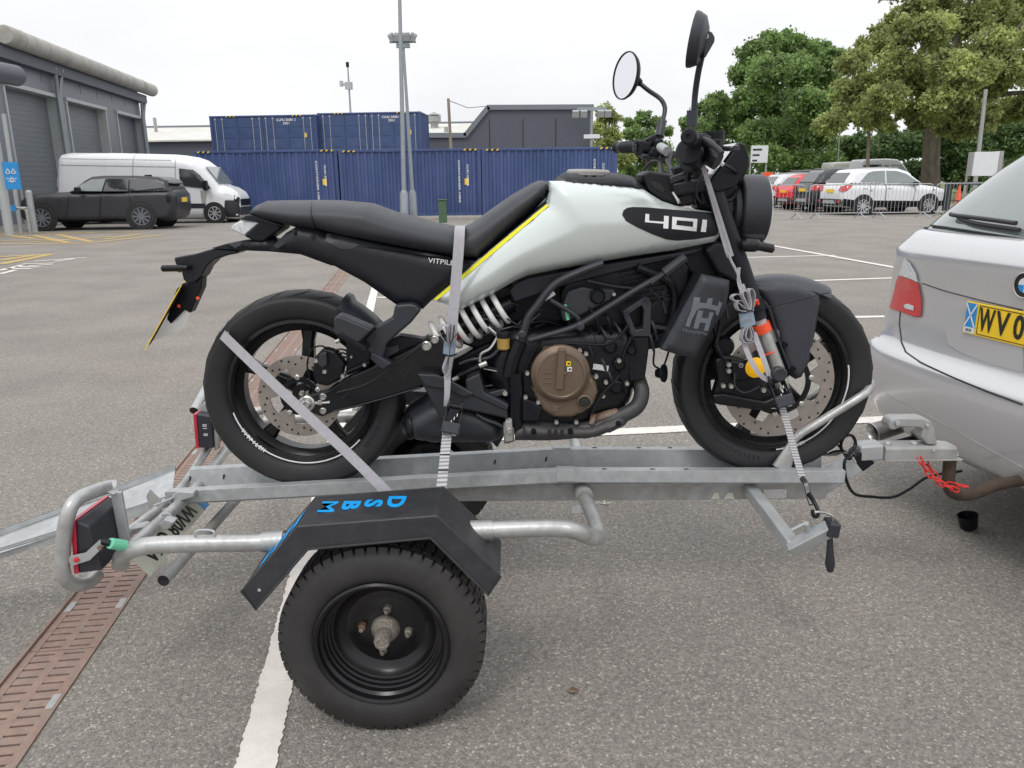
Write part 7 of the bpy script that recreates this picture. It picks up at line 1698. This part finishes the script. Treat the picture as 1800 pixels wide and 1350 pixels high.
# charcoal SUV, nose to the left
root, b, hb_, q, Yc = side_vehicle('charcoal_suv', 'matt charcoal large SUV parked side on in front of the white van', 'car', None, 24.2, 2.0,
    [(50, 386), (47, 372), (48, 352), (54, 343), (75, 339.5), (130, 337.5), (200, 337), (290, 334), (322, 334), (332, 345), (334, 362), (331, 380), (318, 389), (240, 391), (120, 391), (60, 391)],
    [(120, 340), (132, 334), (152, 318), (164, 310.5), (185, 308.5), (240, 308.5), (285, 311), (308, 317), (318, 331), (322, 340)],
    [([(136, 335.5), (152, 323), (166, 315), (190, 314), (187, 336)], 'glassl', 'h', 'front_window'), ([(192, 314), (230, 314), (232, 336), (190, 336)], 'glass', 'h', 'rear_window'), ([(234, 314), (280, 316), (298, 321), (304, 330), (236, 336)], 'glass', 'h', 'quarter_window')],
    [(88, 379), (256, 380)], .40, 'suv', roofw=.74, sq=(262, .70), ef=.66, extra={'rim': 'emb', 'spokes': 10})
dec(b, [(62, 388), (320, 386.5), (318, 390), (64, 391)], 'sill_trim', 'black', root, q, Yc); dec(b, [(313, 343), (324, 343), (326, 356), (316, 357)], 'tail_lamp', 'black', root, q, Yc)
dec(b, [(186, 339), (188.2, 339), (186, 386), (184, 386)], 'door_gap', 'ink', root, q, Yc); dec(b, [(233, 338), (235, 338), (240, 366), (238, 366)], 'door_gap', 'ink', root, q, Yc); dec(b, [(132, 341), (134, 341), (129, 386), (127, 386)], 'door_gap', 'ink', root, q, Yc)
for x in (195, 243): dec(b, [(x, 344), (x+11, 344), (x+11, 346), (x, 346)], 'door_handle', 'grey', root, q, Yc)
c = P(147, 334, Y=24.05); mb = MB(); mb.box(c, (.12, .26, .17)); veh_part(mb, 'door_mirror', 'black', root, bevel=.03)
c = P(309.5, 352, Y=24.2); mb = MB(); mb.box(V((c.x+.02, 25.2, c.z)), (.05, .52, .14)); veh_part(mb, 'number_plate', 'plate', root)
c = P(302, 321, Y=24.5); mb = MB(); mb.box(c+V((.05, .55, -.02)), (.22, 1.1, .04), Matrix.Rotation(.1, 3, 'Y')); veh_part(mb, 'roof_spoiler', 'black', root, bevel=.02)
c = P(272, 309, Y=25.0); mb = MB(); mb.box(c, (.22, .03, .07)); veh_part(mb, 'shark_fin', 'black', root, bevel=.01)
root.rotation_euler.z = rad(5); root.location.x -= .27
# white panel van, nose to the right
root, b, hb_, q, Yc = side_vehicle('white_panel_van', 'long white high roof panel van standing behind the charcoal SUV', 'van', None, 28.0, 1.75,
    [(93, 384), (91.5, 330), (94, 279), (100, 270.5), (115, 268), (200, 268.5), (300, 271), (325, 275), (342, 281), (356, 291), (372, 310), (384, 326), (404, 330), (424, 338), (433, 347), (436, 362), (435, 381), (425, 386), (240, 387), (110, 387)],
    [(110, 270), (280, 271.5), (300, 274), (290, 290), (120, 290)],
    [([(315, 296), (340, 298.5), (352, 308), (372, 332), (340, 329), (325, 327), (317, 320)], 'glass', 'b', 'cab_window')], [(378, 377), (140, 377)], .34, 'vanw', extra={'rim': 'alloy', 'spokes': 8}, R=.42, sq=(388, .62), ef=.52)
dec(b, [(336, 357.5), (362, 358), (360, 366), (336, 366)], 'side_cladding', 'grey', root, q, Yc); dec(b, [(400, 352), (432, 352), (435, 366), (434, 382), (402, 382), (398, 368)], 'front_bumper', 'grey', root, q, Yc)
dec(b, [(396, 340), (414, 341), (420, 350), (404, 350)], 'headlamp', 'lens', root, q, Yc); dec(b, [(422, 343), (433, 348), (434, 360), (424, 356)], 'grille', 'black', root, q, Yc)
dec(b, [(92, 327), (99, 327), (100, 337), (92, 337)], 'tail_lamp', 'redlens', root, q, Yc)
for pts in ([(105, 278), (300, 281), (300, 282), (105, 279)], [(105, 289.5), (310, 293), (310, 294.2), (105, 290.6)], [(233, 272), (234, 272), (234, 384), (233, 384)], [(307, 280), (308, 280), (311, 384), (310, 384)], [(352, 335), (364, 334), (360, 380), (358, 380)], [(100, 276), (101, 276), (101, 380), (100, 380)]): dec(b, pts, 'panel_crease', 'galv2', root, q, Yc, .012)
def front_plate(p0, p1, hw, name, mat, th=.03):
    (xa, za), (xb, zb) = q([p0, p1]); d = V((xb-xa, 0, zb-za)).normalized(); n = V((-d.z, 0, d.x)); n = n if n.x > 0 else -n
    mb = MB(); mb.bar(V((xa, Yc, za))+n*th*.4, V((xb, Yc, zb))+n*th*.4, hw*2, th, up=n); veh_part(mb, name, mat, root, bevel=.01)
front_plate((358, 293), (382, 323), .66, 'windscreen', 'glassl'); front_plate((434, 350), (436, 362), .50, 'grille', 'black'); front_plate((436.5, 364), (435, 379), .56, 'lower_bumper', 'grey')
c = P(361, 326, Y=27.85); mb = MB(); mb.box(c, (.14, .22, .34)); veh_part(mb, 'door_mirror', 'black', root, bevel=.04)
# --- crossovers parked behind the barriers
def crossover(name, label, loc, yaw, L=4.28, W=1.78, H=1.62, paint='vanw', clad='black', group=None, lamp='redlens', front_h=1.02):
    root = thing(name, loc, label, 'car', group); s = L/4.28; h = H/1.62
    def q(pts): return [(x*s, z*h) for x, z in pts]
    # local: x forward from the tail, y to the left, z up; built round the world origin then carried by the root
    WL[root.name] = V((0, 0, 0))
    b = Blob(q([(.03, .34), (-.02, .50), (-.03, .72), (.02, .93), (.10, 1.06), (.30, 1.10), (1.5, 1.08), (3.1, 1.02), (3.7, .95), (4.1, .84), (4.25, .70), (4.28, .45), (4.2, .30), (3.9, .25), (.4, .25)]), W/2, .20, W/2*.74, res=.11, p=2.2)
    veh_part(b.mesh(MB(), yc=0), 'body', paint, root, ang=60)
    z0, z1 = 1.02*h, 1.62*h
    hb = Blob(q([(.07, 1.02), (.20, 1.22), (.40, 1.44), (.55, 1.55), (.95, 1.60), (1.6, 1.62), (2.2, 1.59), (2.6, 1.48), (3.25, 1.03), (2.0, 1.0)]), lambda x, z: W/2*.96*(1-.24*max(0, min(1, (z-z0)/(z1-z0)))), .10, W/2*.60, res=.09, p=2.2)
    veh_part(hb.mesh(MB(), yc=0), 'cabin', paint, root, ang=60)
    def d(bb, pts, nm, m_, lift=.012):
        for sd in (1, -1):
            v2, fs = bb.grid(q(pts), .09); mb = MB(); mb.add([(v.x, -sd*(bb.half(v)+lift), v.y) for v in v2], fs); veh_part(mb, nm, m_, root, ang=60)
    d(hb, [(.62, 1.14), (.95, 1.44), (1.15, 1.50), (1.62, 1.52), (1.60, 1.12)], 'side_window', 'glassl'); d(hb, [(1.67, 1.52), (2.1, 1.50), (2.45, 1.40), (2.95, 1.09), (1.66, 1.11)], 'side_window', 'glassl')
    d(b, [(.0, .34), (.02, .58), (.5, .52), (3.7, .45), (4.2, .5), (4.2, .32), (3.8, .26), (.5, .26)], 'lower_cladding', clad)
    d(b, [(1.62, .5), (1.64, .5), (1.64, 1.07), (1.62, 1.07)], 'door_gap', 'ink'); d(b, [(2.72, .5), (2.74, .5), (2.80, 1.03), (2.78, 1.03)], 'door_gap', 'ink'); d(b, [(1.68, .90), (1.85, .90), (1.85, .93), (1.68, .93)], 'door_handle', 'galv'); d(b, [(.72, .90), (.89, .90), (.89, .93), (.72, .93)], 'door_handle', 'galv')
    d(b, [(.05, .80), (.25, .95), (.36, 1.06), (.10, 1.04), (.03, .95)], 'tail_lamp_side', lamp)
    d(b, [(3.75, .74), (4.15, .70), (4.05, .84), (3.8, .90)], 'headlamp', 'lens')
    # tail face
    def quad(p, nm, m_, th=.012):
        mb = MB(); a_ = [V(x) for x in p]; n = (a_[1]-a_[0]).cross(a_[3]-a_[0]).normalized()
        if n.x > 0: n = -n
        mb.add([x+n*th for x in a_]+[x-n*.01 for x in a_], [(0, 1, 2, 3), (7, 6, 5, 4), (0, 4, 5, 1), (1, 5, 6, 2), (2, 6, 7, 3), (3, 7, 4, 0)]); veh_part(mb, nm, m_, root, bevel=.004)
    w = W/2
    quad([(.13*s, w*.66, 1.13*h), (.13*s, -w*.66, 1.13*h), (.40*s, -w*.56, 1.46*h), (.40*s, w*.56, 1.46*h)], 'rear_window', 'glass')
    for s_ in (1, -1): quad([(-.0*s, s_*w*.92, .82*h), (-.03*s, s_*w*.62, .84*h), (.03*s, s_*w*.66, 1.00*h), (.06*s, s_*w*.90, 1.02*h)], 'tail_lamp', lamp)
    quad([(-.035*s, .26, .78*h), (-.035*s, -.26, .78*h), (-.028*s, -.26, .90*h), (-.028*s, .26, .90*h)], 'number_plate', 'plate')
    quad([(-.035*s, w*.86, .34*h), (-.035*s, -w*.86, .34*h), (-.035*s, -w*.88, .56*h), (-.035*s, w*.88, .56*h)], 'rear_bumper_cladding', clad)
    quad([(-.055*s, .42, .40*h), (-.055*s, -.42, .40*h), (-.055*s, -.36, .52*h), (-.055*s, .36, .52*h)], 'skid_plate', 'galv')
    for s_ in (1, -1):
        quad([(-.06*s, s_*w*.80, .44*h), (-.06*s, s_*w*.66, .44*h), (-.06*s, s_*w*.66, .52*h), (-.06*s, s_*w*.80, .52*h)], 'reflector', lamp)
        mb = MB(); mb.box((2.72*s, s_*(w+.06), 1.06*h), (.14, .2, .13)); veh_part(mb, 'door_mirror', 'black', root, bevel=.03)
        mb = MB(); mb.bar((.75*s, s_*w*.66, 1.63*h), (2.2*s, s_*w*.66, 1.63*h), .03, .03); veh_part(mb, 'roof_rail', 'galv2', root)
        for xx in (.78, 3.36):
            c = V((xx*s, s_*(w-.10), .33)); mb = MB(); mb.lathe(c+V((0, s_*.115, 0)), (0, s_, 0), [(.40, -.03), (.41, 0), (0, 0)], 32); veh_part(mb, 'wheel_arch', 'ink', root)
            wl = bpy.data.objects.new('wheel', None); scene.collection.objects.link(wl); wl.parent = root; wl.location = c; WL[wl.name] = c
            simple_wheel(c+V((0, s_*.03, 0)), (0, s_, 0), .335, .2, wl, spokes=10)
    root.rotation_euler.z = yaw; WL[root.name] = V(loc)
    return root
th_ = rad(8); hd = V((math.cos(th_), math.sin(th_), 0)); lt_ = V((-math.sin(th_), math.cos(th_), 0))
wc0 = P(1515, 378.5, Z=0); org = wc0-hd*.78+lt_*.89; org.z = 0
crossover('white_crossover', 'white compact crossover with ten spoke wheels parked right behind the crowd barriers', tuple(org), th_, H=1.66)
o = org+lt_*2.45+hd*(.22); crossover('black_suv', 'black SUV parked between the white crossover and the red hatchback', tuple(o), th_, L=4.4, H=1.68, paint='carblk', clad='grey')
o = org+lt_*5.0+hd*(.72); crossover('red_hatchback', 'bright red hatchback parked between the black SUV and the pale silver car', tuple(o), th_, L=4.2, W=1.75, H=1.50, paint='carred')
o = org+lt_*7.7+hd*(1.1); crossover('pale_silver_car', 'pale silver hatchback at the left end of the row behind the barriers', tuple(o), th_, L=4.4, W=1.8, H=1.56, paint='carslv')
o = org+lt_*10.6+hd*3.4; crossover('grey_estate', 'dark grey car with roof rails glimpsed over the black SUV roof', tuple(o), th_, L=4.6, H=1.70, paint='suv')
# far vans under the trees
root, b, hb_, q, Yc = side_vehicle('white_minibus', 'white high roof van nosing right below the big tree, beyond the row of cars', 'van', None, 52, 2.0,
    [(1513, 331), (1512, 300), (1514, 284), (1520, 280), (1560, 278.5), (1580, 280), (1590, 288), (1602, 306), (1612, 314), (1613, 331)],
    [(1520, 281), (1575, 281), (1570, 288), (1520, 288)],
    [([(1517, 290), (1550, 289), (1551, 297), (1517, 298)], 'glass', 'b', 'side_window'), ([(1555, 290), (1562, 290), (1563, 299), (1555, 299)], 'glass', 'b', 'cab_window'), ([(1565, 289), (1584, 289), (1597, 303), (1573, 303)], 'glassl', 'b', 'windscreen')], [(1530, 330), (1598, 330)], .34, 'vanw', R=.2)
root, b, hb_, q, Yc = side_vehicle('pale_box_van', 'pale low box van standing left of the white minibus beyond the parked cars', 'van', None, 55, 2.0,
    [(1462, 330), (1462, 290), (1466, 285), (1513, 283), (1516, 330)], [(1466, 286), (1510, 285), (1510, 292), (1466, 292)], [([(1470, 300), (1500, 300), (1500, 301), (1470, 301)], 'galv2', 'b', 'panel_crease')], [(1475, 329), (1505, 329)], .33, 'roofp', R=.15)
# ================================================================ CROWD BARRIERS
def barrier(xa, xb, ya, yb, Ya, Yb, label):
    A_, B__ = P(xa, ya, Y=Ya), P(xb, yb, Y=Yb); A_.z = B__.z = 0
    t = thing('crowd_barrier', tuple((A_+B__)/2), label, 'barrier', 'galvanised crowd barriers in front of the parked cars'); u = (B__-A_).normalized(); n = V((-u.y, u.x, 0)); L = (B__-A_).length; H_ = 1.10; z0 = .18
    def pt(s, z): return A_+u*s+V((0, 0, z))
    r = .09; fr = [pt(.02, z0), pt(.02, H_-.12), pt(.05, H_-.03), pt(.14, H_), pt(L-.14, H_), pt(L-.05, H_-.03), pt(L-.02, H_-.12), pt(L-.02, z0)]
    mb = MB(); mb.tube(fr, .016, 8, closed=True); mb.build('frame', M['galv'], t)
    mb = MB(); n_b = int(L/.125)
    for k in range(1, n_b): s = L*k/n_b; mb.tube([pt(s, z0), pt(s, H_)], .006, 5, caps=False)
    mb.build('upright_bars', M['galv'], t, kind='stuff')
    for s in (.28, L-.28):
        mb = MB(); mb.tube([pt(s, z0)-n*.0, pt(s+.09, .0)-n*.30], .02, 6); mb.tube([pt(s, z0), pt(s-.09, 0)+n*.30], .02, 6); mb.build('foot', M['galv'], t)
    for z in (.35, .9): mb = MB(); mb.box(pt(L, z), (.07, .05, .06)); mb.build('hook', M['galv2'], t)
barrier(1300, 1415, 378, 378, 26.6, 26.5, 'crowd barrier at the left of the line, in front of the red hatchback')
barrier(1419, 1527, 378, 378, 26.4, 26.3, 'crowd barrier second from left, crossing the rear of the white crossover')
barrier(1532, 1636, 378, 377, 26.3, 26.5, 'crowd barrier in front of the doors of the white crossover')
barrier(1640, 1760, 376, 374, 26.7, 27.1, 'crowd barrier at the right, in front of the nose of the white crossover')
gf = thing('grey_gate_frame', tuple(P(1700, 370, Y=28.5)), 'dark grey steel gate frame right of the barriers beside the silver estate car', 'gate'); g0 = P(1668, 323, Y=28.5); 
for x in (1668, 1790): c = P(x, 323, Y=28.5); mb = MB(); mb.bb(c.x-.09, c.x+.09, 28.4, 28.6, 0, c.z); mb.build('post', M['grey'], gf, bevel=.01)
mb = MB(); c1x, c2x = P(1668, 323, Y=28.5), P(1830, 321, Y=28.5); mb.bar(c1x, c2x, .12, .10); mb.build('top_rail', M['grey'], gf)
mb = MB(); mb.bar(c1x-V((0, 0, .6)), c2x-V((0, 0, .6)), .05, .05); mb.build('mid_rail', M['grey'], gf)
cn = P(1684, 352, Y=33); co = thing('traffic_cone', (cn.x, 33, 0), 'orange traffic cone standing beyond the gate frame', 'traffic cone')
mb = MB(); zt = P(1684, 324, Y=33).z; mb.tube([V((cn.x, 33, .04)), V((cn.x, 33, zt))], [.15, .03], 16); mb.build('cone_body', M['cone'], co); mb = MB(); mb.bb(cn.x-.25, cn.x+.25, 32.75, 33.25, 0, .05); mb.build('base', M['cone'], co, bevel=.01)
# signs and poles on the right
def sign(name, x0, x1, y0, y1, Y, mat, label, th=.06, legs=True, cat='sign', side=None):
    a, b = P(x0, y0, Y=Y), P(x1, y1, Y=Y); t = thing(name, ((a.x+b.x)/2, Y, 0), label, cat)
    mb = MB(); mb.bb(a.x, b.x, Y, Y+th, b.z, a.z); mb.build('board', M[mat], t, bevel=.01)
    if legs:
        for f in (.03, .97): x = a.x+(b.x-a.x)*f; mb = MB(); mb.tube([V((x, Y+th+.06, 0)), V((x, Y+th+.06, a.z))], .05, 8); mb.build('leg', M['galv2'], t)
    return t, a, b
t, a, b = sign('direction_sign', 1321.5, 1349, 256, 286, 46, 'signw', 'pale direction board on two posts below the dark trees, with lines of small text')
for k, s_ in enumerate(('Car Park', 'Reception  >', 'Deliveries')):
    mb = MB(); zz = a.z-.22-k*.30; mb.bb(a.x+.08, a.x+.6-.12*k, 45.985, 45.995, zz-.05, zz+.05); mb.build('text_line', M['grey'], t, smooth=False)
sign('red_notice', 1341, 1359, 303, 312, 40, 'cone', 'small orange red notice board standing above the pale silver car', legs=True)
t, a, b = sign('white_box_sign', 1714, 1752, 267, 309, 33, 'signw', 'blank white box sign between the big tree and the silver estate car', th=.35)
mb = MB(); mb.bb(a.x-.05, a.x-.001, 33.0, 33.3, b.z, a.z); mb.build('side_panel', M['galv2'], t); mb = MB(); mb.bb(b.x+.001, b.x+.16, 32.98, 33.4, b.z-.02, a.z+.03); mb.build('side_panel', M['galv2'], t)
for (x0, y0, x1, y1, Y, r, m_, lab) in ((1524, 330, 1529.5, 170, 48, .11, 'wood', 'grey timber pole rising behind the white minibus'), (1713, 330, 1733, 157, 42, .12, 'galv2', 'pale grey pole behind the white box sign'), (1471, 320, 1478, 190, 58, .05, 'galv2', 'thin pale pole left of the timber pole under the trees')):
    base, a, b = mastP(x0, y0, x1, y1, Y, r, r, 'x', m_); mb = MB(); mb.tube([V((base.x, base.y, 0)), b], [r, r*.75], 12); tag(mb.build('street_pole', M[m_]), lab, 'pole')
# ================================================================ TREES
def leaf_mesh(cl, leaf, dens, seed, flat=.8):
    """cl: list of (centre, radius) clumps; returns quads scattered through them"""
    r = np.random.default_rng(seed); C = []
    for (c, R) in cl:
        n = int(dens*R*R); d = r.normal(size=(n, 3)); d /= np.linalg.norm(d, axis=1)[:, None]
        rad_ = R*(r.random(n)**.42); p = d*rad_[:, None]*np.array([1, 1, flat])
        # break the ball into sprigs: pull points towards a few random twig centres
        k = max(5, int(n/60)); tw_ = r.normal(size=(k, 3)); tw_ /= np.linalg.norm(tw_, axis=1)[:, None]; tw_ *= (R*(r.random(k)**.33))[:, None]*np.array([1.08, 1.08, flat*1.08])
        idx = r.integers(0, k, n); p = p*.30+tw_[idx]*.70+r.normal(size=(n, 3))*R*.07
        C.append(p+np.array(c))
    C = np.concatenate(C); n = len(C)
    nrm = r.normal(size=(n, 3))+np.array([0, 0, .7]); nrm /= np.linalg.norm(nrm, axis=1)[:, None]
    t = r.normal(size=(n, 3)); t -= nrm*(t*nrm).sum(1)[:, None]; t /= np.linalg.norm(t, axis=1)[:, None]; b = np.cross(nrm, t)
    s = leaf*(.6+.8*r.random(n))[:, None]
    v = np.stack([C-t*s*.5, C+b*s*.32-t*s*.05, C+t*s*.55, C-b*s*.32-t*s*.05], 1).reshape(-1, 3)
    return v, n
def add_leaves(name, cl, leaf, dens, mat, seed, parent, flat=.8):
    v, n = leaf_mesh(cl, leaf, dens, seed, flat); me = bpy.data.meshes.new(name); c = V(v.mean(0)); v = v-np.array(c)
    me.vertices.add(4*n); me.vertices.foreach_set('co', v.astype(np.float32).ravel()); me.loops.add(4*n); me.loops.foreach_set('vertex_index', np.arange(4*n, dtype=np.int32))
    me.polygons.add(n); me.polygons.foreach_set('loop_start', np.arange(0, 4*n, 4, dtype=np.int32)); me.polygons.foreach_set('loop_total', np.full(n, 4, dtype=np.int32))
    me.materials.append(M[mat]); me.update(calc_edges=True)
    o = bpy.data.objects.new(name, me); scene.collection.objects.link(o); o.parent = parent; o.location = c-WL[parent.name]; o['kind'] = 'stuff'; return o
def tree(name, label, px, Y, Yspread, trunk, clumps, leaf, dens, mat, seed, group=None, trunk_r=(.5, .3), limbs=6, flat=.8):
    rr = random.Random(seed); base = P(px, 330, Y=Y); base.z = 0
    t = thing(name, tuple(base), label, 'tree', group); s = Y/FPX/.97
    cl = []
    for cc_ in clumps:
        x, y, rpx = cc_[:3]; c = P(x, y, Y=Y+(cc_[3] if len(cc_) > 3 else rr.uniform(-Yspread, Yspread))); cl.append((tuple(c), rpx*s))
    tp_ = P(trunk[0], trunk[1], Y=Y); mb = MB(); mid = base.lerp(tp_, .5)+V((rr.uniform(-.2, .2), 0, 0))
    pts = catmull([base-V((0, 0, .2)), base+V((0, 0, .5)), mid, tp_], 6); n = len(pts); mb.tube(pts, [trunk_r[0]*1.25 if i < 2 else trunk_r[0]+(trunk_r[1]-trunk_r[0])*i/n for i in range(n)], 14); mb.build('trunk', M['bark'], t)
    big = sorted(cl, key=lambda c: -c[1])[:limbs]
    for c, R in big:
        e = V(c); mb = MB(); m1 = tp_.lerp(e, .45)+V((0, rr.uniform(-.5, .5), rr.uniform(.1, .8))); p_ = catmull([tp_-V((0, 0, .6)), m1, e, e+(e-tp_)*.2], 5); mb.tube(p_, [trunk_r[1]*.42*(1-i/len(p_))+.03 for i in range(len(p_))], 8); mb.build('limb', M['bark'], t)
    add_leaves('crown', cl, leaf, dens, mat, seed, t, flat); return t
G1 = 'broadleaf trees along the right side of the yard'
big = [(1460, 215, 30), (1490, 190, 32), (1530, 200, 34), (1480, 160, 26), (1520, 150, 36), (1560, 170, 34), (1500, 110, 28), (1535, 85, 34), (1570, 110, 38), (1590, 60, 34), (1545, 55, 22), (1610, 140, 38), (1600, 190, 30), (1640, 165, 34), (1650, 100, 40), (1640, 50, 36), (1610, 15, 30), (1660, 10, 36), (1700, 40, 40), (1700, 110, 40), (1690, 170, 34), (1745, 85, 42), (1750, 20, 40), (1790, 50, 40), (1740, 150, 34), (1790, 120, 38), (1760, 195, 34), (1800, 190, 34), (1700, 205, 26), (1655, 205, 24), (1610, 212, 22), (1560, 215, 24), (1575, -20, 30), (1640, -40, 40), (1720, -40, 44), (1800, -20, 46), (1625, 222, 16), (1662, 222, 20, -2), (1695, 228, 24, -2), (1655, 175, 34, -4), (1690, 150, 36, -4), (1665, 120, 34, -4), (1700, 195, 30, -3), (1640, 205, 22, -3), (1735, 215, 24, -3), (1720, 120, 34, -4), (1850, 60, 50), (1850, 160, 46), (1880, -40, 50), (1580, 30, 24)]
tree('spreading_tree', 'large spreading yellow green tree with thick bare trunk right of the white minibus', 1636, 48, 3.5, (1640, 225), big, .21, 1700, 'leafy', 3, G1, (.62, .42), 8)
mid_ = [(1320, 90, 30), (1355, 80, 30), (1390, 75, 32), (1430, 90, 32), (1465, 105, 30), (1310, 130, 32), (1350, 130, 40), (1400, 125, 42), (1445, 140, 36), (1320, 180, 38), (1370, 185, 44), (1420, 190, 44), (1460, 180, 30), (1330, 235, 36), (1380, 240, 44), (1430, 245, 44), (1350, 280, 34), (1400, 290, 38), (1450, 285, 34), (1380, 62, 14), (1300, 200, 26)]
tree('dense_tree', 'tall rounded mid green tree behind the headlight, left of the spreading tree', 1385, 62, 5, (1390, 230), mid_, .26, 1050, 'leafg', 5, G1, (.45, .3), 6)
lft = [(1215, 215, 20), (1235, 195, 22), (1260, 180, 24), (1285, 180, 22), (1230, 235, 26), (1265, 220, 30), (1295, 225, 28), (1215, 265, 22), (1250, 265, 30), (1290, 270, 30), (1220, 300, 24), (1260, 300, 28), (1300, 305, 26)]
tree('dense_tree', 'lower bushy green tree directly behind the handlebar, left of the tall rounded tree', 1262, 66, 4, (1262, 260), lft, .26, 1000, 'leafg', 8, G1, (.3, .2), 5)
small1 = [(1063, 200, 18), (1078, 205, 16), (1052, 225, 16), (1070, 240, 20), (1060, 265, 20), (1085, 262, 18), (1100, 280, 16), (1060, 290, 16), (1048, 250, 10)]
tree('airy_tree', 'light green airy tree just right of the dark warehouse', 1066, 70, 3, (1066, 250), [(x, y, r*1.25) for x, y, r in small1], .22, 900, 'leafy', 11, G1, (.22, .14), 6)
small2 = [(1110, 215, 14), (1130, 210, 16), (1150, 215, 16), (1165, 230, 14), (1115, 240, 18), (1140, 245, 20), (1160, 262, 18), (1120, 272, 20), (1150, 285, 20), (1180, 285, 14), (1100, 300, 16), (1130, 305, 20), (1170, 305, 18)]
tree('airy_tree', 'greyish green airy tree between the two mirrors, behind the left grip', 1138, 76, 3, (1138, 260), [(x, y, r*1.25) for x, y, r in small2], .22, 850, 'leafg', 12, G1, (.22, .14), 7)
shr = [(1100, 300, 16), (1120, 312, 14), (1150, 312, 16), (1185, 312, 14), (1090, 320, 12)]
dark = [(1480, 265, 28), (1515, 260, 30), (1550, 265, 30), (1585, 262, 28), (1612, 258, 26), (1500, 300, 28), (1540, 300, 30), (1580, 305, 28), (1612, 300, 26), (1670, 255, 30), (1665, 300, 26), (1700, 265, 34), (1740, 250, 36), (1780, 240, 40), (1700, 310, 28), (1740, 300, 30), (1790, 295, 36), (1840, 260, 44), (1840, 310, 40), (1470, 310, 22), (1630, 320, 18), (1420, 315, 22), (1380, 318, 20), (1340, 318, 20), (1300, 320, 18), (1640, 235, 30), (1600, 240, 22), (1560, 240, 22)]
cl = []
rr_ = random.Random(4)
tag_ = thing('understorey_hedge', tuple(P(1600, 330, Y=70)), 'dark green undergrowth and tree belt beyond the parked vans', 'hedge'); cl = [(tuple(P(x, y, Y=68+rr_.uniform(-4, 4))), r_*68/FPX/.97) for x, y, r_ in dark]
add_leaves('foliage', cl, .32, 1100, 'leafd', 21, tag_, .9)
for (x, y) in ((1500, 300), (1575, 300), (1760, 290)):
    b = P(x, 330, Y=69); mb = MB(); mb.tube([V((b.x, 69, 0)), P(x+4, 240, Y=69)], [.22, .12], 8); mb.build('stem', M['bark'], tag_)
tg2 = thing('far_hedge', tuple(P(1130, 325, Y=82)), 'low green hedge beyond the right hand container', 'hedge'); cl = [(tuple(P(x, y, Y=82+rr_.uniform(-2, 2))), r_*82/FPX/.97) for x, y, r_ in shr+[(1215, 318, 16), (1250, 322, 14), (1285, 322, 14), (1065, 310, 18)]]
add_leaves('foliage', cl, .3, 700, 'leafg', 22, tg2, .9)
